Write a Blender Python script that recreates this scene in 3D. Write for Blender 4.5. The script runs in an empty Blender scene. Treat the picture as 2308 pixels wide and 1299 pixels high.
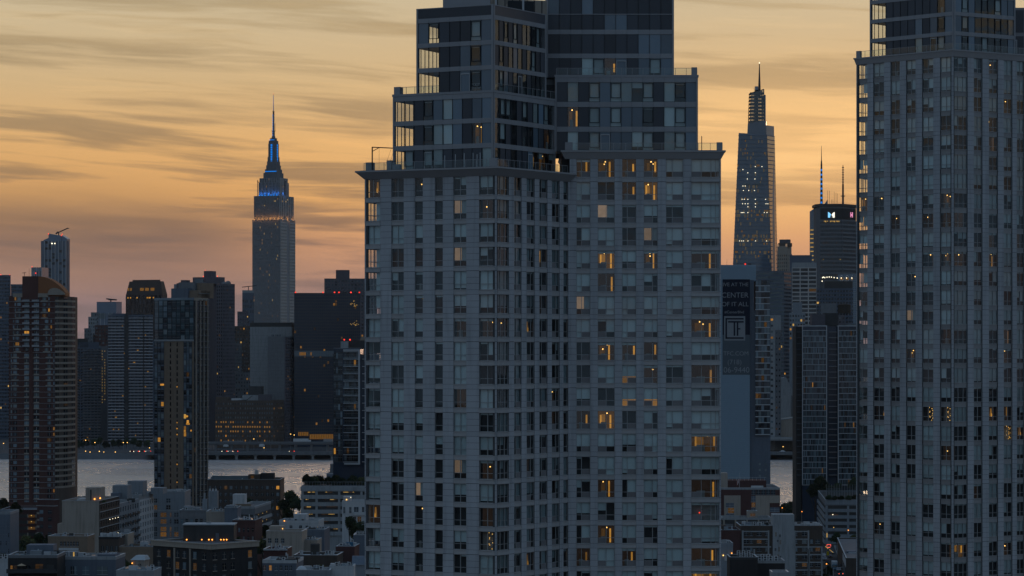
import bpy, math, random
from mathutils import Vector, Matrix
random.seed(7)
R = math.radians
scn = bpy.context.scene
col = scn.collection

# ---------------------------------------------------------------- camera
F, CX, HY, H = 6300.0, 1154.0, 790.0, 90.0      # focal length and horizon of the photograph in pixels, eye height in metres
cam = bpy.data.cameras.new('camera'); cam_o = bpy.data.objects.new('camera', cam); col.objects.link(cam_o)
cam_o.location = (0, 0, H); cam_o.rotation_euler = (R(90), 0, 0)
cam.sensor_width = 36.0; cam.lens = 36.0*F/2308.0; cam.shift_y = (HY-649.5)/2308.0
cam.clip_start = 1.0; cam.clip_end = 80000.0
scn.camera = cam_o
HAZE = 0.000012                                  # per metre: thin evening air, far towers fade a little
SUN_AZ, SUN_EL = R(10.0), R(2.5)                 # azimuth to the right of the view axis

# ---------------------------------------------------------------- node helper
class NT:
    def __init__(s, nt): s.nt = nt
    def n(s, typ, **kw):
        nd = s.nt.nodes.new(typ)
        for k, v in kw.items():
            if k.startswith('_'): setattr(nd, k[1:], v)
        return nd
    def link(s, a, b): s.nt.links.new(a, b)
    def val(s, sock, v):
        if hasattr(v, 'is_output'): s.link(v, sock)
        else: sock.default_value = v
    def math(s, op, a, b=0.0, c=0.0, clamp=False):
        nd = s.n('ShaderNodeMath', _operation=op, _use_clamp=clamp)
        s.val(nd.inputs[0], a); s.val(nd.inputs[1], b); s.val(nd.inputs[2], c)
        return nd.outputs[0]
    def mix(s, fac, a, b, mode='MIX'):
        nd = s.n('ShaderNodeMix', _data_type='RGBA', _blend_type=mode)
        s.val(nd.inputs[0], fac); s.val(nd.inputs[6], a); s.val(nd.inputs[7], b)
        return nd.outputs[2]
    def smooth(s, v, a, b):
        nd = s.n('ShaderNodeMapRange', _interpolation_type='SMOOTHSTEP')
        s.val(nd.inputs[0], v); nd.inputs[1].default_value = a; nd.inputs[2].default_value = b
        return nd.outputs[0]
    def comb(s, x, y, z):
        nd = s.n('ShaderNodeCombineXYZ'); s.val(nd.inputs[0], x); s.val(nd.inputs[1], y); s.val(nd.inputs[2], z)
        return nd.outputs[0]
    def noise(s, vec, scale, detail=3.0, rough=0.55, dist=0.0):
        nd = s.n('ShaderNodeTexNoise'); s.link(vec, nd.inputs['Vector'])
        nd.inputs['Scale'].default_value = scale; nd.inputs['Detail'].default_value = detail
        nd.inputs['Roughness'].default_value = rough; nd.inputs['Distortion'].default_value = dist
        return nd.outputs[0]
    def ramp(s, fac, stops):
        nd = s.n('ShaderNodeValToRGB'); s.link(fac, nd.inputs[0])
        el = nd.color_ramp.elements
        while len(el) > 1: el.remove(el[0])
        el[0].position = stops[0][0]; el[0].color = stops[0][1]
        for p, c in stops[1:]:
            e = el.new(p); e.color = c
        return nd.outputs[0]

def lin(r, g, b):
    f = lambda c: (c/255/12.92) if c/255 <= .04045 else ((c/255+.055)/1.055)**2.4
    return (f(r), f(g), f(b), 1.0)

# ---------------------------------------------------------------- world: dusk sky with streaks of cloud
world = bpy.data.worlds.new('World'); scn.world = world; world.use_nodes = True
W = NT(world.node_tree); world.node_tree.nodes.clear()
tc = W.n('ShaderNodeTexCoord'); sep = W.n('ShaderNodeSeparateXYZ'); W.link(tc.outputs['Generated'], sep.inputs[0])
dx, dy, dz = sep.outputs
az = W.math('ARCTAN2', dx, dy)                                  # radians, 0 = due west over the river
el = W.math('ARCSINE', W.math('MAXIMUM', dz, 0.0))
elr = W.math('POWER', W.math('DIVIDE', el, math.pi/2), 0.5)
def es(deg): return (deg/90.0)**0.5
west = W.ramp(elr, [(0.0, lin(128, 108, 106)), (es(.9), lin(148, 121, 121)), (es(1.5), lin(182, 138, 114)), (es(2.2), lin(206, 151, 110)),
                    (es(3.1), lin(226, 168, 102)), (es(4.2), lin(222, 173, 112)), (es(5.4), lin(207, 176, 130)),
                    (es(7.2), lin(200, 183, 150)), (es(12), lin(178, 172, 155)), (es(24), lin(140, 150, 164)), (es(45), lin(110, 132, 160)), (1.0, lin(94, 124, 160))])
east = W.ramp(elr, [(0.0, lin(92, 112, 130)), (es(4), lin(100, 124, 145)), (es(14), lin(107, 134, 157)), (es(40), lin(104, 132, 158)), (1.0, lin(100, 127, 154))])
cosd = W.math('COSINE', W.math('SUBTRACT', az, SUN_AZ))
wf = W.smooth(cosd, 0.25, 0.93)
base = W.mix(wf, east, west)
# the glow round the sunken sun
d1 = W.math('DIVIDE', W.math('SUBTRACT', az, R(5.2)), R(6.0)); d2 = W.math('DIVIDE', W.math('SUBTRACT', el, R(4.1)), R(1.35))
g = W.math('EXPONENT', W.math('MULTIPLY', W.math('ADD', W.math('MULTIPLY', d1, d1), W.math('MULTIPLY', d2, d2)), -1.0))
base = W.mix(W.math('MULTIPLY', g, 0.85), base, lin(255, 206, 140))
# clouds: long thin streaks, tilted a little, denser in a bank low on the left
warp = W.math('MULTIPLY', W.math('SUBTRACT', W.noise(W.comb(W.math('MULTIPLY', az, 6.0), W.math('MULTIPLY', el, 18.0), 0.0), 1.0, 2.0), 0.5), 0.014)
elw = W.math('ADD', W.math('ADD', el, warp), W.math('MULTIPLY', az, 0.05))
c1 = W.noise(W.comb(W.math('MULTIPLY', az, 5.0), W.math('MULTIPLY', elw, 78.0), 3.1), 1.0, 5.0, 0.5, 0.15)
c2 = W.noise(W.comb(W.math('MULTIPLY', az, 16.0), W.math('MULTIPLY', elw, 250.0), 7.7), 1.0, 4.0, 0.55, 0.2)
streak = W.math('ADD', W.math('MULTIPLY', c1, 0.60), W.math('MULTIPLY', c2, 0.40))
m1 = W.math('MULTIPLY', W.smooth(streak, 0.46, 0.60), 0.80)
b1 = W.math('DIVIDE', W.math('SUBTRACT', elw, R(1.85)), R(1.0))
bank = W.math('EXPONENT', W.math('MULTIPLY', W.math('MULTIPLY', b1, b1), -1.0))
left = W.math('SUBTRACT', 1.0, W.smooth(az, R(-7.5), R(-2.5)))
m2 = W.math('MULTIPLY', W.math('MULTIPLY', bank, left), W.math('ADD', .72, W.math('MULTIPLY', W.smooth(streak, 0.38, 0.60), .28)))
fadeel = W.math('SUBTRACT', 1.0, W.smooth(el, R(9), R(28)))
cm = W.math('MULTIPLY', W.math('MULTIPLY', W.math('MAXIMUM', m1, m2), W.math('SUBTRACT', 1.0, W.math('MULTIPLY', g, .6))), fadeel, clamp=True)
cloudc = W.ramp(elr, [(0.0, lin(120, 106, 110)), (es(1.6), lin(124, 103, 96)), (es(2.6), lin(108, 92, 82)), (es(4.0), lin(142, 118, 90)), (es(7), lin(168, 148, 114)), (1.0, lin(110, 120, 140))])
skyc = W.mix(cm, base, cloudc)
b2 = W.math('MULTIPLY', W.smooth(c2, 0.50, 0.68), 0.36)
skyc = W.mix(W.math('MULTIPLY', b2, fadeel), skyc, W.mix(1.0, skyc, (1.25, 1.2, 1.12, 1), 'MULTIPLY'))
ns = W.n('ShaderNodeTexSky', _sky_type='NISHITA', _sun_disc=False)
ns.sun_elevation = SUN_EL; ns.sun_rotation = SUN_AZ; ns.air_density = 1.4; ns.dust_density = 2.0
bg1 = W.n('ShaderNodeBackground'); W.link(skyc, bg1.inputs[0]); bg1.inputs[1].default_value = 1.02
bg2 = W.n('ShaderNodeBackground'); W.link(ns.outputs[0], bg2.inputs[0]); bg2.inputs[1].default_value = 0.003
ad = W.n('ShaderNodeAddShader'); W.link(bg1.outputs[0], ad.inputs[0]); W.link(bg2.outputs[0], ad.inputs[1])
wo = W.n('ShaderNodeOutputWorld'); W.link(ad.outputs[0], wo.inputs[0])

# ---------------------------------------------------------------- the last of the sun, behind the clouds
sl = bpy.data.lights.new('sun', 'SUN'); sl.energy = 0.35; sl.angle = R(12); sl.color = (1.0, 0.62, 0.36)
so = bpy.data.objects.new('sun', sl); col.objects.link(so)
sd = Vector((math.sin(SUN_AZ)*math.cos(SUN_EL), math.cos(SUN_AZ)*math.cos(SUN_EL), math.sin(SUN_EL)))
so.rotation_euler = sd.to_track_quat('Z', 'Y').to_euler()
so.location = (400, 3000, 800)

scn.view_settings.view_transform = 'Standard'; scn.view_settings.look = 'None'
scn.view_settings.exposure = 0.0; scn.view_settings.gamma = 1.0
scn.cycles.max_bounces = 6; scn.cycles.diffuse_bounces = 3; scn.cycles.glossy_bounces = 3
scn.cycles.transparent_max_bounces = 10; scn.cycles.transmission_bounces = 2; scn.cycles.volume_bounces = 0
scn.cycles.sample_clamp_indirect = 3.0; scn.cycles.caustics_reflective = False; scn.cycles.caustics_refractive = False
scn.cycles.use_denoising = True
# ================================================================ materials
MATS = {}
def mat(name, c, rough=.85, metal=0.0, var=.12, scale=.6, spec=.12, rnd=.06, emit=None, es_=1.0, bump=0.0, dirt=0.0):
    m = bpy.data.materials.new(name); m.use_nodes = True
    t = NT(m.node_tree); p = m.node_tree.nodes['Principled BSDF']
    geo = t.n('ShaderNodeNewGeometry')
    n1 = t.noise(geo.outputs['Position'], scale, 4.0, .6)
    oi = t.n('ShaderNodeObjectInfo')
    k = t.math('ADD', t.math('MULTIPLY', t.math('SUBTRACT', n1, .5), 2*var), t.math('MULTIPLY', t.math('SUBTRACT', oi.outputs['Random'], .5), 2*rnd))
    k = t.math('ADD', k, 1.0)
    if dirt:                                                     # rain streaks: noise drawn out down the wall
        sp = t.n('ShaderNodeSeparateXYZ'); t.link(geo.outputs['Position'], sp.inputs[0])
        st = t.noise(t.comb(sp.outputs[0], sp.outputs[1], t.math('MULTIPLY', sp.outputs[2], .08)), 1.3, 3.0)
        k = t.math('MULTIPLY', k, t.math('SUBTRACT', 1.0, t.math('MULTIPLY', t.smooth(st, .45, .75), dirt)))
    cc = t.n('ShaderNodeVectorMath', _operation='SCALE'); cc.inputs[0].default_value = c[:3]; t.link(k, cc.inputs[3])
    t.link(cc.outputs[0], p.inputs['Base Color'])
    p.inputs['Roughness'].default_value = rough; p.inputs['Metallic'].default_value = metal
    p.inputs['Specular IOR Level'].default_value = spec
    if bump:
        b = t.n('ShaderNodeBump'); b.inputs['Strength'].default_value = bump; b.inputs['Distance'].default_value = .05
        t.link(t.noise(geo.outputs['Position'], scale*8, 3.0), b.inputs['Height']); t.link(b.outputs[0], p.inputs['Normal'])
    if emit:
        p.inputs['Emission Color'].default_value = (*emit[:3], 1); p.inputs['Emission Strength'].default_value = es_
    MATS[name] = m
    return m
def brickmat(name, c1, c2, mortar, sx=.22, sz=.075, rough=.9):
    m = bpy.data.materials.new(name); m.use_nodes = True
    t = NT(m.node_tree); p = m.node_tree.nodes['Principled BSDF']
    geo = t.n('ShaderNodeNewGeometry'); sp = t.n('ShaderNodeSeparateXYZ'); t.link(geo.outputs['Position'], sp.inputs[0])
    u = t.math('ADD', sp.outputs[0], t.math('MULTIPLY', sp.outputs[1], .8))
    br = t.n('ShaderNodeTexBrick'); t.link(t.comb(u, sp.outputs[2], 0.0), br.inputs['Vector'])
    br.inputs['Color1'].default_value = (*c1, 1); br.inputs['Color2'].default_value = (*c2, 1); br.inputs['Mortar'].default_value = (*mortar, 1)
    br.inputs['Scale'].default_value = 1.0; br.inputs['Brick Width'].default_value = sx; br.inputs['Row Height'].default_value = sz; br.inputs['Mortar Size'].default_value = .008
    n1 = t.noise(geo.outputs['Position'], .35, 4.0)
    t.link(t.mix(t.math('MULTIPLY', n1, .5), br.outputs[0], (*[x*.6 for x in c2], 1)), p.inputs['Base Color'])
    p.inputs['Roughness'].default_value = rough; p.inputs['Specular IOR Level'].default_value = .15
    MATS[name] = m
    return m
def glassmat(name, tint, refl=.1, ior=1.6, rough=.03, gcol=(.95, .98, 1.0), wave=.0):
    m = bpy.data.materials.new(name); m.use_nodes = True; m.node_tree.nodes.clear(); t = NT(m.node_tree)
    tr = t.n('ShaderNodeBsdfTransparent'); tr.inputs[0].default_value = (*tint, 1)
    gl = t.n('ShaderNodeBsdfGlossy'); gl.inputs['Color'].default_value = (*gcol, 1); gl.inputs['Roughness'].default_value = rough
    lw = t.n('ShaderNodeLayerWeight'); lw.inputs['Blend'].default_value = .5
    fr = t.math('MULTIPLY', t.math('POWER', lw.outputs['Facing'], 4.0), .8)
    if wave:
        geo = t.n('ShaderNodeNewGeometry'); b = t.n('ShaderNodeBump'); b.inputs['Strength'].default_value = wave; b.inputs['Distance'].default_value = .02
        t.link(t.noise(geo.outputs['Position'], .9, 1.0), b.inputs['Height']); t.link(b.outputs[0], gl.inputs['Normal'])
    mx = t.n('ShaderNodeMixShader'); t.link(t.math('ADD', fr, refl, clamp=True), mx.inputs[0])
    t.link(tr.outputs[0], mx.inputs[1]); t.link(gl.outputs[0], mx.inputs[2])
    o = t.n('ShaderNodeOutputMaterial'); t.link(mx.outputs[0], o.inputs[0]); MATS[name] = m
    return m
def litmat(name, c, s, var=.4, scale=1.2, rnd=.35):
    m = bpy.data.materials.new(name); m.use_nodes = True; m.node_tree.nodes.clear(); t = NT(m.node_tree)
    geo = t.n('ShaderNodeNewGeometry'); oi = t.n('ShaderNodeObjectInfo')
    k = t.math('ADD', 1.0-var, t.math('MULTIPLY', t.noise(geo.outputs['Position'], scale, 2.0), 2*var))
    k = t.math('MULTIPLY', k, t.math('ADD', 1.0-rnd, t.math('MULTIPLY', oi.outputs['Random'], 2*rnd)))
    e = t.n('ShaderNodeEmission'); e.inputs[0].default_value = (*c, 1); t.link(t.math('MULTIPLY', k, s), e.inputs[1])
    o = t.n('ShaderNodeOutputMaterial'); t.link(e.outputs[0], o.inputs[0]); MATS[name] = m
    m.cycles.emission_sampling = 'NONE' if s < 2 else 'AUTO'
    return m

mat('stone', (0.404, 0.412, 0.438), .8, var=.13, scale=.4, rnd=.07, dirt=.22, bump=.1)
mat('stone_trim', (0.405, 0.392, 0.395), .75, var=.06, rnd=.05, dirt=.08)
mat('spandrel_brown', (0.302, 0.291, 0.291), .8, var=.08, rnd=.08, dirt=.1)
mat('cornice_stone', (0.330, 0.319, 0.325), .8, var=.06)
mat('joint', (.08, .08, .085), .9)
mat('frame_grey', (.36, .37, .38), .5, metal=.3, rnd=.04)
mat('frame_dark', (.03, .034, .04), .5)
mat('grille', (.20, .19, .195), .7, rnd=.08)
mat('interior_shade', (.06, .06, .062), .9, var=.3)  # shade of the unlit rooms put into this dark colour
mat('interior_wall', (.30, .29, .27), .9, var=.2)
mat('slab', (.22, .22, .22), .9)
mat('blind', (.60, .68, .68), .9, var=.05, rnd=.14)
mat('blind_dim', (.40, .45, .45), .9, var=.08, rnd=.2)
mat('panel_dark', (0.046, 0.056, 0.074), .35, var=.1, rnd=.25, spec=.4)
mat('panel_blue', (0.123, 0.175, 0.228), .15, var=.1, rnd=.3, spec=.5)
mat('metal_band', (0.300, 0.300, 0.318), .6, metal=.2, rnd=.04)
mat('metal_light', (.42, .44, .47), .5, metal=.3)
mat('metal_dark', (.05, .05, .055), .6)
mat('roof_grey', (.14, .14, .15), .95, var=.25, scale=.3)
mat('roof_light', (0.36, 0.38, 0.4), .9, var=.15, scale=.3)
mat('roof_dark', (0.058, 0.058, 0.060), .95, var=.3, scale=.3)
mat('red_brick', (0.1, 0.05, 0.045), .9, var=.2, scale=.4, dirt=.15)
mat('brown_brick', (0.109, 0.084, 0.072), .9, var=.2, scale=.4, dirt=.2)
mat('dark_brick', (0.114, 0.107, 0.124), .9, var=.25, scale=.4, dirt=.15)  # lifted and blued: distance haze mixed into the brick colour
mat('tan_brick', (0.215, 0.163, 0.124), .9, var=.15, scale=.4, dirt=.15)
mat('black_brick', (.036, .035, .037), .9, var=.25, scale=.4, dirt=.15)
mat('umber_brick', (.078, .062, .054), .9, var=.2, scale=.4, dirt=.2)
mat('maroon_brick', (.085, .044, .043), .9, var=.2, scale=.4, dirt=.15)
mat('sunlit_brick', (.27, .115, .055), .9, var=.1, scale=.4)  # red brick with the warm sunset light painted into its colour
mat('tan_stone', (0.312, 0.270, 0.229), .85, var=.12, dirt=.15)
mat('cream', (0.332, 0.289, 0.252), .9, var=.08, scale=.3, dirt=.25)
mat('white_paint', (0.458, 0.466, 0.484), .85, var=.08, dirt=.2)
mat('grey_paint', (0.221, 0.243, 0.271), .85, var=.1, dirt=.2)
mat('slate_paint', (0.123, 0.145, 0.181), .85, var=.1, dirt=.15)
mat('concrete', (0.288, 0.300, 0.314), .9, var=.12, scale=.4, dirt=.25)
mat('concrete_dark', (0.165, 0.172, 0.186), .9, var=.15, scale=.4, dirt=.2)
mat('limestone', (0.302, 0.298, 0.311), .9, var=.08, scale=.1)
mat('limestone_lit_pale', (0.448, 0.420, 0.406), .8, var=.08, scale=.1)  # pale stone; also paints sunset light onto the great skyscraper's right faces
mat('office_dark', (0.099, 0.121, 0.161), .5, var=.2, scale=.1)  # base colour lightened to paint in the haze over far blocks
mat('bronze', (0.083, 0.063, 0.057), .5, metal=.2, var=.15, scale=.1)
mat('corrugated', (0.240, 0.321, 0.394), .6, metal=.2, var=.06)
mat('sign_navy', (.012, .016, .032), .8, var=.1)
mat('sign_teal', (0.091, 0.111, 0.130), .8, var=.1)
mat('sign_white', (0.260, 0.273, 0.293), .8, var=.06)
mat('balcony_slab', (0.360, 0.360, 0.388), .8, rnd=.1)
mat('pane_dark', (.010, .013, .018), .06, var=.2, rnd=.4, spec=.6)
mat('pane_mid', (0.042, 0.056, 0.070), .06, var=.2, rnd=.4, spec=.8)
mat('pane_sky', (0.126, 0.175, 0.210), .10, var=.15, rnd=.35, spec=.8)  # lighter blue base stands in for sky reflected in the glass
mat('pane_blind', (.16, .19, .20), .5, var=.15, rnd=.35)
mat('glass_teal', (0.064, 0.104, 0.125), .08, var=.15, scale=.05, rnd=.25, spec=.9)
mat('glass_black', (0.020, 0.031, 0.053), .08, var=.3, scale=.05, rnd=.3, spec=.5)  # black raised toward blue, far haze put into the colour
mat('glass_blue', (.098, .158, .230), .10, var=.2, scale=.04, rnd=.3, spec=.9)
mat('band_blue', (.14, .19, .26), .5, var=.08, scale=.05)
mat('glass_mirror', (.35, .36, .38), .12, metal=.9, var=.08, scale=.05)
mat('asphalt', (.045, .046, .05), .9, var=.25, scale=.2)
mat('pavement', (.16, .16, .165), .9, var=.2, scale=.3)
mat('paint_white', (.6, .6, .6), .8)
mat('land', (.07, .07, .075), .95, var=.3, scale=.02)
mat('bank_stone', (.11, .11, .115), .9, var=.3, scale=.3)
mat('bark', (.05, .04, .032), .95)
mat('leaf_dark', (.026, .040, .020), .8, var=.5, scale=.9, rnd=.2)
mat('leaf_mid', (.045, .062, .028), .8, var=.5, scale=.9, rnd=.2)
mat('leaf_yellow', (.085, .085, .030), .8, var=.4, scale=.9, rnd=.2)
mat('tyre', (.012, .012, .012), .9)
mat('car_white', (.55, .56, .58), .3, rnd=.1); mat('car_dark', (.03, .032, .04), .25, rnd=.2); mat('car_silver', (.28, .29, .31), .3, metal=.5)
mat('truck_blue', (.02, .14, .24), .35); mat('car_red', (.2, .02, .015), .3)
mat('sign_yellow', (.55, .40, .02), .6); mat('umbrella_tan', (.42, .30, .2), .9)
mat('skin', (.35, .22, .16), .7); mat('cloth_dark', (.03, .03, .04), .9); mat('cloth_blue', (.05, .07, .13), .9)
mat('blue_tarp', (.04, .13, .22), .6); mat('copper_green', (.10, .16, .15), .8)
glassmat('glass_clear', (.86, .90, .91), .07, 1.5, .02, wave=.15)
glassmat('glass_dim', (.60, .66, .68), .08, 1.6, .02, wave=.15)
glassmat('glass_crown', (.38, .42, .46), .10, 1.5, .05)
glassmat('glass_rail', (.80, .88, .88), .05, 1.5, .05)
litmat('lit_bright', (1.0, .45, .07), .43); litmat('lit_mid', (1.0, .46, .10), .17); litmat('lit_dim', (1.0, .50, .17), .050)
litmat('lit_faint', (1.0, .64, .44), .014); litmat('lit_yellow', (1.0, .60, .16), .55); litmat('lit_blind', (1.0, .68, .46), .17, var=.25)
litmat('lamp_warm', (1.0, .55, .14), 2.6, var=.1, rnd=.25); litmat('lamp_white', (1.0, .88, .62), 2.2, var=.1, rnd=.3); litmat('lamp_orange', (1.0, .36, .06), 2.6, var=.1, rnd=.2)
litmat('lamp_red', (1.0, .05, .03), 1.6, var=.1); litmat('lit_blue', (.005, .26, 1.0), 1.0, var=.3); litmat('logo_blue', (.22, .62, 1.0), 1.2, var=.05, rnd=0)
litmat('logo_white', (1.0, .97, .80), 1.3, var=.05, rnd=0); litmat('logo_pink', (1.0, .35, .60), .8, var=.05); litmat('lamp_cyan', (.3, .85, .9), .7); litmat('lamp_magenta', (1., .1, .6), 1.0)
litmat('lit_pale', (1.0, .80, .50), .10)
litmat('neon_red', (1.0, .12, .08), 1.2, var=.1)
def M(n): return MATS[n]

# ================================================================ geometry helpers
def X(px, D): return (px-CX)/F*D
def Z(py, D): return H+(HY-py)/F*D
BOXF = [(0, 3, 2, 1), (4, 5, 6, 7), (0, 1, 5, 4), (1, 2, 6, 5), (2, 3, 7, 6), (3, 0, 4, 7)]
class MB:
    def __init__(s): s.v = []; s.f = []; s.m = []
    def box(s, x0, x1, y0, y1, z0, z1, m=0):
        b = len(s.v)
        s.v += [(x0, y0, z0), (x1, y0, z0), (x1, y1, z0), (x0, y1, z0), (x0, y0, z1), (x1, y0, z1), (x1, y1, z1), (x0, y1, z1)]
        for f in BOXF: s.f.append(tuple(b+i for i in f)); s.m.append(m)
        return s
    def quad(s, pts, m=0):
        b = len(s.v); s.v += [tuple(p) for p in pts]; s.f.append(tuple(range(b, b+len(pts)))); s.m.append(m)
        return s
    def prism(s, poly, z0, z1, m=0, top=None, mt=None):
        """poly counter-clockwise seen from above; top may be another ring of the same length or per-vertex heights"""
        n = len(poly); b = len(s.v); tp = top or poly
        zs = z1 if isinstance(z1, (list, tuple)) else [z1]*n
        s.v += [(p[0], p[1], z0) for p in poly]+[(tp[i][0], tp[i][1], zs[i]) for i in range(n)]
        s.f.append(tuple(b+n-1-i for i in range(n))); s.m.append(m)
        s.f.append(tuple(b+n+i for i in range(n))); s.m.append(m if mt is None else mt)
        for i in range(n):
            j = (i+1) % n; s.f.append((b+i, b+j, b+n+j, b+n+i)); s.m.append(m)
        return s
    def cyl(s, x, y, z0, z1, r0, r1=None, n=10, m=0):
        r1 = r0 if r1 is None else r1
        p = [(x+r0*math.cos(2*math.pi*i/n), y+r0*math.sin(2*math.pi*i/n)) for i in range(n)]
        q = [(x+r1*math.cos(2*math.pi*i/n), y+r1*math.sin(2*math.pi*i/n)) for i in range(n)]
        return s.prism(p, z0, z1, m, q)
    def bar(s, a, b_, r, m=0, n=5):
        a = Vector(a); b_ = Vector(b_); d = (b_-a).normalized(); u = d.orthogonal().normalized(); w = d.cross(u); k = len(s.v)
        for c in (a, b_):
            for i in range(n):
                t = 2*math.pi*i/n; s.v.append(tuple(c+r*(u*math.cos(t)+w*math.sin(t))))
        for i in range(n):
            j = (i+1) % n; s.f.append((k+i, k+j, k+n+j, k+n+i)); s.m.append(m)
        s.f.append(tuple(k+n-1-i for i in range(n))); s.m.append(m); s.f.append(tuple(k+n+i for i in range(n))); s.m.append(m)
        return s
    def ball(s, c, r, m=0, n=8, h=5, sq=1.0):
        k = len(s.v); s.v.append((c[0], c[1], c[2]-r*sq))
        for i in range(1, h):
            t = math.pi*i/h-math.pi/2
            for j in range(n):
                a = 2*math.pi*j/n; s.v.append((c[0]+r*math.cos(t)*math.cos(a), c[1]+r*math.cos(t)*math.sin(a), c[2]+r*sq*math.sin(t)))
        s.v.append((c[0], c[1], c[2]+r*sq)); e = len(s.v)-1
        for j in range(n):
            j2 = (j+1) % n
            s.f.append((k, k+1+j2, k+1+j)); s.m.append(m)
            for i in range(h-2):
                a = k+1+i*n; s.f.append((a+j, a+j2, a+n+j2, a+n+j)); s.m.append(m)
            a = k+1+(h-2)*n; s.f.append((a+j, a+j2, e)); s.m.append(m)
        return s
    def mesh(s, name, mats):
        me = bpy.data.meshes.new(name); me.from_pydata(s.v, [], s.f)
        for m in mats: me.materials.append(M(m) if isinstance(m, str) else m)
        if len(mats) > 1: me.polygons.foreach_set('material_index', s.m)
        me.update()
        return me
    def build(s, name, mats, parent=None, loc=(0, 0, 0), rz=0.0, kind=None):
        return place(name, s.mesh(name, mats if isinstance(mats, (list, tuple)) else [mats]), parent, loc, rz, kind)
def place(name, me, parent=None, loc=(0, 0, 0), rz=0.0, kind=None):
    o = bpy.data.objects.new(name, me); col.objects.link(o)
    if parent is not None: o.parent = parent
    o.location = loc
    if rz: o.rotation_euler = (0, 0, rz)
    if kind: o['kind'] = kind
    return o
def thing(name, label, cat, loc=(0, 0, 0), rz=0.0, group=None):
    o = place(name, None, None, loc, rz); o.empty_display_size = 1.0
    o['label'] = label; o['category'] = cat
    if group: o['group'] = group
    return o
def copy_tree(o, parent=None):
    c = o.copy(); col.objects.link(c); c.parent = parent
    for ch in list(o.children): copy_tree(ch, c)
    return c
def struct(name, mb, mats):
    o = mb.build(name, mats); o['kind'] = 'structure'
    return o
CACHE = {}
def cached(key, fn):
    if key not in CACHE: CACHE[key] = fn()
    return CACHE[key]
def offset(poly, d):
    """grow a convex counter-clockwise polygon outwards"""
    n = len(poly); out = []
    for i in range(n):
        p0, p1, p2 = Vector(poly[i-1]), Vector(poly[i]), Vector(poly[(i+1) % n])
        e1 = (p1-p0).normalized(); e2 = (p2-p1).normalized()
        n1 = Vector((e1.y, -e1.x)); n2 = Vector((e2.y, -e2.x)); b = n1+n2
        out.append(tuple(p1+b*(d/max(.25, n1.dot(b)))))
    return out
def pick(ws, rnd):
    t = rnd.random()*sum(w for _, w in ws)
    for m, w in ws:
        t -= w
        if t <= 0: return m
    return ws[-1][0]
# ================================================================ the two stone apartment towers in front
def V2(x, y): return Vector((x, y))
def u_at(px, ps, d):
    k = (px-CX)/F
    return (k*ps.y-ps.x)/(d.x-k*d.y)
def q(x, s=50): return round(x*s)/s
def pier_mesh(w, h, big):
    def mk():
        m = MB(); m.box(0, w, .035, .5, 0, h, 1)
        zs = [0, .62, 1.42, 2.22, h] if h > 2.6 else [0, h*.5, h]
        g = .018
        xs = [0, w] if w < 1.9 else [0, w*.52, w]
        for i in range(len(zs)-1):
            za = zs[i]+(.045 if i == 0 and big else g)
            for j in range(len(xs)-1):
                o = .004*((i*7+j*3) % 3)
                m.box(xs[j]+(g if j else 0), xs[j+1]-(g if j < len(xs)-2 else 0), -o, .05, za, zs[i+1]-g, 0)
        return m.mesh('pier', [M('stone'), M('joint')])
    return cached(('pier', w, h, big), mk)
def spandrel_mesh(w, h, out, smat='stone_trim'):
    def mk():
        m = MB(); m.box(0, w, -out+.03, .6, 0, h-.05, 0); m.box(-.02 if out > .04 else .004, w+(.02 if out > .04 else -.004), -out-.03, .3, h-.07, h, 0)
        return m.mesh('spandrel', [M(smat)])
    return cached(('sp', w, h, out, smat), mk)
def lights_of(w, kind):
    if kind == 'cl': return [0, .37, 1]
    if kind == 'cr': return [0, .63, 1]
    if kind == 'cm': return [0, .5, 1]
    if kind == 'c3': return [0, .36, .70, .86, 1]
    if kind == 'side': return [0, .25, .5, .75, 1]
    if w < 1.36: return [0, 1]
    if w < 2.45: return [0, .5, 1]
    return [0, .36, .72, 1]
def frame_mesh(w, h, kind):
    def mk():
        m = MB(); t = .055; y0, y1 = .15, .27
        m.box(0, t, y0, y1, 0, h); m.box(w-t, w, y0, y1, 0, h); m.box(t, w-t, y0, y1, 0, t); m.box(t, w-t, y0, y1, h-t, h)
        L = lights_of(w, kind)
        for f in L[1:-1]: m.box(f*w-t*.6, f*w+t*.6, y0+.004, y1, t, h-t)
        m.box(t, w-t, y0+.008, y1, .31*h-t*.5, .31*h+t*.5)
        return m.mesh('window_frame', [M('frame_grey')])
    return cached(('fr', w, h, kind), mk)
def pane_mesh(w, h, dim):
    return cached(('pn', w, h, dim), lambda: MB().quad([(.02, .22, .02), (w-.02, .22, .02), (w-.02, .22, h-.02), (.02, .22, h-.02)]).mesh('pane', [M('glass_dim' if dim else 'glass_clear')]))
def blind_mesh(x0, x1, h, drop, mt):
    return cached(('bl', x0, x1, h, drop, mt), lambda: MB().box(x0, x1, .34, .35, h*(1-drop), h-.03).mesh('blind', [M(mt)]))
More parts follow.
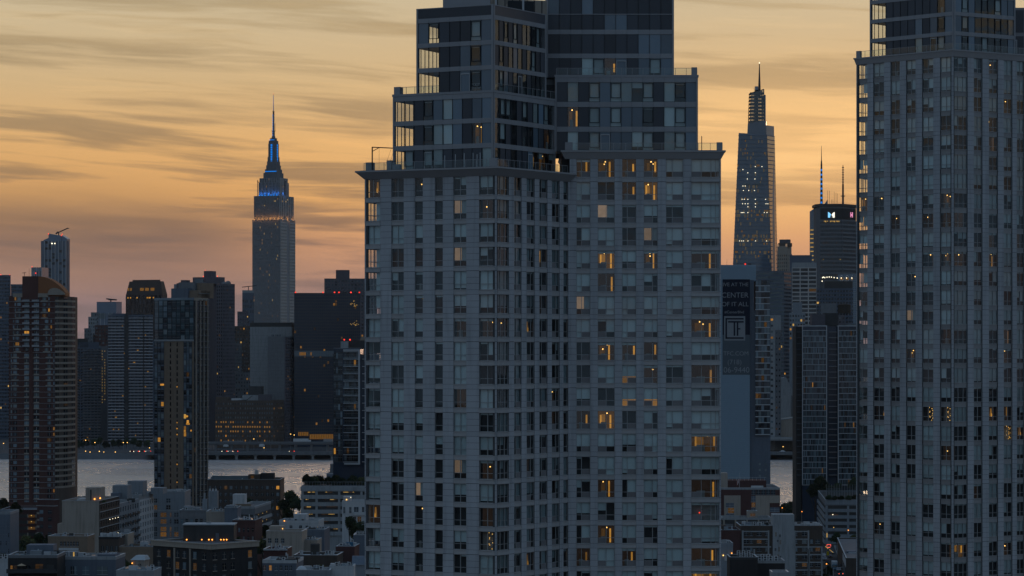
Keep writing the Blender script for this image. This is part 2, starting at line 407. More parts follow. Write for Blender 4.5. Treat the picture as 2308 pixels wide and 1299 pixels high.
def lit_room(win, w, h, style, rnd):
    m = MB(); mats = ['lit_dim', 'lit_mid', 'lit_bright', 'lamp_warm', 'lit_faint', 'lit_yellow', 'lamp_red', 'interior_wall']
    wall = {'s': 4, 'w': 4, 'y': 0, 'd': 4, 'l': 4, 'u': 1, 'f': 4, 'x': 7, 'r': 7, 'h': 4}.get(style, 4)
    y = .95
    m.quad([(.03, y, .03), (w-.03, y, .03), (w-.03, y, h-.03), (.03, y, h-.03)], wall)
    m.quad([(.03, .4, h-.02), (w-.03, .4, h-.02), (w-.03, y, h-.02), (.03, y, h-.02)], 4)
    if style in 'swyh':
        n = 2 if style == 'y' else 1
        for i in range(n):
            a = (.62+.2*rnd.random())*w if i == 0 else .14*w
            ww = min(w*(.16+.08*rnd.random())*(1.5 if style == 'y' else 1), .23)
            m.box(a, min(a+ww, w-.06), y-.08, y-.03, h*(.04 if rnd.random() < .5 else .3), h*(.72+.2*rnd.random()), 2 if style != 'h' else 1)
        if style in 'wy':
            m.box((.06+.2*rnd.random())*w, .45*w, y-.06, y-.02, h*(.30 if style == 'y' else .04), h*.8, 0 if style == 'w' else 1)
            m.ball((w*(.3+.3*rnd.random()), .7, h*.86), .09, 3)
        m.box(w*.2, w*.5, y-.2, y-.1, .04, h*.38, 7)
    if style in 'lwd' and rnd.random() < .8: m.ball((w*(.25+.5*rnd.random()), .7, h*(.62+.25*rnd.random())), .085, 3)
    if style == 'f':
        x = w*(.45+.4*rnd.random()); m.cyl(x, .6, h*.30, h*.52, .12, .07, 8, 2); m.ball((x, .6, h*.33), .1, 3); m.cyl(x, .75, h*.3, h*.85, .2, .1, 8, 1)
    if style == 'x':
        for i in range(14): m.ball((w*(.72+.2*math.sin(i*1.3)), .42, h*(.08+.065*i)), .045, 3, 6, 4)
    if style == 'r': m.ball((w*.3, .6, h*.42), .1, 6); m.ball((w*.3, .58, h*.4), .05, 3)
    m.build('lit_room', mats, win)
def window(T, loc, rz, w, h, kind, rnd, lit=None, dim=False, clear=False, blindp=.5, mt='blind'):
    w, h = q(w), q(h)
    o = place('window', frame_mesh(w, h, kind), T, loc, rz)
    place('pane', pane_mesh(w, h, dim), o)
    L = lights_of(w, kind)
    if kind in ('cl', 'cr', 'cm', 'c3'):
        i = {'cl': 1, 'cr': 0, 'cm': 0, 'c3': 0}[kind]
        place('grille', cached(('gr', w, h, kind), lambda: MB().box(L[i]*w+.07, L[i+1]*w-.06, .175, .25, .06, .31*h-.04).mesh('grille', [M('grille')])), o)
    if lit == 'b':
        place('blind', cached(('lb', w, h), lambda: MB().box(.04, w*.55, .34, .35, .30*h, h-.03, 0).box(w*.55+.02, w-.04, .34, .35, .3*h, h-.03, 1).mesh('blind', [M('lit_blind'), M('blind_dim')])), o)
        return o
    if lit:
        lit_room(o, w, h, lit, rnd)
        if lit == 'u': place('blind', blind_mesh(.04, w-.04, h, .62, mt), o)
        elif rnd.random() < .35: place('blind', blind_mesh(.04, w-.04, h, .16, mt), o)
        return o
    if clear:
        if kind == 'n' and len(L) == 3 and rnd.random() < .75: place('blind', blind_mesh(q(L[1]*w+.3, 100), q(w-.04, 100), h, pick([(1.0, 3), (.66, 1)], rnd), mt), o)
        return o
    full = rnd.random()
    if full < blindp:
        d = pick([(1.0, 5), (.7, 3), (.6, 2), (.9, 2)], rnd); place('blind', blind_mesh(.04, w-.04, h, d, mt), o)
    elif full < blindp+.28:
        for i in range(len(L)-1):
            d = pick([(.12, 3), (.45, 2), (.68, 3), (0, 3)], rnd)
            if d and (L[i+1]-L[i])*w > .2: place('blind', blind_mesh(q(L[i]*w+.05, 100), q(L[i+1]*w-.05, 100), h, d, mt), o)
    elif full < blindp+.38:
        place('blind', blind_mesh(.04, w-.04, h, .12, mt), o)
    return o
def facade(T, ps, pe, cols, nrow, ztop, pitch, oh, seed, lits={}, r0=0, dim=False, mt='blind', blindp=.5, clearset=(), out=.0, bays=(), smat='stone_trim'):
    """stone piers one per storey, a spandrel under every window, a window in every opening; cols = [(u0, u1, kind)]"""
    rnd = random.Random(seed); d = (pe-ps); Ln = d.length; d = d/Ln; n = V2(-d.y, d.x); rz = math.atan2(d.y, d.x); b = T.location
    P = lambda u, y, z: (ps.x+d.x*u+n.x*y-b.x, ps.y+d.y*u+n.y*y-b.y, z-b.z)
    edges = [0.0]+[e for c in cols for e in c[:2]]+[Ln]
    for r in range(r0, nrow):
        zt = ztop-pitch*r
        for i in range(0, len(edges), 2):
            w = edges[i+1]-edges[i]
            if w > .06: place('pier', pier_mesh(q(w, 100), pitch, r % 3 == 0), T, P(edges[i], 0, zt-pitch), rz)
        for ci, (u0, u1, kind) in enumerate(cols):
            w = u1-u0; o = .16 if ci in bays else out
            place('spandrel', spandrel_mesh(q(w, 100), q(pitch-oh), o, smat), T, P(u0, .03, zt-pitch), rz)
            k = kind
            window(T, P(u0, 0, zt-oh), rz, w, oh, k, rnd, lits.get((ci, r)), dim, (ci, r) in clearset, 0.0 if kind == 'dark' else blindp, mt)
def curtain(T, ps, pe, z0, nfl, pitch, bandh, npan, seed, types, post0=True, lits={}, top=0.0, clearset=(), doors=()):
    """metal bands between storeys, slim mullions, one glazing panel per bay; types = weights of panel kinds"""
    rnd = random.Random(seed); d = (pe-ps); Ln = d.length; d = d/Ln; n = V2(-d.y, d.x); rz = math.atan2(d.y, d.x); b = T.location
    P = lambda u, y, z: (ps.x+d.x*u+n.x*y-b.x, ps.y+d.y*u+n.y*y-b.y, z-b.z)
    pw = q((Ln-.5)/npan, 100); hh = q(pitch-bandh, 100)
    for r in range(nfl):
        z = z0+r*pitch
        for i in range(npan):
            g = .008
            place('band_panel', cached(('bp', pw, bandh), lambda: MB().box(g, pw-g, -.06, .3, 0, bandh).mesh('band_panel', [M('metal_band')])), T, P(.25+i*pw, 0, z+hh), rz)
            k = 'clear' if (i, r) in clearset else types[i][r] if isinstance(types[0], (list, str)) and not isinstance(types[0], tuple) else pick(types, rnd)
            k = {'D': 'panel_dark', 'B': 'panel_blue', 'C': 'clear', 'W': 'blind', 'O': 'open'}.get(k, k)
            if (i, r) in lits:
                o = place('glazing', pane_mesh(pw, hh, False), T, P(.25+i*pw, -.18, z), rz); lit_room(o, pw, hh, lits[(i, r)], rnd)
            elif k in ('panel_dark', 'panel_blue'):
                place('spandrel_glass', cached(('sg', pw, hh, k), lambda: MB().box(.02, pw-.02, .03, .2, .01, hh-.01).mesh('spandrel_glass', [M(k)])), T, P(.25+i*pw, 0, z), rz)
            else:
                o = place('glazing', pane_mesh(pw, hh, False), T, P(.25+i*pw, -.18, z), rz)
                if k == 'blind': place('blind', blind_mesh(.03, pw-.03, hh, pick([(.97, 3), (.97, 2), (.75, 2), (.3, 1)], rnd), pick([('blind', 2), ('blind_dim', 3)], rnd)), o)
                if k == 'open':
                    place('casement', cached(('cs', pw, hh), lambda: MB().box(.06, pw-.06, .1, .2, .2*hh, .2*hh+.08).box(.06, pw-.06, .1, .2, hh*.93, hh*.93+.07).box(.06, .14, .1, .2, .2*hh, hh*.93).box(pw-.14, pw-.06, .1, .2, .2*hh, hh*.93).mesh('casement', [M('frame_dark')])), o)
                    place('blind', blind_mesh(.03, pw-.03, hh, pick([(.97, 3), (.8, 2), (.12, 2)], rnd), 'blind_dim'), o)
            if (i, r) in doors:
                place('terrace_door', cached(('td', pw), lambda: MB().box(.1, .17, 0, .08, 0, 2.3).box(pw-.17, pw-.1, 0, .08, 0, 2.3).box(.17, pw-.17, 0, .08, 2.2, 2.3).mesh('terrace_door', [M('metal_light')])), T, P(.25+i*pw, -.06, z), rz)
            place('mullion', cached(('ml', hh), lambda: MB().box(-.025, .025, -.05, .1, 0, hh).mesh('mullion', [M('frame_dark')])), T, P(.25+i*pw, 0, z), rz)
    zt = z0+nfl*pitch
    MB().box(0, .26, -.10, .35, 0, zt-z0+top, 0).build('corner_post', 'metal_band', T, P(0, 0, z0), rz)
    MB().box(-.26, 0, -.10, .35, 0, zt-z0+top, 0).build('corner_post', 'metal_band', T, P(Ln, 0, z0), rz)
    if top:
        MB().box(.27, Ln-.27, 0, .35, 0, top-.12, 1).box(.26, Ln-.26, -.05, .4, top-.12, top, 0).build('parapet', ['metal_band', 'panel_dark'], T, P(0, 0, zt), rz)
def railing(T, ps, pe, z, h=1.05, step=1.3, solid0=0.0, solid1=0.0):
    d = (pe-ps); Ln = d.length; d = d/Ln; rz = math.atan2(d.y, d.x); b = T.location
    m = MB(); n = max(1, int(Ln/step))
    m.box(0, Ln, -.02, .03, h-.05, h, 0)
    for i in range(n+1): m.box(i*Ln/n-.025, i*Ln/n+.025, -.02, .03, 0, h-.05, 0)
    if solid0: m.box(0, solid0, -.06, .4, 0, h+.08, 0)
    if solid1: m.box(Ln-solid1, Ln, -.06, .4, 0, h+.08, 0)
    o = m.build('railing', ['metal_band'], T, (ps.x-b.x, ps.y-b.y, z-b.z), rz)
    MB().quad([(0, 0, .08), (Ln, 0, .08), (Ln, 0, h-.06), (0, 0, h-.06)]).build('glass_guard', 'glass_rail', o)

PITCH = 3.05
def local(T, poly): return [(p[0]-T.location.x, p[1]-T.location.y) for p in poly]
# ---------------------------------------------------------------- centre tower
P0, P1, P2 = V2(X(822, 367.4), 367.4), V2(X(1118, 358.8), 358.8), V2(X(1284, 372.4), 372.4)
P3 = V2(X(1625, 372.4), 372.4)
dA = (P1-P0).normalized(); nA = V2(-dA.y, dA.x); PA = P0+nA*17.0; PBK = V2(P2.x, 390.0)
T = thing('apartment_tower', 'tall grey stone apartment tower in the middle with stepped glass penthouses and flared cornices', 'tower', (P1.x, P1.y, 0))
LA = (P1-P0).length; dB = (P2-P1).normalized(); LB = (P2-P1).length
cA = [(max(.08, u_at(a, P0, dA)), u_at(b, P0, dA), k) for a, b, k in [(825, 857, 'n'), (882, 910, 'n'), (935, 953, 'n'), (980, 998, 'dark'), (1022, 1051, 'n'), (1080, 1115.5, 'n')]]
cB = [(max(.16, u_at(a, P1, dB)), u_at(b, P1, dB), k) for a, b, k in [(1120, 1147, 'n'), (1159, 1175.5, 'cl'), (1187, 1205, 'cr'), (1216, 1234, 'cl'), (1244, 1261.5, 'cr'), (1270, 1281, 'n')]]
dC = V2(1, 0)
cC = [(u_at(a, P2, dC), u_at(b, P2, dC), k) for a, b, k in [(1299, 1330.5, 'cl'), (1347, 1385.5, 'cm'), (1402, 1434, 'cl'), (1451, 1482.5, 'cr'), (1501, 1540, 'cl'), (1558, 1621.5, 'c3')]]
ZT, OH, NR = 112.45, 2.44, 19
litA = {(0, 0): 'f', (1, 0): 'd', (2, 0): 'd', (4, 1): 'b', (5, 1): 'd', (4, 3): 'b', (2, 4): 's', (4, 6): 's', (5, 6): 'd', (4, 12): 'b', (2, 13): 'b', (0, 14): 'f', (2, 14): 'd', (5, 14): 'l',
        (2, 15): 's', (5, 15): 'x', (2, 16): 'h', (2, 5): 'd', (5, 12): 'd', (4, 9): 'd'}
litB = {(3, 3): 's', (2, 6): 'f', (5, 6): 'l', (0, 6): 'l', (2, 16): 'f', (1, 0): 'd', (3, 5): 'd', (4, 9): 'd', (5, 16): 'd', (2, 12): 'd', (4, 10): 'l'}
litC = {(0, 0): 's', (1, 0): 'w', (2, 0): 's', (3, 0): 'w', (2, 1): 's', (3, 1): 'y', (1, 2): 'b', (3, 3): 'b', (1, 4): 'y', (3, 4): 'w', (5, 4): 's', (1, 5): 's', (0, 6): 'b', (5, 7): 'w',
        (1, 8): 'w', (2, 8): 's', (3, 8): 's', (2, 9): 'u', (3, 9): 'l', (5, 9): 's', (2, 10): 'u', (3, 10): 'u', (0, 11): 's', (1, 11): 'y', (5, 12): 'y', (1, 14): 'w', (5, 14): 's', (5, 15): 'r',
        (1, 16): 'w', (0, 17): 'h', (2, 17): 's', (5, 17): 's', (5, 18): 'y'}
facade(T, P0, P1, cA, NR, ZT, PITCH, OH, 11, litA, bays=(0, 5), clearset={(0, 1), (0, 3), (0, 4), (0, 5)}, blindp=.52)
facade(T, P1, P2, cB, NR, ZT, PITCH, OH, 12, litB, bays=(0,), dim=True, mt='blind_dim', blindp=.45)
facade(T, P2, P3, cC, NR+1, ZT+PITCH, PITCH, OH, 13, litC, bays=(5,), blindp=.6)
LS = (P0-PA).length
facade(T, PA, P0, [(LS-4.6, LS-.18, 'side')], NR, ZT, PITCH, OH, 14, bays=(0,), blindp=1.0, clearset={(0, r) for r in range(0, 7)})
for poly, z1, nm in (([P0+dA*4.3+nA*.6, P1+V2(.1, 1.4), P2+V2(-.5, 1.5), PBK, PA+dA*4.3], ZT+.4, 'a'), ([P2+V2(-1.0, 1.25), P3+V2(-.9, 1.25), P3+V2(-.6, 20), P2+V2(-1, 20)], ZT+PITCH+.4, 'b')):
    MB().prism(local(T, poly), 0, z1).build('core', 'interior_shade', T)
w1 = [P0, P1, P2, PBK, PA]; w2 = [P2+V2(-.6, .02), P3, P3+V2(0, 21), P2+V2(-.6, 21)]
for r in range(NR):
    z = ZT-PITCH*(r+1)
    MB().prism(local(T, offset(w1, -.45)), z+.02, z+PITCH-OH-.04).build('floor_slab', 'slab', T)
    MB().prism(local(T, offset(w2, -.45)), z+.03, z+PITCH-OH-.03).build('floor_slab', 'slab', T)
MB().prism(local(T, offset(w1, -.02)), 0, ZT-PITCH*NR-.01).prism(local(T, offset(w2, -.02)), 0, ZT-PITCH*NR-.02).build('lower_shaft', 'stone', T)
MB().box(0, .5, -.5, 18, 0, ZT-(ZT-PITCH*NR)+PITCH).build('side_wall', 'stone', T, (P3.x-.52-P1.x, P3.y+1-P1.y, ZT-PITCH*NR))
def cornice(T, poly, z0, z1, over, lo=.03):
    a, b_ = offset(poly, lo), offset(poly, over); zm = z1-.22
    m = MB(); m.prism(local(T, a), z0, zm, 0, local(T, offset(poly, over-.08))); m.prism(local(T, b_), zm, z1, 0)
    m.build('cornice', 'cornice_stone', T)
    MB().prism(local(T, offset(poly, over-.5)), z1, z1+.06).build('terrace', 'roof_grey', T)
cornice(T, w1, ZT, 113.55, .95); cornice(T, w2, ZT+PITCH, 116.62, .60)
# penthouses on the left wing
Z1 = 113.62; pp = 3.24
Q1 = V2(X(1112, 361.5), 361.5)
def left_to(px, p, d): return p-d*((p.x-(px-CX)/F*p.y)/(d.x-(px-CX)/F*d.y))
dB2 = V2(math.cos(R(58)), math.sin(R(58)))
def right_to(px, p, d):
    k = (px-CX)/F
    return p+d*((k*p.y-p.x)/(d.x-k*d.y))
QL1, QR1 = left_to(886, Q1, dA), right_to(1251, Q1, dB2)
QL2, QR2 = left_to(939, Q1, dA), right_to(1230, Q1, dB2)
tl1 = ['CWC', 'COO', 'DDD', 'OOO', 'BBW', 'WWB', 'WBB', 'DDD', 'BBB', 'BCW']
curtain(T, QL1, Q1, Z1, 3, pp, .62, 10, 21, [s for s in ['CCC', 'OOO', 'DDD', 'OOO', 'WWB', 'DWW', 'DBB', 'DDD', 'DBB', 'WBB']], lits={(8, 1): 'w'}, clearset={(0, 1), (0, 2), (1, 1), (1, 2)}, doors={(3, 0)})
curtain(T, Q1, QR1, Z1, 3, pp, .62, 11, 22, [('panel_dark', 4), ('open', 2), ('blind', 1), ('panel_blue', 1), ('clear', 3)], lits={(9, 0): 'w', (7, 0): 's', (10, 1): 'h'}, doors={(6, 0)})
Z2 = Z1+3*pp+.35
curtain(T, QL2, Q1, Z2, 3, pp, .58, 7, 23, ['CCB', 'OOO', 'DDD', 'DDD', 'BBD', 'OOO', 'BBB'], top=1.35, clearset={(0, 0), (0, 1), (1, 0), (1, 1)}, doors={(4, 0)})
curtain(T, Q1, QR2, Z2, 3, pp, .58, 11, 24, [('panel_dark', 5), ('clear', 3), ('open', 1), ('panel_blue', 1)], top=1.35, lits={(5, 1): 'l'}, doors={(5, 0)})
nB2 = V2(-dB2.y, dB2.x)
def pent(polyo, z0, z1, inset, nfl, base):
    MB().prism(local(T, inset), z0, z1).build('core', 'interior_shade', T)
    for r in range(nfl+1):
        MB().prism(local(T, offset(polyo, -.22)), base+r*pp-.4, base+r*pp-.02).build('floor_slab', 'slab', T)
po1 = [QL1, Q1, QR1, QR1+V2(-2, 8), QL1+nA*13]; po2 = [QL2, Q1, QR2, QR2+V2(-2, 8), QL2+nA*13]
pent(po1, Z1, Z1+3*pp+.2, [QL1+dA*4.2+nA*.8, Q1+V2(.1, 1.1), QR1+dB2*1.0+nB2*1.0, QR1+dB2*1.0+V2(-2.5, 8), QL1+dA*4.2+nA*12], 3, Z1)
pent(po2, Z2, Z2+3*pp+.5, [QL2+dA*4.0+nA*.8, Q1+V2(.1, 1.1), QR2+dB2*1.0+nB2*1.0, QR2+dB2*1.0+V2(-2.5, 8), QL2+dA*4.0+nA*12], 3, Z2)
for ql, zz, n in ((QL1, Z1, 3), (QL2, Z2, 3)):
    pe = ql+nA*13; b = T.location; d = (ql-pe).normalized(); rz = math.atan2(d.y, d.x); m = MB(); g = MB()
    for r in range(n):
        m.box(0, 13, -.05, .25, r*pp+pp-.6, (r+1)*pp, 0)
        for i in range(8): m.box(13-i*1.1-.06, 13-i*1.1, .0, .1, r*pp, r*pp+pp-.6, 1)
        g.quad([(4.2, .02, r*pp), (13, .02, r*pp), (13, .02, r*pp+pp-.6), (4.2, .02, r*pp+pp-.6)])
        m.box(0, 4.2, 0, .2, r*pp, r*pp+pp-.6, 1)
    o = m.build('side_frame', ['metal_band', 'frame_dark'], T, (pe.x-b.x, pe.y-b.y, zz), rz); g.build('side_glazing', 'glass_clear', o)
MB().prism(local(T, offset(po1, .10)), Z1+3*pp+.02, Z1+3*pp+.34).build('terrace', 'metal_band', T)
MB().prism(local(T, offset(po2, -.3)), Z2+3*pp+.5, Z2+3*pp+.8).build('roof', 'roof_grey', T)
zr2 = Z1+3*pp+.34
railing(T, QL1+V2(.6, .1), Q1+V2(0, .12), zr2, .95, 1.2, .0, 0.0); railing(T, Q1+V2(.12, .1), QR1, zr2, .95, 1.1)
MB().box(0, .9, 0, .9, 0, 1.0).build('terrace_planter', 'metal_band', T, (QL1.x-P1.x+.1, QL1.y-P1.y+.1, zr2), math.atan2(dA.y, dA.x))
railing(T, P0+V2(-.2, .1)+nA*.2, P1+V2(0, -.1)+nA*.3, Z1, 1.0, 1.5, 0, 1.1); railing(T, P1+V2(.2, .15), P2+V2(-.3, .1), Z1, 1.0, 1.2)
MB().box(0, .9, 0, .9, 0, 1.1).box(2.6, 3.3, 1, 1.8, 0, 1.35).box(3.5, 4.6, .9, 1.5, 0, .8).build('terrace_planter', 'metal_band', T, (P0.x-P1.x+.1, P0.y-P1.y+.4, Z1), math.atan2(dA.y, dA.x))
m = MB(); m.bar((0, 0, 0), (0, 0, 3.1), .09, n=6); m.bar((0, 0, 3.05), (2.7, .3, 2.95), .07, n=6); m.bar((0, 0, 2.5), (.9, .1, 3.0), .05); m.bar((.9, .1, 3.0), (.9, .1, .2), .015); m.bar((2.5, .3, 2.95), (1.7, .2, .6), .015); m.bar((2.7, .3, 2.3), (2.2, .2, .6), .015)
m.build('davit', 'metal_dark', T, (X(839, 367)-P1.x, 367.0-P1.y, Z1))
for i, (px, hgt) in enumerate([(995, 1.7), (1019, 1.8), (1039, 1.9), (1059, 1.9), (1068, 1.7), (1075, 1.9)]):
    u = u_at(px, P0, dA); p = P0+dA*u+nA*.9; MB().box(-.05, .05, -.05, .05, 0, hgt).build('terrace_post', 'metal_light', T, (p.x-P1.x, p.y-P1.y, Z1))
# penthouses on the right wing
S1L, S1R = V2(X(1251, 375.4), 375.4), V2(X(1573, 375.4), 375.4)
Z3 = 116.7; p3 = 3.33
t1 = ['DDD', 'WWW', 'DDD', 'OOO', 'BBB', 'BOO', 'BBW', 'WBW', 'OOO', 'DDD', 'WWW', 'OOO', 'BBB']
curtain(T, S1L, S1R, Z3, 3, p3, .68, 13, 31, t1, lits={(1, 1): 'w'}, doors={(4, 0)})
S2L, S2R = V2(X(1231, 379), 379), V2(X(1519, 379), 379)
Z4 = Z3+3*p3+.3
curtain(T, S2L, S2R, Z4, 2, 3.24, .62, 11, 32, ['DD', 'DD', 'DD', 'WD', 'OD', 'CD', 'BD', 'DD', 'BB', 'OB', 'BB'], lits={(5, 0): 's'}, doors={(6, 0)})
curtain(T, S2L, S2R, Z4+6.48, 3, 2.15, .10, 11, 33, [('panel_dark', 8), ('panel_blue', 1)], top=.6)
for L_, R_, za, zb in ((S1L, S1R, Z3, Z4-.3), (S2L, S2R, Z4, Z4+13.4)):
    MB().prism(local(T, [L_+V2(.3, 1.15), R_+V2(-.3, 1.15), R_+V2(-.3, 14), L_+V2(.3, 14)]), za, zb).build('core', 'interior_shade', T)
    MB().box(-.3, 0, 0, 13, 0, zb-za).build('side_wall', 'metal_band', T, (R_.x-P1.x, R_.y+.36-P1.y, za))
    MB().box(0, .3, 0, 13, 0, zb-za).build('side_wall', 'panel_dark', T, (L_.x-P1.x, L_.y+.36-P1.y, za))
for r in range(3): MB().box(.3, S1R.x-S1L.x-.3, .32, 2, -.3, .0).build('floor_slab', 'slab', T, (S1L.x-P1.x, S1L.y-P1.y, Z3+r*p3))
MB().prism(local(T, [S1L+V2(-.1, -.1), S1R+V2(.1, -.1), S1R+V2(.1, 14), S1L+V2(-.1, 14)]), Z4-.3, Z4).build('terrace', 'metal_band', T)
railing(T, S1L+V2(.2, .1), S1R+V2(-.1, .1), Z4, .95, 1.4, 0, .75)
railing(T, P2+V2(-.6, .1), P3+V2(.2, .1), Z3, .95, 1.5, 1.0, .75)
m = MB(); m.box(0, .1, 0, .1, 0, 1.9).build('terrace_post', 'metal_dark', T, (X(1581, 373)-P1.x, 14.4, Z3))
m = MB(); xw = X(1254, 379.5)-X(1226, 379.5); m.box(0, xw, 0, 8, 0, Z4-Z3+.2, 0)
for i in range(4): m.box(.03, xw-.03, -.05, 0, .1+i*3.33, 2.7+i*3.33, 1)
m.build('link_wall', ['metal_band', 'panel_dark'], T, (X(1226, 379.5)-P1.x, 379.6-P1.y, Z3))
# roof machinery
zr = Z2+3*pp+.8
MB().box(0, 4.8, 0, 5, 0, 2.4).box(4.8, 6.2, 0, 4, 0, 1.9).build('machine_room', 'metal_band', T, (X(998, 366)-P1.x, 366.5-P1.y, zr))
m = MB(); m.box(0, 9.5, 0, 7, 0, 2.6, 0)
for i in range(9): m.box(.3+i*1.05, .42+i*1.05, -.05, 0, 0, 2.6, 1)
m.box(3.9, 7.6, -.06, 0, .3, 2.4, 2)
m.build('machine_screen', ['tan_stone', 'metal_dark', 'frame_dark'], T, (X(1082, 371)-P1.x, 371.0-P1.y, zr), R(20))
m = MB(); m.cyl(0, 0, 0, 4, .14, n=8); m.build('flue', 'metal_light', T, (X(1179, 371.6)-P1.x, 368.7-P1.y, zr-1))
m = MB(); m.cyl(0, 0, 0, 3.4, .12, n=8); m.build('flue', 'metal_light', T, (X(1118, 366)-P1.x, 365-P1.y, zr-1))
m = MB(); m.bar((0, 0, 1.6), (9, 1, 2.9), .03)
for i in range(6): m.bar((i*1.8, i*.2, 0), (i*1.8, i*.2, 1.6+i*.26), .03)
m.build('roof_railing', 'metal_dark', T, (X(1050, 369)-P1.x, 369-P1.y, zr+1.6))

# ---------------------------------------------------------------- right tower
D0, D1 = 451.0, 437.9
P0, P1 = V2(X(1930, D0), D0), V2(X(2147, D1), D1)
dB = V2(12.4, 7.6).normalized(); P2 = right_to(2330, P1, dB)
dA = (P1-P0).normalized(); nA = V2(-dA.y, dA.x); PA = P0+nA*17
T = thing('apartment_tower', 'tall grey stone apartment tower at the right cut off by the picture edge', 'tower', (P1.x, P1.y, 0))
cA = [(max(.08, u_at(a, P0, dA)), u_at(b, P0, dA), k) for a, b, k in [(1932, 1955, 'n'), (1968, 1992.5, 'n'), (2007, 2028, 'n'), (2042, 2063.5, 'n'), (2078, 2103.5, 'n'), (2118.5, 2144.5, 'n')]]
cB = [(max(.16, u_at(a, P1, dB)), u_at(b, P1, dB), k) for a, b, k in [(2149.5, 2181, 'n'), (2195, 2214.5, 'n'), (2229, 2249.5, 'n'), (2262.5, 2282, 'n'), (2292, 2309, 'n')]]
ZT, OH, NR = 136.05, 2.34, 28
litA = {(2, 0): 's', (2, 3): 's', (0, 7): 'y', (1, 7): 'l', (5, 7): 'w', (2, 8): 'l', (4, 8): 'd', (5, 8): 'h', (2, 10): 's', (4, 10): 'l', (5, 10): 'w', (3, 11): 'l', (0, 12): 'h', (3, 13): 'b', (5, 14): 's',
        (3, 15): 'w', (1, 18): 'f', (5, 18): 'x', (4, 18): 'x', (3, 20): 'd', (2, 25): 's', (1, 24): 'd', (1, 12): 'd', (5, 20): 'd'}
litB = {(2, 0): 'd', (2, 3): 'd', (2, 4): 'h', (0, 8): 'l', (2, 9): 'l', (2, 10): 'w', (0, 10): 'd', (3, 14): 'h', (3, 15): 'd', (3, 18): 'h', (3, 19): 'x', (4, 19): 'f', (2, 18): 'f', (0, 25): 'y', (3, 25): 'd', (4, 9): 'd', (3, 2): 'd', (1, 22): 'd'}
facade(T, P0, P1, cA, NR, ZT, PITCH, OH, 41, litA, clearset={(0, 0), (0, 3), (0, 4)}, blindp=.6, bays=(), out=-.14, smat='spandrel_brown')
facade(T, P1, P2, cB, NR, ZT, PITCH, OH, 42, litB, blindp=.55, bays=(), mt='blind_dim', out=-.14, smat='spandrel_brown')
LS = (P0-PA).length
facade(T, PA, P0, [(LS-4.2, LS-.18, 'side')], NR, ZT, PITCH, OH, 43, blindp=1.0, clearset={(0, r) for r in range(0, 12)})
w1 = [P0, P1, P2, P2+V2(0, 16), PA]
MB().prism(local(T, [P0+dA*3.6+nA*.8, P1+V2(.1, 1.3), P2+V2(-.5, 1.4), P2+V2(-.5, 16), PA+dA*3.6]), 0, ZT+.3).build('core', 'interior_shade', T)
for r in range(NR):
    z = ZT-PITCH*(r+1); MB().prism(local(T, offset(w1, -.45)), z+.02, z+PITCH-OH-.04).build('floor_slab', 'slab', T)
MB().prism(local(T, offset(w1, -.02)), 0, ZT-PITCH*NR-.01).build('lower_shaft', 'stone', T)
cornice(T, w1, ZT, 137.15, .35)
ZP = 137.22; Q1 = V2(X(2150, 440.5), 440.5)
QL, QR = left_to(1961, Q1, dA), right_to(2288, Q1, dB)
def cl(n): return n
curtain(T, QL, Q1, ZP, 4, 3.1, .62, 11, 51, ['CCCC', 'OOOO', 'DDDD', 'DDDD', 'DDDD', 'DDDD', 'WBDD', 'DDDD', 'CBDD', 'OOOO', 'BBBB'], clearset={(0, 0), (0, 1), (0, 2), (1, 0), (1, 1), (1, 2)}, doors={(8, 0)}, lits={(9, 2): 's'})
curtain(T, Q1, QR, ZP, 4, 3.1, .62, 9, 52, ['BBBB', 'OOOO', 'BBBB', 'CCCC', 'OCOO', 'CCCC', 'OOOO', 'CCBB', 'BCBB'])
po = [QL, Q1, QR, QR+V2(-2, 12), QL+nA*13]
MB().prism(local(T, [QL+dA*3.8+nA*.8, Q1+V2(.1, 1.1), QR+V2(-.8, 1.2), QR+V2(-2.5, 12), QL+dA*3.8+nA*12]), ZP, ZP+12.4).build('core', 'interior_shade', T)
for r in range(5): MB().prism(local(T, offset(po, -.22)), ZP+r*3.1-.4, ZP+r*3.1-.02).build('floor_slab', 'slab', T)
pe = QL+nA*13; d = (QL-pe).normalized(); rz = math.atan2(d.y, d.x); m = MB(); g = MB()
for r in range(4):
    m.box(0, 13, -.05, .25, r*3.1+2.5, (r+1)*3.1, 0); m.box(0, 4.2, 0, .2, r*3.1, r*3.1+2.5, 1)
    for i in range(8): m.box(13-i*1.1-.06, 13-i*1.1, .0, .1, r*3.1, r*3.1+2.5, 1)
    g.quad([(4.2, .02, r*3.1), (13, .02, r*3.1), (13, .02, r*3.1+2.5), (4.2, .02, r*3.1+2.5)])
o = m.build('side_frame', ['metal_band', 'frame_dark'], T, (pe.x-P1.x, pe.y-P1.y, ZP), rz); g.build('side_glazing', 'glass_clear', o)
railing(T, P0+V2(-.1, .1)+nA*.2, P1+nA*.3, ZP, 1.0, 1.6, .8, 0); railing(T, P1+V2(.2, .2), P2+V2(-.3, .2), ZP, 1.0, 1.2)
m = MB(); m.bar((0, 0, 0), (0, 0, 3.3), .09, n=6); m.build('davit_post', 'metal_light', T, (X(2220, 445)-P1.x, 445-P1.y, ZP))
m = MB(); m.bar((0, 0, 0), (0, 0, 2.6), .09, n=6); m.bar((.1, 0, 2.5), (-2.4, -.3, 2.6), .06, n=6); m.build('davit', 'metal_light', T, (X(2290, 449)-P1.x, 448.5-P1.y, ZP))
m = MB(); m.box(0, 12, 0, 14, 0, 8.0, 0)
for i in range(8): m.box(.05+i*1.5, 1.45+i*1.5, -.05, 0, .2, 3.4, 1); m.box(.05+i*1.5, 1.45+i*1.5, -.05, 0, 4.0, 7.6, 1)
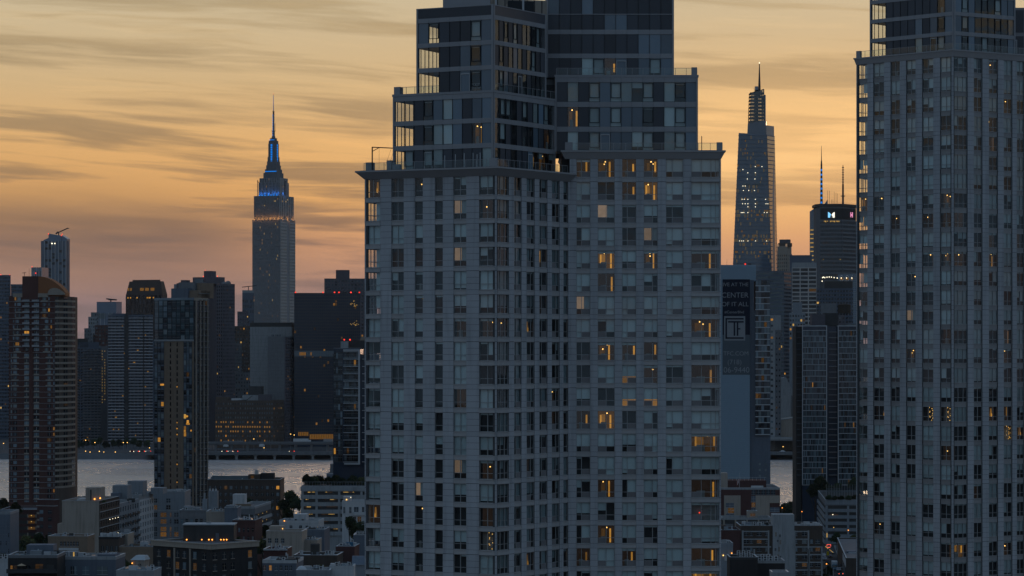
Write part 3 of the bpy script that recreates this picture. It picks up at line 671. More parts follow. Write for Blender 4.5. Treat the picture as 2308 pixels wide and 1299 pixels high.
m.build('rear_block', ['metal_band', 'panel_dark'], T, (X(2288, 450)-P1.x, 450.5-P1.y, ZP), 0)
# ================================================================ ground, river, far bank
SHORE_N, SHORE_F = 1525.0, 2347.0
m = MB(); m.box(-6000, 6000, -2000, SHORE_N, -6, 0); struct('ground', m, 'land')
m = MB(); m.box(-9000, 9000, SHORE_F+14, 20000, -6, 3.0); struct('far_ground', m, 'land')
wm = bpy.data.materials.new('river_water'); wm.use_nodes = True; t = NT(wm.node_tree); p = wm.node_tree.nodes['Principled BSDF']
geo = t.n('ShaderNodeNewGeometry'); sp = t.n('ShaderNodeSeparateXYZ'); t.link(geo.outputs['Position'], sp.inputs[0])
v1 = t.comb(t.math('MULTIPLY', sp.outputs[0], .40), t.math('MULTIPLY', sp.outputs[1], .09), 0.0)
v2 = t.comb(t.math('MULTIPLY', sp.outputs[0], .012), t.math('MULTIPLY', sp.outputs[1], .010), 2.0)
hgt = t.math('ADD', t.math('MULTIPLY', t.noise(v1, 1.0, 3.0, .65), 1.0), t.math('MULTIPLY', t.noise(v2, 1.0, 2.0), 1.5))
bp = t.n('ShaderNodeBump'); bp.inputs['Strength'].default_value = 1.0; bp.inputs['Distance'].default_value = 5.5; t.link(hgt, bp.inputs['Height'])
gl = t.n('ShaderNodeBsdfGlossy', _distribution='MULTI_GGX'); gl.inputs['Color'].default_value = (.70, .71, .73, 1)
t.link(t.math('ADD', .17, t.math('MULTIPLY', t.noise(t.comb(t.math('MULTIPLY', sp.outputs[0], .006), t.math('MULTIPLY', sp.outputs[1], .012), 5.0), 1.0, 3.0), .22)), gl.inputs['Roughness']); t.link(bp.outputs[0], gl.inputs['Normal'])
p.inputs['Base Color'].default_value = (.03, .04, .045, 1); p.inputs['Roughness'].default_value = .6
lw = t.n('ShaderNodeLayerWeight'); lw.inputs['Blend'].default_value = .5
mx = t.n('ShaderNodeMixShader'); t.link(t.math('ADD', .04, t.math('MULTIPLY', t.math('POWER', lw.outputs['Facing'], 4.0), .92)), mx.inputs[0]); t.link(p.outputs[0], mx.inputs[1]); t.link(gl.outputs[0], mx.inputs[2])
t.link(mx.outputs[0], [n_ for n_ in wm.node_tree.nodes if n_.type == 'OUTPUT_MATERIAL'][0].inputs[0])
MATS['river_water'] = wm
m = MB(); m.quad([(-6000, SHORE_N-2, -1.5), (6000, SHORE_N-2, -1.5), (6000, SHORE_F+16, -1.5), (-6000, SHORE_F+16, -1.5)]); struct('river', m, 'river_water')
m = MB(); m.box(-6000, 6000, SHORE_N-1.5, SHORE_N+.5, -6, .6); struct('quay_wall', m, 'bank_stone')
# far bank: rubble slope on the left, the motorway on piles in the middle and right
m = MB()
m.prism([(-900, SHORE_F), (X(340, SHORE_F), SHORE_F), (X(340, SHORE_F), SHORE_F+16), (-900, SHORE_F+16)], -3, 3.0, top=[(-900, SHORE_F+9), (X(340, SHORE_F), SHORE_F+9), (X(340, SHORE_F), SHORE_F+16), (-900, SHORE_F+16)])
struct('far_bank', m, 'bank_stone')
m = MB(); m.box(X(330, SHORE_F), 1200, SHORE_F-6, SHORE_F+24, 2.2, 4.2); m.box(X(330, SHORE_F), 1200, SHORE_F-6.4, SHORE_F-6, 2.4, 5.2)
rd = struct('riverside_road', m, 'concrete_dark')
m = MB(); m.box(X(330, SHORE_F), 1200, SHORE_F+12, SHORE_F+14, -5, 2.2); struct('river_wall', m, 'roof_dark')
pm = MB().box(-.9, .9, -1, 3, -5, 2.3).box(-1.6, 1.6, -1.4, 3, 1.4, 2.25).mesh('pile', [M('concrete')])
for i, px in enumerate(range(490, 760, 43)): place('pile', pm, rd, (X(px, SHORE_F-4), SHORE_F-4, 0))
m = MB(); m.box(X(470, 2420), X(770, 2420), 2420, 2428, 8.2, 10.2); m.box(X(470, 2420), X(770, 2420), 2419.4, 2420, 9.0, 11.0)
vd = struct('raised_road', m, 'concrete_dark')
for i, px in enumerate(range(486, 770, 36)): place('pier', cached('vpier', lambda: MB().box(-1, 1, 0, 5, 0, 8.3).mesh('pier', [M('concrete_dark')])), vd, (X(px, 2421), 2421, 0))
m = MB(); m.box(X(1690, 2400), X(1960, 2400), 2400, 2440, 12.5, 14.4); m.box(X(1690, 2400), X(1960, 2400), 2399.5, 2400, 13.4, 15.4)
struct('park_deck', m, 'concrete')

# ================================================================ parametric building
class B: pass
def bld(name, label, L, C, Rr, D, a, top, wall, depth=None, base=0.0, roof='roof_grey', par=.8, cat='building', coat=None, group=None):
    """a box whose front face runs from pixel column L to its near corner C and whose right face runs on to Rr"""
    if Rr is None and D > 2000 and abs(a) < 5: a = math.degrees(math.atan(((L+C)/2-CX)/F))       # turned so that neither flank shows
    a = R(a); b = B(); cx = X(C, D); kL = (L-CX)/F
    b.w = (cx-kL*D)/(math.cos(a)+kL*math.sin(a))
    if Rr is not None:
        kR = (Rr-CX)/F; b.d = (kR*D-cx)/(math.sin(a)-kR*math.cos(a))
    else: b.d = depth
    b.O = V2(cx-b.w*math.cos(a), D+b.w*math.sin(a)); b.D = D; b.a = a; b.h = Z(top, D); b.z0 = base
    b.root = thing(name, label, cat, (b.O.x, b.O.y, base), -a, group)
    b.wall = wall; b.top = b.h-base
    MB().box(0, b.w, 0, b.d, 0, b.top).build('wall', wall, b.root)
    if par:
        m = MB(); t_ = .35; z = b.top
        m.box(-.06, b.w+.06, -.06, t_, z, z+par); m.box(-.06, b.w+.06, b.d-t_, b.d+.06, z, z+par); m.box(-.06, t_, t_, b.d-t_, z, z+par-.004); m.box(b.w-t_, b.w+.06, t_, b.d-t_, z, z+par-.004)
        m.build('parapet', coat or wall, b.root)
        if D < 1350:
            m = MB(); z += par; t_ = .38
            m.box(-.1, b.w+.1, -.1, t_, z, z+.09); m.box(-.1, b.w+.1, b.d-t_, b.d+.1, z, z+.09); m.box(-.1, t_, t_, b.d-t_, z, z+.088); m.box(b.w-t_, b.w+.1, t_, b.d-t_, z, z+.088)
            m.build('coping', random.choice(['roof_light', 'concrete', 'metal_light', 'roof_light']), b.root)
    MB().box(t_ if par else .02, b.w-(t_ if par else .02), .36 if par else .02, b.d-(.36 if par else .02), b.top, b.top+.12).build('roof', roof, b.root)
    return b
def fm(b, face):
    return {'F': ((0, 0, 0), 0.0, b.w), 'R': ((b.w, 0, 0), R(90), b.d), 'L': ((0, b.d, 0), R(-90), b.d)}[face]
PANES = [('pane_dark', 5), ('pane_mid', 4), ('pane_sky', 2), ('pane_blind', 2)]
def grid(b, face, nx, nz, fx=.55, fz=.55, x0=0, x1=None, z0=0, z1=None, proud=.3, wall=None, band=None, panes=PANES, lit=0.04, seed=1, indiv=False, bandproud=None, mull=0, skip=None, litm=None, parent=None):
    """piers and spandrels stand proud of the wall; every opening gets its own recessed window"""
    loc, rz, Ln = fm(b, face); x1 = Ln if x1 is None else x1; z1 = b.top if z1 is None else z1
    rnd = random.Random(seed); px = (x1-x0)/nx; pz = (z1-z0)/nz; ww = px*fx; wh = pz*fz; bp_ = proud-.04 if bandproud is None else bandproud
    wall = wall or b.wall; band = band or wall
    m = MB()
    for i in range(nx+1):
        xa = x0 if i == 0 else x0+i*px-(px-ww)/2; xb = x1 if i == nx else x0+i*px+(px-ww)/2
        if xb-xa > .02: m.box(xa, xb, -proud, .05, z0, z1, 0)
    for j in range(nz+1):
        za = z0+.01 if j == 0 else z0+j*pz-(pz-wh)*.6; zb = z1-.01 if j == nz else z0+j*pz+(pz-wh)*.4
        if zb-za > .02: m.box(x0+.01, x1-.01, -bp_, .05, za, zb, 1)
    m.build('facade', [wall, band], b.root, loc, rz)
    lm = litm or [('lit_bright', 2), ('lit_mid', 4), ('lit_dim', 4), ('lit_yellow', 2)]
    names = list(dict.fromkeys([p_ for p_, _ in panes]+[p_ for p_, _ in lm])); mm = MB()
    for j in range(nz):
        for i in range(nx):
            if skip and skip(i, j): continue
            k = pick(lm, rnd) if rnd.random() < lit else pick(panes, rnd)
            xa = x0+i*px+(px-ww)/2; za = z0+j*pz+(pz-wh)*.4
            if indiv:
                W_, H_ = q(ww, 100), q(wh, 100)
                def mk():
                    g = MB().quad([(0, 0, 0), (W_, 0, 0), (W_, 0, H_), (0, 0, H_)], 0)
                    for s_ in range(mull): g.box(W_*(s_+1)/(mull+1)-.04, W_*(s_+1)/(mull+1)+.04, -.06, 0, 0, H_, 1)
                    g.box(0, W_, -.05, 0, H_*.62, H_*.62+.06, 1)
                    return g.mesh('window', [M(k), M('frame_grey')])
                o = place('window', cached(('gw', W_, H_, k, mull), mk), b.root)
                c, s = math.cos(rz), math.sin(rz)
                o.location = (loc[0]+c*xa+s*.04, loc[1]+s*xa-c*.04, za); o.rotation_euler = (0, 0, rz)
            else:
                mm.quad([(xa, -.04, za), (xa+ww, -.04, za), (xa+ww, -.04, za+wh), (xa, -.04, za+wh)], names.index(k))
    if not indiv and mm.f: mm.build('windows', names, b.root, loc, rz, 'stuff')
def on_roof(b, name, x0, x1, y0, y1, h, mt, z=None):
    return MB().box(x0, x1, y0, y1, 0, h).build(name, mt, b.root, (0, 0, b.top+.1 if z is None else z))
def xl(b, px):
    """local x on the front face of the building for a pixel column"""
    k = (px-CX)/F; c, s = math.cos(b.a), -math.sin(b.a)
    return (k*b.O.y-b.O.x)/(c-k*s)
def roof_px(b, name, pa, pb, ptop, y, dep, mt):
    xa, xb = xl(b, pa), xl(b, pb); h = Z(ptop, b.D)-b.h
    return MB().box(xa, xb, y, y+dep, 0, h).build(name, mt, b.root, (0, 0, b.top+.1))
def redlamps(b, pxs, y=.3, dz=.9, r=.7, mt='lamp_red'):
    for px in pxs: MB().ball((xl(b, px), y, b.top+dz), r, 0, 6, 4).build('warning_lamp', mt, b.root)
def water_tank(root, x, y, z, r=2.0, h=3.2, leg=1.6):
    m = MB(); m.cyl(0, 0, leg, leg+h, r, n=14); m.cyl(0, 0, leg+h, leg+h+1.3, r*1.08, .1, 14)
    for i in range(4): m.bar((r*.7*math.cos(.8+i*1.57), r*.7*math.sin(.8+i*1.57), 0), (r*.7*math.cos(.8+i*1.57), r*.7*math.sin(.8+i*1.57), leg+.1), .12)
    m.build('water_tank', 'bark', root, (x, y, z))
def condenser(root, x, y, z, s=1.0):
    me = cached('cond', lambda: MB().box(-.5, .5, -.2, .2, .12, 1.5, 0).box(-.5, -.4, -.2, .2, 0, .12, 1).box(.4, .5, -.2, .2, 0, .12, 1).cyl(0, 0, 0, 0, .01, n=3, m=1).mesh('air_conditioner', [M('white_paint'), M('frame_dark')]))
    o = place('air_conditioner', me, root, (x, y, z)); o.scale = (s, s, s)
    f = place('fan_grille', cached('fang', lambda: MB().quad([(.29*math.cos(k*math.pi/6), -.215, .47+.29*math.sin(k*math.pi/6)) for k in range(12)]).quad([(.29*math.cos(k*math.pi/6), -.215, 1.14+.29*math.sin(k*math.pi/6)) for k in range(12)]).mesh('fan_grille', [M('metal_dark')])), o)
# ================================================================ far bank: Manhattan side, grid turned about 22 degrees
GA = 22
OFF = [('pane_dark', 4), ('pane_mid', 4), ('pane_sky', 3)]
# ---- the great stepped stone skyscraper with the mast
D = 3836.0
E = bld('skyscraper', 'stepped limestone skyscraper with blue lit mast and antenna spire', 569.4, 632, 664.4, D, GA, 494, 'limestone', par=0, cat='skyscraper')
grid(E, 'F', 27, 62, .5, .62, z1=E.top, proud=1.0, band='concrete_dark', bandproud=.3, lit=.055, seed=3, panes=[('pane_dark', 5), ('pane_mid', 3), ('pane_sky', 2)])
rw = E.d
grid(E, 'R', 8, 62, .6, .55, x0=0, x1=rw*.40, z1=E.top, proud=.9, lit=.03, seed=4, wall='limestone_lit_pale', panes=[('pane_mid', 3), ('pane_sky', 5), ('pane_blind', 3)])  # right face coloured paler, as the sunset would light it
grid(E, 'R', 8, 62, .6, .55, x0=rw*.60, x1=rw, z1=E.top, proud=.9, lit=.03, seed=5, wall='limestone_lit_pale', panes=[('pane_mid', 3), ('pane_sky', 5), ('pane_blind', 3)])
def tier(b, pl, pc, pr, pt, pb, mt='limestone', nx=0, nz=0, seed=1, inset=None, wall2='limestone_lit_pale'):
    """a set-back block standing on building b, given by its pixel outline"""
    cx, cd = b.w, 0.0
    t = bld.__globals__['B'](); a = b.a; D_ = b.D+(inset or 3.0)
    kL, kC, kR = [(p_-CX)/F for p_ in (pl, pc, pr)]
    C_ = V2(kC*D_, D_); t.w = (C_.x-kL*D_)/(math.cos(a)+kL*math.sin(a)); t.d = (kR*D_-C_.x)/(math.sin(a)-kR*math.cos(a)); t.a = a; t.D = D_
    t.O = V2(C_.x-t.w*math.cos(a), D_+t.w*math.sin(a)); z0, z1 = Z(pb, D_), Z(pt, D_)
    o = MB().box(0, t.w, 0, t.d, 0, z1-z0).build('setback_block', mt, b.root)
    dv = t.O-b.O; c, s = math.cos(a), math.sin(a)
    o.location = (c*dv.x-s*dv.y, s*dv.x+c*dv.y, z0-b.z0)
    t.root = o; t.wall = mt; t.top = z1-z0; t.z0 = z0; t.h = z1
    if nx: grid(t, 'F', nx, nz, .5, .64, proud=1.0, band='concrete_dark', bandproud=.25, lit=.05, seed=seed, panes=OFF); grid(t, 'R', 8, nz, .6, .6, proud=.9, band='concrete_dark', bandproud=.25, lit=.05, seed=seed+1, wall=wall2, panes=[('pane_mid', 3), ('pane_sky', 5)])
    return t
t1 = tier(E, 573, 630, 661, 441, 494.2, nx=23, nz=11, seed=6, inset=2)
t2 = tier(E, 583.5, 631, 650, 411, 441.2, nx=15, nz=5, seed=8, inset=5)
t3 = tier(E, 585.6, 631, 647.4, 401, 411.2, inset=7, nx=12, nz=2, seed=61); t4 = tier(E, 593.6, 625, 639, 389.5, 401.2, inset=10, mt='concrete_dark'); t5 = tier(E, 597, 624, 636, 385, 389.7, inset=12, mt='concrete_dark')
mx, my = t5.root.location.x+t5.w/2, t5.root.location.y+t5.d/2
S = D/F
def zz(p): return Z(p, D)
m = MB()
for (pw, pa, pb) in [(30, 386, 380), (26, 380, 371), (23, 371, 362), (21, 362, 352), (18.5, 352, 322), (17, 322, 315)]: m.box(-pw*S*.48, pw*S*.48, -pw*S*.48, pw*S*.48, zz(pa)-.01*pa, zz(pb))
m.cyl(0, 0, zz(315.2), zz(311), 8.2*S, 7.6*S, 12); m.cyl(0, 0, zz(311), zz(309.5), 7.6*S*1.05, 8.4*S, 12); m.cyl(0, 0, zz(309.5), zz(304), 5*S, 3.5*S, 12)
o = m.build('mast', 'concrete_dark', E.root, (mx, my, 0))
m = MB(); m.cyl(0, 0, zz(304.2), zz(292), 3.2*S, n=8); m.cyl(0, 0, zz(293), zz(292), 5.5*S, n=10); m.cyl(0, 0, zz(292), zz(275), 2.3*S, n=8); m.cyl(0, 0, zz(275), zz(249), 1.9*S, n=8); m.cyl(0, 0, zz(249.5), zz(248.5), 3.2*S, n=8)
m.cyl(0, 0, zz(248.5), zz(209), .95*S, .35*S, 6); m.bar((2.3*S*1.8, 0, zz(291)), (2.3*S*1.8, 0, zz(275)), .5*S*.8)
for p_ in (255, 262, 268, 280, 284, 288): m.cyl(0, 0, zz(p_), zz(p_-.8), 2.9*S, n=8)
o = m.build('antenna', 'metal_dark', E.root, (mx, my, 0)); MB().ball((0, 0, zz(208.5)), .45, 0, 6, 4).build('beacon', 'lamp_red', o)
m = MB()
for k in range(11):
    z = zz(380-5.3*k); m.box(-2.2*S, 1.8*S, -9.6*S-.3, -9.6*S, z, z+3.6*S); m.box(9.6*S, 9.6*S+.3, -2.0*S, 2.0*S, z, z+3.6*S)
m.box(-14*S, 14*S, -14.9*S, -14.5*S, zz(386), zz(384.2)); m.box(14.5*S, 14.9*S, -14*S, 14*S, zz(386), zz(384.2)); m.box(-6*S, 6*S, -8.6*S, -8.3*S, zz(314), zz(312.6))
for k in range(9): m.box(-1.1*S, 1.1*S, -3.4*S, -3.2*S, zz(303-5.6*k), zz(301-5.6*k))
for k in range(7): m.box(-.6*S, .6*S, -1.2*S, -1.0*S, zz(245-5*k), zz(243.5-5*k))
m.build('blue_windows', 'lit_blue', E.root, (mx, my, 0), 0, 'stuff')
m = MB()
for px_ in (586, 592, 598, 606, 612, 618, 625): m.box(xl(t2, px_)-.8, xl(t2, px_)+.8, -1.6, -.9, .2, 1.6)
m.build('floodlight', 'lit_blue', t2.root, (0, 0, 0), 0, 'stuff')
def flood(b, x, y, z, c, e):
    l = bpy.data.lights.new('floodlight', 'POINT'); l.color = c; l.energy = e; l.shadow_soft_size = .6; o = bpy.data.objects.new('floodlight', l); col.objects.link(o); o.parent = b.root; o.location = (x, y, z)
for f_ in (.1, .3, .5, .72, .92): flood(t2, t2.w*f_, -2.8, 3, (.03, .25, 1), 450)
flood(t2, t2.w+2.8, t2.d*.3, 3, (.03, .25, 1), 450)
for f_ in (.03, .2, .36, .52, .68, .84, .99): flood(t1, t1.w*f_, -3.2, 1, (1, .42, .1), 420)
for f_ in (.1, .5, .9): flood(t1, t1.w+3.2, t1.d*f_, 1, (1, .42, .1), 420)
m = MB(); m.bar((0, 0, 0), (0, 0, 22), .5); m.bar((2, 0, 0), (2, 0, 20), .4); m.bar((0, 0, 20), (2, 0, 19), .4); m.build('roof_aerial', 'metal_dark', E.root, (t2.root.location.x-2, t2.root.location.y, t2.z0)); m2 = m.build('roof_aerial', 'metal_dark', E.root, (t2.root.location.x+t2.w+5, t2.root.location.y+4, t2.z0))

# ---- ribbed tower on the far left with a crane, and its lower neighbour
b = bld('skyscraper', 'slender ribbed blue glass skyscraper with a crane on its roof', 93, 149, 156, 3900, 14, 543, 'glass_blue', par=0, cat='skyscraper')
grid(b, 'F', 7, 58, .84, .84, proud=1.2, wall='metal_light', band='glass_blue', bandproud=.1, panes=[('glass_blue', 6), ('pane_dark', 2)], lit=.0, seed=21); grid(b, 'R', 2, 58, .8, .8, proud=.8, wall='metal_band', band='glass_blue', bandproud=.1, panes=[('glass_blue', 1)], lit=0, seed=22)
m = MB(); xa, xb = xl(b, 108), xl(b, 137); m.prism([(xa, 2), (xb, 2), (xb, 14), (xa, 14)], 0, [10.5, 7.5, 7.5, 10.5]); m.prism([(xb, 3), (xl(b, 149), 3), (xl(b, 149), 14), (xb, 14)], 0, [8, 3, 3, 8]); m.prism([(xl(b, 96), 3), (xa, 3), (xa, 14), (xl(b, 96), 14)], 0, [1.5, 4.5, 4.5, 1.5])
m.build('crown', 'glass_blue', b.root, (0, 0, b.top))
m = MB(); m.bar((0, 0, 0), (0, 0, 12), .9); m.bar((-4, 0, 9.5), (14, 0, 17), .8); m.bar((12, 0, 16.4), (16, 0, 16.5), .5); m.bar((-4, 0, 9), (-1, 0, 12), 1.2); m.build('roof_crane', 'metal_dark', b.root, (xl(b, 127), 8, b.top+1))
for px, py in ((108, 527), (139, 528), (137, 531)): MB().ball((xl(b, px), 2, Z(py, 3900)-b.z0), .8, 0, 6, 4).build('warning_lamp', 'lamp_red', b.root)
for px in (118, 124.5): MB().ball((xl(b, px), -1.3, Z(549, 3900)), .9, 0, 6, 4).build('flood_lamp', 'lamp_white', b.root)
b = bld('skyscraper', 'small striped dark tower beside the slender ribbed skyscraper', 71, 94, None, 3800, 12, 603, 'glass_blue', depth=25, par=0, cat='skyscraper')
grid(b, 'F', 6, 40, .6, .9, proud=.6, wall='metal_light', band='glass_black', bandproud=.1, panes=[('pane_dark', 3), ('glass_blue', 2)], lit=.0, seed=23); redlamps(b, [72]); MB().ball((xl(b, 81), -1, Z(616, 3800)), .9, 0, 6, 4).build('warning_lamp', 'lamp_red', b.root)
# ---- far left office slab
b = bld('office_building', 'dark grid office slab partly hidden behind the brick tower with sunset tinted crown', -30, 24, None, 2750, 0, 622, 'office_dark', depth=40, cat='office block'); grid(b, 'F', 16, 46, .7, .5, proud=.35, lit=.012, seed=24, panes=[('pane_dark', 6), ('pane_mid', 2)]); redlamps(b, [2, 21.5], r=.5)
b = bld('office_building', 'lower dark office wing with faint grid behind brick tower', 24.5, 60, None, 2750, 0, 643, 'office_dark', depth=40, cat='office block'); grid(b, 'F', 12, 43, .7, .5, proud=.35, lit=.015, seed=25, panes=[('pane_dark', 6), ('pane_mid', 2)])
# ---- pale glass building under construction, with its stepped neighbours
b = bld('office_building', 'pale blue glass block with a flat crane on its roof', 218, 262, 274.5, 3300, GA, 682, 'glass_blue', cat='office block'); grid(b, 'F', 5, 20, .9, .8, proud=.25, wall='metal_light', band='glass_blue', bandproud=.1, panes=[('glass_blue', 4), ('pane_sky', 2)], lit=.02, seed=26, z1=b.top-12)
m = MB(); m.bar((0, 0, 0), (0, 0, 3), .8); m.bar((-6, 0, 4.5), (8, 0, 3.2), .8); m.bar((-3, 0, 3.2), (8, 0, 3), .6); m.build('roof_crane', 'metal_dark', b.root, (xl(b, 244), 6, b.top))
m = MB()
for i in range(8):
    for j in range(3): m.box(xl(b, 221)+i*1.3, xl(b, 221)+i*1.3+1.0, -.4, -.3, b.top-19+j*2.2, b.top-17.2+j*2.2)
m.build('lit_panes', 'pane_blind', b.root, (0, 0, 0), 0, 'stuff')
for (pl, pr, pt, lab, wl) in [(190, 205, 742, 'narrow grey block stepping down beside pale glass building', 'concrete_dark'), (199, 219, 716, 'stepped grey block left of the pale glass building', 'concrete'), (205, 222, 706, 'small grey roof block against pale glass building', 'concrete_dark'), (214, 244, 735, 'reddish flat roofed block below the pale glass building', 'red_brick'), (210, 248, 757, 'brick block with dark blue scaffolding under construction', 'red_brick')]:
    b = bld('city_block', lab, pl, pr, None, 3000+(pt % 7)*25, 0, pt, wl, depth=25); grid(b, 'F', 4, 10, .55, .5, proud=.3, lit=.05, seed=pt, z0=b.top-40)
b = bld('city_block', 'low brick block with a lit corner behind the brick tower', 150, 168, None, 3050, 0, 751, 'red_brick', depth=25); grid(b, 'F', 4, 12, .5, .5, lit=.04, seed=31, z0=b.top-40)
MB().ball((xl(b, 158), -.5, Z(769, 3050)), .8, 0, 6, 4).build('wall_lamp', 'lamp_warm', b.root)
# ---- bronze tower with cut corners
b = bld('skyscraper', 'dark bronze tower with chamfered crown and lit top windows', 284, 366, 377, 2900, GA, 664, 'bronze', par=0, cat='skyscraper')
grid(b, 'F', 9, 30, .45, .8, proud=.6, wall='bronze', lit=.03, seed=32, panes=[('pane_dark', 5), ('pane_mid', 1)])
m = MB(); m.prism([(0, 0), (b.w, 0), (b.w, b.d), (0, b.d)], 0, Z(634, 2900)-b.h, 0, [(3, 2), (b.w-3, 2), (b.w-3, b.d-2), (3, b.d-2)]); m.box(5.5, b.w-6, 4, b.d-4, Z(634, 2900)-b.h, Z(630.5, 2900)-b.h); m.build('crown', 'bronze', b.root, (0, 0, b.top))
m = MB()
for f_ in (.04, .11, .38, .52, .67): m.box(b.w*f_, b.w*(f_+.10 if f_ > .2 else f_+.04), .4, .9, 4.0, 7.0)
m.build('lit_panes', 'lit_mid', b.root, (0, 0, b.top), 0, 'stuff')
m = MB()
for f_ in (.05, .12, .30, .58, .63, .66, .75): m.box(b.w*f_, b.w*f_+1.2, -.75, -.65, 0, 1.4)
m.build('ceiling_lamps', 'lit_bright', b.root, (0, 0, b.top-4), 0, 'stuff')
# ---- balcony towers on the waterfront
def balcony_tower(label, L, C, Rr, D, a, top, wall, slab, n, seed, lit=.03, cols=9, gap=None):
    b = bld('apartment_tower', label, L, C, Rr, D, a, top, wall, depth=24, cat='tower')
    grid(b, 'F', cols, n, .72, .6, proud=.2, lit=0, seed=seed, panes=[('pane_dark', 5), ('pane_mid', 3)])
    ms = cached(('bs', round(b.w, 1)), lambda: MB().box(.3, b.w*.36, -1.5, 0, 0, .9).box(b.w*.46, b.w-.2, -1.5, 0, 0, .9).mesh('balcony', [M(slab)]))
    ph = b.top/n
    for j in range(n): place('balcony', ms, b.root, (0, -.2, j*ph+.2))
    rnd = random.Random(seed); m = MB()
    for k in range(int(n*cols*lit)):
        x = rnd.uniform(.5, b.w-1.5); j = rnd.randrange(n); m.box(x, x+rnd.uniform(.7, 1.6), -.4, -.3, j*ph+1.3, j*ph+2.3)
    m.build('lit_windows', pick([('lit_bright', 1), ('lit_mid', 1)], rnd), b.root, (0, 0, 0), 0, 'stuff')
    return b
b = balcony_tower('banded balcony apartment tower rising over the river road', 243, 345, None, 2620, 3, 712, 'office_dark', 'balcony_slab', 43, 41, .04, 12)
MB().box(b.w*.37, b.w*.45, -2.2, 0, 0, b.top+2).box(b.w*.78, b.w*.80, -2.0, 0, 0, b.top).build('stair_shaft', 'roof_dark', b.root); on_roof(b, 'plant_room', 4, 16, 4, 14, 2, 'office_dark'); on_roof(b, 'plant_room', 22, 34, 4, 14, 1.6, 'roof_dark')
b = balcony_tower('lower dark banded apartment block beside the balcony tower', 150, 228, None, 2660, 0, 785, 'office_dark', 'concrete_dark', 34, 42, .035, 10)
on_roof(b, 'plant_room', 2, b.w-2, 2, 14, 5.5, 'office_dark'); on_roof(b, 'plant_room', 6, 20, 2, 12, 9, 'roof_dark')
b = bld('apartment_tower', 'narrow block with a bright column of stair lamps between balcony blocks', 226, 245, None, 2700, 0, 783, 'concrete_dark', depth=20, cat='tower')
m = MB(); rnd = random.Random(5)
for j in range(19):
    for x in (1.6, 4.0):
        if rnd.random() < .9: m.box(x, x+.6, -.4, -.2, b.top-4-j*2.75, b.top-3.4-j*2.75)
m.build('stair_lamps', 'lit_yellow', b.root, (0, 0, 0), 0, 'stuff'); MB().box(6.6, 8.0, -.4, 0, 5, b.top-3).build('wall_fin', 'concrete', b.root)
# ---- the tall dark brick pair
b = bld('apartment_tower', 'very dark brick tower with stepped roof, bulkhead and domes', 398, 470, 490, 2680, GA, 640, 'dark_brick', cat='tower'); grid(b, 'F', 12, 46, .5, .5, proud=.3, lit=.03, seed=44, panes=[('pane_dark', 5), ('pane_mid', 2)])
roof_px(b, 'bulkhead', 455, 471.5, 611, 4, 10, 'dark_brick'); roof_px(b, 'roof_block', 431, 490, 625, 3, 12, 'dark_brick'); roof_px(b, 'roof_glass', 437, 456, 628.5, 2, 1, 'pane_sky'); roof_px(b, 'gable', 404, 416, 631, 3, 8, 'dark_brick')
redlamps(b, [456, 488], y=2, dz=Z(623, 2680)-b.h, r=.5); redlamps(b, [458], y=4, dz=Z(609, 2680)-b.h, r=.4)
b = bld('apartment_tower', 'broad dark brick slab with many small windows and roof domes', 488, 502, 529, 2660, 60, 642, 'dark_brick', cat='tower'); grid(b, 'R', 9, 46, .45, .45, proud=.35, lit=.025, seed=45, panes=[('pane_dark', 4), ('pane_mid', 2)]); grid(b, 'F', 3, 46, .5, .5, proud=.3, lit=.02, seed=46, panes=[('pane_dark', 4), ('pane_mid', 2)])
m = MB(); m.ball((4, 6, 0), 2.6, 0, 10, 6); m.build('roof_dome', 'concrete_dark', b.root, (0, 0, b.top+.8)); m = MB(); m.ball((b.w-2, b.d-6, 0), 3.0, 0, 10, 6); m.build('roof_dome', 'concrete_dark', b.root, (0, 0, b.top+.8))
# ---- small ones left of the great skyscraper
b = bld('office_building', 'slim tower with pale top and crane left of the limestone skyscraper', 546, 572, None, 3450, 0, 662, 'office_dark', depth=25, cat='office block'); grid(b, 'F', 6, 24, .6, .55, proud=.3, lit=.04, seed=47, z1=b.top-6); on_roof(b, 'plant_room', 0, b.w, 0, 20, 4, 'concrete')
m = MB(); m.bar((0, 0, 0), (0, 0, 5), .5); m.bar((-8, 0, 4), (10, 0, 6), .5); m.build('roof_crane', 'metal_dark', b.root, (xl(b, 560), 5, b.top+4))
for (pl, pr, pt, wl, lab, D_) in [(535, 560, 704, 'dark_brick', 'small dark stepped block below the slim pale topped tower', 3300), (527, 566, 737, 'brown_brick', 'brown brick block between dark tower and blank concrete slab', 2820), (540, 568, 788, 'brown_brick', 'brown brick apartment block with small windows beside concrete slab', 2760), (527, 545, 776, 'concrete_dark', 'grey lower block squeezed beside the dark brick slab', 2740), (530, 566, 842, 'concrete_dark', 'low grey setback block above the old hospital', 2700)]:
    b = bld('city_block', lab, pl, pr, None, D_, 0, pt, wl, depth=20); grid(b, 'F', 6, 16, .45, .5, proud=.3, lit=.05, seed=pt+1, z0=b.top-55)
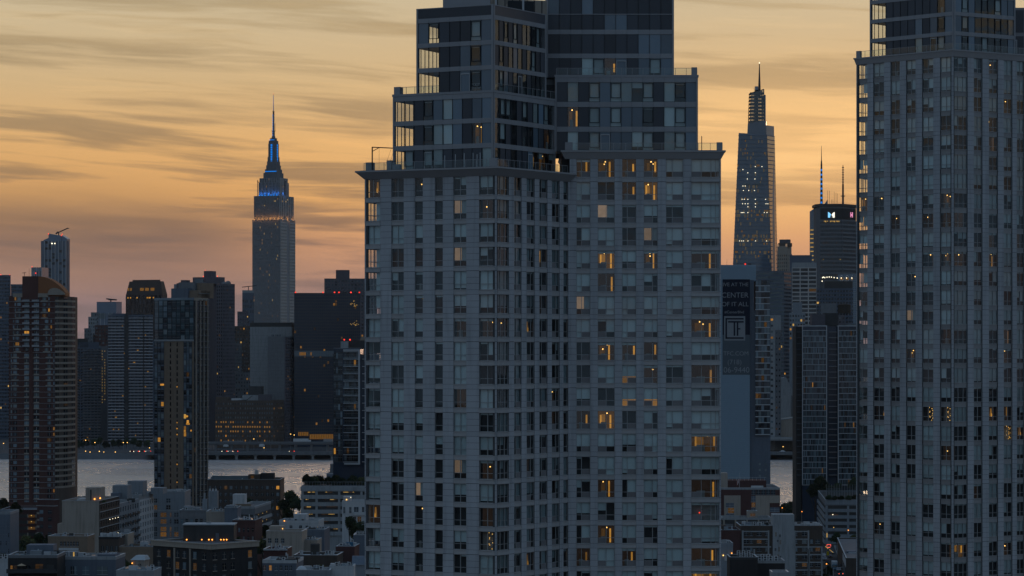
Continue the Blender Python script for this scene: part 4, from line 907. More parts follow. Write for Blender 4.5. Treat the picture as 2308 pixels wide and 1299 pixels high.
# ---- blank concrete slab
b = bld('apartment_slab', 'tall slab with a blank grey concrete end wall and black parapet', 563.5, 657, 665, 2560, 10, 737, 'concrete', par=0, cat='apartment block')
m = MB(); m.box(0, b.w, 0, b.d, 0, Z(727.5, 2560)-b.h); m.build('parapet', 'roof_dark', b.root, (0, 0, b.top))
grid(b, 'R', 4, 40, .6, .5, proud=.8, wall='concrete_dark', lit=.04, seed=48)
b2 = bld('apartment_slab', 'lower blank concrete wing with balconies on its side', 603.5, 641, 664, 2520, 24, 760, 'concrete_dark', par=.6, cat='apartment block')
gm = MB()
for j in range(24): gm.box(0, b2.w, -.03, 0, b2.top-4-j*3.3, b2.top-3.9-j*3.3)
gm.build('wall_joints', 'joint', b2.root, (0, 0, 0), 0, 'stuff'); grid(b2, 'R', 5, 36, .6, .5, proud=1.0, wall='dark_brick', lit=.04, seed=49, panes=[('pane_dark', 4), ('pane_mid', 2)])
for x in (2, 6, 9): on_roof(b2, 'roof_vent', x, x+1.6, 3, 5, 2.2, 'concrete_dark')
m = MB()
for j in range(26): m.box(0, b.w, -.03, 0, b.top-8-j*3.3, b.top-7.92-j*3.3)
m.build('wall_joints', 'joint', b.root, (0, 0, 0), 0, 'stuff')
# ---- old hospital with lit rows
b = bld('hospital_building', 'broad low old hospital with two rows of lit windows', 485, 616, 640, 2480, 12, 905, 'brown_brick', cat='hospital')
def row(i, j): return False
grid(b, 'F', 24, 9, .45, .42, proud=.35, lit=.04, seed=50, z0=8, panes=[('pane_mid', 3), ('pane_sky', 3), ('pane_blind', 2)]); grid(b, 'R', 9, 9, .45, .42, proud=.35, lit=.05, seed=51, z0=8)
m = MB(); rnd = random.Random(9); pz = (b.top-8)/9; px_ = b.w/24
for j, pr in ((3, .8), (2, .35), (4, .25), (0, .3)):
    for i in range(23):
        if rnd.random() < pr: m.box(i*px_+px_*.28, i*px_+px_*.72, -.3, -.1, 8+j*pz+pz*.25, 8+j*pz+pz*.62)
m.build('lit_windows', 'lit_mid', b.root, (0, 0, 0), 0, 'stuff')
roof_px(b, 'parapet_tower', 486, 513, 896, 0, 8, 'brown_brick'); roof_px(b, 'white_cabin', 520, 540, 899, 2, 6, 'white_paint'); roof_px(b, 'white_cabin', 540, 584, 892, 8, 8, 'concrete'); roof_px(b, 'roof_block', 578, 603, 890, 5, 8, 'dark_brick'); roof_px(b, 'roof_block', 550, 578, 872, 14, 8, 'roof_dark')
m = MB(); m.bar((xl(b, 530), 1, .5), (xl(b, 556), 1, 1.2), .3); m.bar((xl(b, 556), 1, 1.2), (xl(b, 568), 1, 5), .3); m.build('roof_pipe', 'metal_dark', b.root, (0, 0, b.top))
# ---- black glass slab
b = bld('office_building', 'black glass office slab with red roof lamps and scattered lit windows', 663, 812, None, 2530, 0, 662, 'glass_black', depth=40, par=.5, coat='roof_dark', cat='office block')
grid(b, 'F', 34, 46, .86, .8, proud=.12, wall='roof_dark', lit=.022, seed=52, panes=[('glass_black', 1)], litm=[('lit_mid', 3), ('lit_dim', 5), ('lit_faint', 3)], z0=14); redlamps(b, [666, 728, 754, 764, 791, 810], dz=1.0, r=.75)
m = MB(); zb = Z(804, 2530); m.box(0, b.w*.6, -.5, -.2, zb, zb+5.2, 0)
for i in range(22): m.box(i*b.w*.6/22, i*b.w*.6/22+.15, -.6, -.5, zb, zb+5.2, 1)
m.build('service_floor', ['pane_sky', 'roof_dark'], b.root)
m = MB()
for px in (675, 678, 681, 684, 687, 700): m.box(xl(b, px), xl(b, px)+.9, -.62, -.5, zb+1, zb+4)
m.build('lit_windows', 'lit_mid', b.root, (0, 0, 0), 0, 'stuff')
m = MB(); zb = Z(990, 2530)
for i in range(14): m.box(xl(b, 698)+i*1.55, xl(b, 698)+i*1.55+1.2, -.5, -.3, zb, zb+4.5)
for i in range(6): m.box(xl(b, 672)+i*1.6, xl(b, 672)+i*1.6+1.2, -.5, -.3, zb+3, zb+6.5)
m.build('lobby_windows', 'lit_mid', b.root, (0, 0, 0), 0, 'stuff')
m = MB(); rnd = random.Random(77)
for i in range(26):
    px = 792+rnd.gauss(5, 4); py = (686 if i % 2 else 731)+rnd.gauss(0, 3); 
    if px < 811: m.box(xl(b, px), xl(b, px)+.6, -.3, -.2, Z(py, 2530), Z(py, 2530)+.5)
m.build('lamp_cluster', 'lit_yellow', b.root, (0, 0, 0), 0, 'stuff')
b = bld('apartment_tower', 'dark brick tower with square bulkhead behind the black glass slab', 731, 850, None, 2850, 0, 630, 'dark_brick', depth=30, cat='tower'); grid(b, 'F', 16, 44, .5, .5, proud=.3, lit=.025, seed=53, panes=[('pane_dark', 3), ('pane_mid', 3)]); roof_px(b, 'bulkhead', 757, 788, 609, 4, 12, 'dark_brick')
# ---- fillers between the bank and the skyline
rnd = random.Random(31); k = 0
for (pl, pr, pt, D_) in [(150, 190, 792, 2900), (180, 250, 790, 2950), (330, 352, 770, 2900), (376, 400, 690, 2950), (468, 490, 760, 2800), (660, 700, 740, 3100), (1690, 1740, 770, 2950), (1740, 1800, 760, 2980), (1780, 1850, 735, 2900)]:
    b = bld('city_block', ['plain dark block in the gap beside the brick tower', 'plain dark block behind the banded apartment block', 'dark block showing between balcony tower and glass tower', 'narrow dark block right of the bronze tower', 'dark block seen between glass tower and brick slab', 'dark block behind the black glass slab', 'plain block behind the narrow concrete tower', 'plain block behind the banded glass slab', 'plain dark block below the gridded concrete office'][k], pl, pr, None, D_, 0, pt, 'office_dark', depth=25); k += 1
    grid(b, 'F', 7, 14, .5, .5, proud=.3, lit=.05, seed=60+k, z0=b.top-60)
# ================================================================ skyline on the right
# ---- tapered glass skyscraper with spire
D = 3256.0; S = D/F
V = thing('skyscraper', 'tapering blue glass skyscraper with slanted crown pieces and white tipped spire', 'skyscraper', (X(1700, D), D, 0))
def vx(px, dd=0): return X(px, D+dd)-X(1700, D)
zb = 0.0
def taper(name, bl, br, tl, tr, zt_l, zt_r, d0, d1, mt='glass_blue', z0=0.0, shr=4.0):
    """a slab tapering upwards with a slanted top"""
    lo = [(bl, d0), (br, d0), (br+4, d1), (bl+4, d1)]; hi = [(tl, d0+shr), (tr, d0+shr), (tr+3, d1-shr), (tl+3, d1-shr)]
    return MB().prism(lo, z0, [zt_l, zt_r, zt_r, zt_l], 0, hi).build(name, mt, V)
def vfr(p0, p1, py): return p0+(p1-p0)*(py-300)/(610-300)
LB_, RB_ = vx(1646), vx(1741)
def edge(px_t, py_t, px_b, py_b, z):
    y = HY-(z-H)*F/D; return vx(px_t+(px_b-px_t)*(y-py_t)/(py_b-py_t))
taper('main_shaft', edge(1666, 300, 1652, 610, 0), edge(1729, 300, 1739, 610, 0), vx(1666), vx(1729), Z(299, D), Z(303, D), 0, 45, shr=6)
YR = 26.0
def edge2(z): y = HY-(z-H)*F/(D+YR); return vx(1744.5+(1752-1744.5)*(y-278)/(610-278), YR)
MB().prism([(edge(1729, 278, 1739, 610, 0)+.1, 1.2), (edge2(0), YR), (edge2(0)+2, 46), (edge(1729, 278, 1739, 610, 0), 46)], 0, [Z(281, D)]*4, 0, [(vx(1727), 8.2), (vx(1744.5, YR), YR), (vx(1744.5, YR)+1, 40), (vx(1727), 40)]).build('right_shaft', 'glass_blue', V)
taper('upper_shaft', vx(1684), vx(1729.5), vx(1687), vx(1728.5), Z(277, D), Z(270, D), 8, 40, z0=Z(330, D), shr=1)
m = MB(); z0, z1 = Z(280, D), Z(200, D)
for k in range(10):
    z = z0+(z1-z0)*k/10; f_ = k/10
    m.box(vx(1691.5+2*f_), vx(1726-1.5*f_), 12, 36, z, z+.9, 0)
    m.box(vx(1703+1.5*f_), vx(1711+.5*f_), 16, 30, z, z+8.3, 1)
for a, b_, t_, u_, zt in ((1691.5, 1693.3, 1694, 1695.5, 208), (1724.5, 1726.5, 1722.5, 1724.5, 199.5), (1709, 1711.5, 1709, 1711.5, 203), (1700, 1700.8, 1701, 1701.8, 206), (1718, 1718.8, 1717, 1717.8, 201)):
    for y_ in (11.5, 35): m.prism([(vx(a), y_), (vx(b_), y_), (vx(b_), y_+1.2), (vx(a), y_+1.2)], z0, Z(zt, D), 0, [(vx(t_), y_), (vx(u_), y_), (vx(u_), y_+1.2), (vx(t_), y_+1.2)])
m.bar((vx(1694.5), 12, Z(208, D)), (vx(1724), 12, Z(199.5, D)), .6); m.bar((vx(1694.5), 36, Z(208, D)), (vx(1724), 36, Z(199.5, D)), .6); m.box(vx(1725), vx(1728), 12, 36, z0, Z(212, D), 1)
m.build('crown_frame', ['metal_dark', 'glass_blue'], V)
g = MB(); g.quad([(vx(1692), 11.2, z0), (vx(1726), 11.2, z0), (vx(1723.6), 11.2, Z(200, D)), (vx(1694.2), 11.2, Z(208, D))]); g.build('crown_glass', 'glass_crown', V)
m = MB(); m.cyl(vx(1715), 22, Z(215, D), Z(198, D), 1.6, 1.5, 8); m.cyl(vx(1715.4), 22, Z(198, D), Z(139, D), 1.5, .45, 8); o = m.build('spire', 'metal_dark', V); MB().ball((vx(1715.4), 22, Z(138, D)), .6, 0, 6, 4).build('beacon', 'lamp_white', o)
m = MB(); fins = MB(); panes = MB(); rnd = random.Random(4)
ny = 34
for k in range(ny):
    py = 612-k*9.3; z = Z(py, D); zt_ = min(1, max(0, z/Z(300, D)))
    xa, xb = edge(1666, 300, 1652, 610, z), edge(1729, 300, 1739, 610, z); yo = 6*zt_
    m.box(xa-.2, xb+.2, yo-.55, yo+2, z, z+.7, 0)
    xc = edge2(z); y2 = 1.2+7*zt_
    m.prism([(xb+.1, y2-.5), (xc+.5, YR-.5), (xc+.5, YR+1), (xb+.1, y2+3)], z, z+.7, 0)
    if k < 33:
        n = 26
        for i in range(n):
            x0_ = xa+(xb-xa)*i/n; w_ = (xb-xa)/n; t_ = rnd.random()
            lit_row = k in (4, 7, 8, 13, 14) 
            kk = 2 if (t_ < (.10 if lit_row else .015)) else 1 if t_ > (.72 if lit_row else .95) else 0
            panes.quad([(x0_+.12, yo-.12, z+(.8 if kk < 2 else 2.4)), (x0_+w_-.12, yo-.12, z+(.8 if kk < 2 else 2.4)), (x0_+w_-.12, yo+.03, z+4.6), (x0_+.12, yo+.03, z+4.6)], kk)
        panes.quad([(xb+.5, y2-.3, z+.8), (xc+.35, YR-.3, z+.8), (xc+.35, YR-.2, z+4.6), (xb+.5, y2-.2, z+4.6)], 3)
m.build('floor_bands', 'band_blue', V, (0, 0, 0), 0, 'stuff'); panes.build('windows', ['glass_blue', 'lit_pale', 'lit_mid', 'glass_mirror'], V, (0, 0, 0), 0, 'stuff')
m = MB(); rnd = random.Random(12)
for (py, pxs) in ((430, (1676, 1688, 1701)), (450, (1673, 1678, 1686, 1703, 1726)), (460, (1674, 1680, 1686, 1703, 1727, 1731)), (467, (1686, 1703)), (480, (1671, 1674, 1677, 1686, 1723, 1729)), (544, (1667, 1672, 1676, 1686, 1703, 1728)), (390, (1686, 1703)), (404, (1685, 1702)), (376, (1703, 1718)), (383, (1675,)), (420, (1675, 1680))):
    for px in pxs: m.box(vx(px)-.35, vx(px)+.35, -.9+5*(610-py)/310*1.0, 0+5*(610-py)/310, Z(py, D), Z(py, D)+.7)
m.build('ceiling_lamps', 'lamp_white', V, (0, 0, 0), 0, 'stuff')
m = MB()
for a, b_ in ((1676, 1683), (1703, 1717), (1685, 1691)): m.box(vx(a), vx(b_), 3.0, 3.6, Z(416, D), Z(412, D))
m.build('lit_panes', 'pane_blind', V, (0, 0, 0), 0, 'stuff')
# ---- old stone tower with lantern top
b = bld('skyscraper', 'old stone tower with stepped lantern top beside tapering glass skyscraper', 1752, 1775, 1784, 3150, GA, 556, 'tan_stone', par=.8, cat='skyscraper')
grid(b, 'F', 5, 30, .42, .5, proud=.6, lit=.03, seed=71, panes=[('pane_dark', 4), ('pane_mid', 2)], z0=b.top-130, z1=b.top-8); grid(b, 'R', 3, 30, .42, .5, proud=.6, lit=.03, seed=72, z0=b.top-130, z1=b.top-8)
roof_px(b, 'lantern', 1755.5, 1777, 540, 2, 7, 'dark_brick'); roof_px(b, 'lantern_base', 1753.5, 1780, 548, .5, 9, 'brown_brick'); m = MB(); m.box(.2, 2, -.5, 0, 0, 3.0).box(b.w-2.2, b.w-.4, -.5, 0, 0, 3.0); m.build('lit_bays', 'lit_blind', b.root, (0, 0, b.top))
# ---- gridded concrete office and its dark backing
b = bld('office_building', 'dark flat topped office behind the white gridded concrete block', 1780, 1830, None, 3000, 0, 577, 'office_dark', depth=30, cat='office block')
b = bld('office_building', 'pale concrete office with bold white horizontal grid', 1785, 1840.5, None, 2780, 0, 592, 'concrete', depth=30, par=0, cat='office block')
grid(b, 'F', 3, 14, .88, .70, proud=1.4, wall='limestone_lit_pale', lit=.06, seed=73, panes=[('pane_dark', 4), ('pane_mid', 2)], z0=b.top-62, z1=b.top-5)
# ---- eight sided office slab with the logo
D = 3250.0
P_ = thing('skyscraper', 'broad eight sided office tower with banded floors and glowing rooftop logo', 'skyscraper', (X(1842, D), D, 0))
def px_(p): return X(p, D)-X(1842, D)
hh = Z(466, D); poly = [(0, 10), (3.5, 0), (px_(1898), 0), (px_(1935), 24), (px_(1935), 40), (0, 40)]
MB().prism(poly, 0, hh).build('shaft', 'concrete_dark', P_); MB().prism(offset(poly, 1.6), hh, hh+3.2).build('crown', 'metal_dark', P_)
e = (V2(px_(1935), 24)-V2(px_(1898), 0)); le = e.length; ra = math.atan2(e.y, e.x)
m = MB(); w = MB()
nf = 31
for (loc_, rz_, L_, n) in (((3.5, 0, 0), 0, px_(1898)-3.5, 22), ((px_(1898), 0, 0), ra, le, 16)):
    m = MB(); w = MB(); rnd = random.Random(3)
    for k in range(nf):
        z = hh-22-k*4.7
        if k in (15, 16): continue
        m.box(0, L_, -.9, .05, z, z+2.0, 0)
        for i in range(n):
            w.quad([(L_*i/n+.25, -.1, z+2.0), (L_*(i+1)/n-.25, -.1, z+2.0), (L_*(i+1)/n-.25, -.1, z+4.7), (L_*i/n+.25, -.1, z+4.7)], 1 if rnd.random() < .025 else 0)
    for i in range(n+1): m.box(L_*i/n-.25, L_*i/n+.25, -.7, .05, 5, hh-16, 0)
    m.build('facade', 'concrete_dark', P_, loc_, rz_); w.build('windows', ['pane_dark', 'lit_dim'], P_, loc_, rz_, 'stuff')
    l = MB()
    for i in range(26): l.box(.8+L_*i/27, 1.3+L_*i/27, -.5, .05, hh-14, hh-3)
    l.box(0, L_, -.1, .02, hh-15, hh-2); l.build('louvres', 'roof_dark', P_, loc_, rz_)
m = MB(); rnd = random.Random(8)
for px in (1857, 1860, 1864, 1871, 1874, 1877, 1880, 1884, 1887, 1890): m.box(px_(px), px_(px)+.8, -1.2, -.9, hh-17.3-rnd.random(), hh-16.5)
m.box(px_(1855), px_(1856), -1.1, -.9, hh-62, hh-61); m.box(px_(1893), px_(1894), -1.1, -.9, hh-62, hh-61); m.build('ceiling_lamps', 'lit_yellow', P_, (0, 0, 0), 0, 'stuff')
# logo: two leaves forming an M, left blue, right white
x0, x1 = px_(1866), px_(1881); zb_, zt_ = Z(491, D), Z(478, D); xm = (x0+x1)/2; hgt = zt_-zb_
m = MB()
Lp = [(x0, zb_), (x0, zt_), (x0+(xm-x0)*.55, zb_+hgt*.80), (xm, zb_+hgt*.45), (xm, zb_)]
m.quad([(x_, -1.35, z_) for x_, z_ in reversed(Lp)], 0); m.quad([(2*xm-x_, -1.35, z_) for x_, z_ in Lp], 1)
Lc = [(xm-1.6, zb_), (xm-1.2, zb_+hgt*.35), (xm, zb_+hgt*.48), (xm+1.2, zb_+hgt*.35), (xm+1.6, zb_)]
m.quad([(x_, -1.45, z_) for x_, z_ in reversed(Lc)], 2)
m.build('rooftop_logo', ['logo_blue', 'logo_white', 'glass_mirror'], P_)
c, s = math.cos(ra), math.sin(ra)
m = MB(); m.box(0, 1.2, -1.4, -1.2, 0, 6).box(3.6, 4.8, -1.4, -1.2, 0, 6).box(1.2, 3.6, -1.4, -1.2, 2, 3.6); m.build('side_logo', 'logo_pink', P_, (px_(1898)+c*16.5, s*16.5, Z(489, D)), ra)
m = MB(); rnd = random.Random(2)
for px in (1868, 1872, 1877, 1880, 1883, 1887, 1890): m.bar((px_(px), 12, hh+3), (px_(px), 12, hh+8+rnd.random()*12), .16)
m.build('roof_aerial', 'metal_dark', P_)
# ---- glass tower with angled peak and lit spire, second antenna
D = 3600.0
b = bld('skyscraper', 'faceted glass tower with angled peak and dark blue lattice spire', 1825, 1846, None, D, 0, 478, 'glass_blue', depth=40, par=0, cat='skyscraper')
grid(b, 'F', 5, 26, .9, .78, proud=.3, wall='metal_band', lit=.0, seed=75, panes=[('glass_blue', 3), ('pane_sky', 2)], z0=b.top-70)
m = MB()
for j in range(9): m.box(.6, b.w-.4, -.6, -.4, b.top-24-j*5.5, b.top-22.6-j*5.5)
m.build('lit_panes', 'lit_yellow', b.root, (0, 0, 0), 0, 'stuff')
m = MB(); w_ = b.w; m.prism([(0, 0), (w_, 0), (w_, 30), (0, 30)], 0, [0.5, 9, 9, .5]); m.prism([(xl(b, 1850), 4), (xl(b, 1865), 4), (xl(b, 1865), 30), (xl(b, 1850), 30)], -10, [3.5, 16, 16, 3.5]); m.build('peak', 'glass_blue', b.root, (0, 0, b.top))
m = MB(); xs = xl(b, 1851.5); z0 = b.top; H0 = Z(328, D)-Z(478, D)
m.cyl(xs, 10, 0, H0*.72, 1.9, 1.1, 8); m.cyl(xs, 10, H0*.72, H0*.78, 1.1, .7, 8); m.cyl(xs, 10, H0*.78, H0, .55, .2, 6); o = m.build('spire', 'metal_dark', b.root, (0, 0, z0))
m = MB()
for k in range(9): m.box(xs-1.0, xs+1.0, 7.9, 8.2, H0*(.06+.07*k), H0*(.09+.07*k))
m.build('blue_lamps', 'lit_blue', o, (0, 0, 0), 0, 'stuff')
A = thing('antenna_mast', 'thin banded antenna mast rising behind the eight sided tower', 'antenna', (X(1900, 3700), 3700, 0))
m = MB(); m.cyl(0, 0, Z(500, 3700), Z(415, 3700), 1.5, 1.2, 8); m.cyl(0, 0, Z(415, 3700), Z(372, 3700), .7, .35, 6); m.cyl(0, 0, Z(443, 3700), Z(441.5, 3700), 3, n=8); m.build('mast', 'metal_dark', A)
for k in range(7): MB().cyl(0, 0, 0, 1.4, 1.3, n=6).build('ring', 'metal_dark', A, (0, 0, Z(412-5.5*k, 3700)))
MB().box(-20, 20, 0, 30, 0, Z(500, 3700)).build('base_block', 'office_dark', A)
# ---- dark office with lit diamonds, water tank building
b = bld('office_building', 'black flat office with a row of lit diamond trusses above', 1840, 1932, None, 2600, 0, 652, 'office_dark', depth=35, cat='office block'); grid(b, 'F', 14, 14, .7, .5, proud=.3, lit=.035, seed=76, panes=[('pane_dark', 5), ('pane_mid', 1)], z0=b.top-50)
roof_px(b, 'roof_block', 1858, 1922, 634, 3, 12, 'roof_dark')
m = MB(); x0 = xl(b, 1892)
for i in range(3):
    x = x0+i*5.2+2; z = 7.5+2.5
    for a_, c_ in (((x-2.6, z), (x, z+3)), ((x, z+3), (x+2.6, z)), ((x+2.6, z), (x, z-3)), ((x, z-3), (x-2.6, z))): m.bar((a_[0], 6, a_[1]), (c_[0], 6, c_[1]), .35, 0)
    m.box(x-1.2, x+1.2, 6.2, 6.4, z-1.2, z+.9, 1)
m.box(x0-1.5, x0+16, 6.6, 9, 6, 14, 2); m.build('diamond_truss', ['metal_light', 'lit_mid', 'glass_blue'], b.root, (0, 0, b.top))
m = MB()
for px, py in ((1854, 627), (1856, 626), (1859, 627), (1864, 626), (1869, 625.5), (1874, 626), (1880, 627), (1887, 628), (1896, 628), (1908, 628), (1920, 628), (1853, 635)): m.box(xl(b, px)-.3, xl(b, px)+.3, -.5, 0, Z(py, 2600)-b.top, Z(py, 2600)-b.top+1.0)
m.build('roof_lamps', 'lamp_white', b.root, (0, 2, b.top), 0, 'stuff')
b = bld('city_block', 'thin pale blue glass slab beside the dark office', 1922, 1933, None, 2560, 0, 618, 'pane_sky', depth=20, par=0); grid(b, 'F', 3, 30, .88, .86, proud=.1, wall='metal_band', panes=[('pane_sky', 3), ('glass_blue', 2)], lit=0, seed=77, z0=b.top-60)
b = bld('city_block', 'dark brick block carrying a wooden water tank', 1848, 1905, None, 2350+60, 0, 712, 'dark_brick', depth=20); grid(b, 'F', 7, 10, .45, .5, lit=.03, seed=78, z0=b.top-35); roof_px(b, 'roof_block', 1850, 1885, 684, 4, 6, 'concrete_dark'); water_tank(b.root, xl(b, 1903), 6, b.top, 5.5, 7.5, 2.0)
b = bld('city_block', 'small blue grey blocks stacked below the gridded concrete office', 1779, 1815, None, 2520, 0, 707, 'grey_paint', depth=18); grid(b, 'F', 6, 6, .6, .5, lit=.25, seed=79, z0=b.top-24); roof_px(b, 'roof_block', 1787, 1808, 682, 3, 8, 'grey_paint')
# ---- banded glass slab, narrow concrete tower, white sloping hall
b = bld('office_building', 'teal glass slab with fine horizontal lines beside the lettered wall', 1704, 1767, 1783.5, 2560, GA, 612, 'glass_teal', par=.6, coat='concrete_dark', cat='office block')
grid(b, 'F', 16, 46, .93, .62, proud=.2, wall='glass_teal', band='office_dark', lit=.015, seed=80, panes=[('glass_teal', 5), ('pane_mid', 1)]); grid(b, 'R', 5, 46, .9, .5, proud=.3, wall='office_dark', band='concrete_dark', lit=.01, seed=81, panes=[('pane_dark', 1)])
b = bld('apartment_tower', 'narrow pale concrete tower with one column of small windows', 1733, 1747, 1760, 2430, 50, 713, 'concrete', cat='tower'); grid(b, 'F', 1, 20, .4, .35, proud=.2, lit=.05, seed=82, z0=15); grid(b, 'R', 2, 20, .5, .35, proud=.2, lit=.05, seed=83, z0=15, z1=b.top-12, wall='concrete_dark')
b = bld('city_block', 'tall dark brick block with scattered lamps behind concrete tower', 1757, 1797, None, 2700, 0, 720, 'dark_brick', depth=20); grid(b, 'F', 9, 30, .4, .45, lit=.04, seed=84, panes=[('pane_dark', 3), ('pane_mid', 1)])
Hs = thing('assembly_hall', 'pale concrete hall with sloping roofline above the riverside trees', 'hall', (X(1735, 2440), 2440, 3))
w_ = X(1800, 2440)-X(1735, 2440); m = MB(); m.prism([(0, 0), (w_, 0), (w_, 40), (0, 40)], 0, [Z(951, 2440)-3, Z(941, 2440)-3, Z(941, 2440)-3, Z(951, 2440)-3]); m.build('wall', 'cream', Hs); MB().bar((0, -.2, Z(951, 2440)-2.6), (w_, -.2, Z(941, 2440)-2.6), .5).build('roof_edge', 'white_paint', Hs)
MB().ball((5.5, -.3, 14), .9, 0, 8, 5).ball((6.5, -.4, 12.6), .7, 0, 8, 5).ball((4.4, -.4, 13.0), .6, 0, 8, 5).build('wall_sculpture', 'metal_dark', Hs); MB().box(w_*.63, w_*.635, -.25, 0, 2, Z(944, 2440)-4).build('wall_joint', 'tan_brick', Hs)
b = thing('city_block', 'pale windowless block with a slanted shoulder and dark ribbed end', 'building', (X(1757, 2480), 2480, 3))
f_ = lambda p: X(p, 2480)-X(1757, 2480)
m = MB(); v = [(f_(1757), Z(853, 2480)-3), (f_(1772), Z(851, 2480)-3), (f_(1788), Z(884, 2480)-3), (f_(1788), 0), (f_(1757), 0)]
n = len(v); m.v += [(x, 0, z) for x, z in v]+[(x, 24, z) for x, z in v]; m.f += [tuple(range(n-1, -1, -1)), tuple(range(n, 2*n))]+[(i, (i+1) % n, n+(i+1) % n, n+i) for i in range(n)]; m.m += [0]*(n+2)
m.build('wall', 'concrete', b)
for i in range(5): MB().box(f_(1783)+i*.8, f_(1783)+i*.8+.3, -.2, 0, 4, Z(887, 2480)-5).build('rib', 'metal_dark', b)
# ================================================================ near bank: towers by the river
# ---- brick tower, its crown tinted orange for sunset light
D = 1366.0
b = bld('apartment_tower', 'red brick apartment tower with pale bands and curved sunset tinted crown', 20, 124, None, D, 0, 668, 'red_brick', depth=26, par=0, cat='tower')
fh = 2.76; n = int((b.top)/fh); S = D/F
# curved right flank
arc = [(xl(b, 124), 0.0)]+[(xl(b, 124)+(xl(b, 156)-xl(b, 124))*math.sin(R(t_)), 26*(1-math.cos(R(t_)))) for t_ in (15, 30, 45, 60, 75, 90)]
MB().prism(arc+[(xl(b, 124), 26)], 0, b.top-.02).build('curved_wall', 'brown_brick', b.root)
def arcn(i): p_, q_ = V2(*arc[i]), V2(*arc[i+1]); d_ = (q_-p_); return p_, d_, math.atan2(d_.y, d_.x)
bands = {}
for j in range(n):
    z = b.top-(j+1)*fh
    if z < 20: break
    for i in range(len(arc)-2):
        p_, d_, r_ = arcn(i); Ls = q(d_.length, 100)
        place('band', cached(('cb', Ls), lambda: MB().box(-.02, Ls+.02, -.30, .05, 0, .95, 0).mesh('band', [M('tan_stone')])), b.root, (p_.x, p_.y, z), r_)
        if i % 2 == 0: place('window', cached(('cw', Ls), lambda: MB().box(.25, Ls-.25, -.12, .02, .95, 2.5, 0).box(Ls*.5-.1, Ls*.5+.1, -.2, .02, .95, 2.55, 1).mesh('window', [M('pane_dark'), M('tan_brick')])), b.root, (p_.x, p_.y, z), r_)
rnd = random.Random(15); fl = ['pane_sky', 'pane_mid', 'pane_dark', 'pane_blind', 'lit_bright', 'lit_dim']
colpx = [(24, 27.5), (30, 38), (55, 65.5), (76.5, 88), (107, 115), (120, 123)]
for j in range(n):
    z = b.top-(j+1)*fh
    if z < 14: break
    top_part = j < 10; wide = j >= 10
    MB().box(xl(b, 20), xl(b, 125), -.34, .02, 0, .18).build('floor_line', 'concrete', b.root, (0, 0, z))
    for ci, (pa, pb) in enumerate(colpx):
        off = 0 if wide else (5 if ci < 2 else -6 if ci > 3 else 0)
        if j < 4 and ci > 3: off = -11
        if j < 4 and ci < 2: off = 9
        xa, xb = xl(b, pa+off), xl(b, pb+off)
        k = pick([('pane_sky', 5), ('pane_mid', 4), ('pane_dark', 3), ('pane_blind', 2)], rnd); 
        if rnd.random() < .05: k = pick([('lit_bright', 1), ('lit_dim', 2), ('lit_mid', 2)], rnd)
        w_ = q(xb-xa, 20)
        place('window', cached(('bw', w_, k), lambda: MB().box(0, w_, -.1, .02, 0, 1.55, 0).box(w_*.48, w_*.55, -.14, 0, 0, 1.55, 1).mesh('window', [M(k), M('frame_grey')])), b.root, (xa, -.02, z+.75))
        if wide and ci in (2, 3): place('sill_panel', cached(('sp2', w_), lambda: MB().box(-.1, w_+.1, -.25, 0, -.72, -.02).mesh('sill_panel', [M('tan_stone')])), b.root, (xa, 0, z+.75))
        elif j < 16 and ci in (1, 4) and (j % 3 != 1 or j > 8): place('sill_panel', cached(('sp3', w_), lambda: MB().box(-1.6 if 0 else -.9, w_+.9, -.3, 0, -.66, -.04).mesh('sill_panel', [M('tan_stone')])), b.root, (xa, 0, z+.75))
        if j < 9 and ci in (2, 3): place('balcony', cached(('bc', 1), lambda: MB().box(-.8, 2.7, -1.5, 0, -.7, -.5, 0).box(-.8, 2.7, -1.5, -1.42, -.5, .3, 1).mesh('balcony', [M('concrete'), M('metal_band')])), b.root, (xa, 0, z+.75))
for px in (70, ): MB().box(-.9, .9, -.5, .02, 0, b.top-6*fh).build('brick_pier', 'red_brick', b.root, (xl(b, px), 0, 0))
# top storey masks: stepped shoulders
MB().box(xl(b, 29.5), xl(b, 50.5), -.45, .3, 0, 1.9).box(xl(b, 86), xl(b, 109), -.45, .3, 0, 1.9).build('pale_parapet', 'tan_stone', b.root, (0, 0, b.top-.5))
m = MB(); hb = Z(623, D)-b.h
m.box(xl(b, 50.5), xl(b, 86), -.3, 14, -1.6, hb, 0); m.build('crown_block', 'red_brick', b.root, (0, 0, b.top))
# curved crown with sunset light painted in as orange: profile falling to the right
prof = [(86.1, 623), (96, 624), (107, 627), (118, 632.5), (130, 641), (140, 650.5), (147, 660)]
m = MB(); ns = len(prof)
for i in range(ns):
    m.v += [(xl(b, prof[i][0]), -.1+.02*i*i, 0.0), (xl(b, prof[i][0]), -.1+.02*i*i, Z(prof[i][1], D)-b.h), (xl(b, prof[i][0]), 14, Z(prof[i][1], D)-b.h), (xl(b, prof[i][0]), 14, 0.0)]
for i in range(ns-1):
    a_, c_ = i*4, (i+1)*4
    for k in range(4): m.f.append((a_+k, c_+k, c_+(k+1) % 4, a_+(k+1) % 4)); m.m.append(0)
m.f += [(3, 2, 1, 0), ((ns-1)*4, (ns-1)*4+1, (ns-1)*4+2, (ns-1)*4+3)]; m.m += [0, 0]
m.f = [tuple(reversed(f__)) for f__ in m.f]
m.build('crown', 'sunlit_brick', b.root, (0, 0, b.top))
m = MB(); pr = [(108, 661), (110, 655.5), (114, 651.5), (121, 649.5), (128, 650), (135, 653), (141, 657), (146.5, 662), (146.5, 665), (108, 665)]
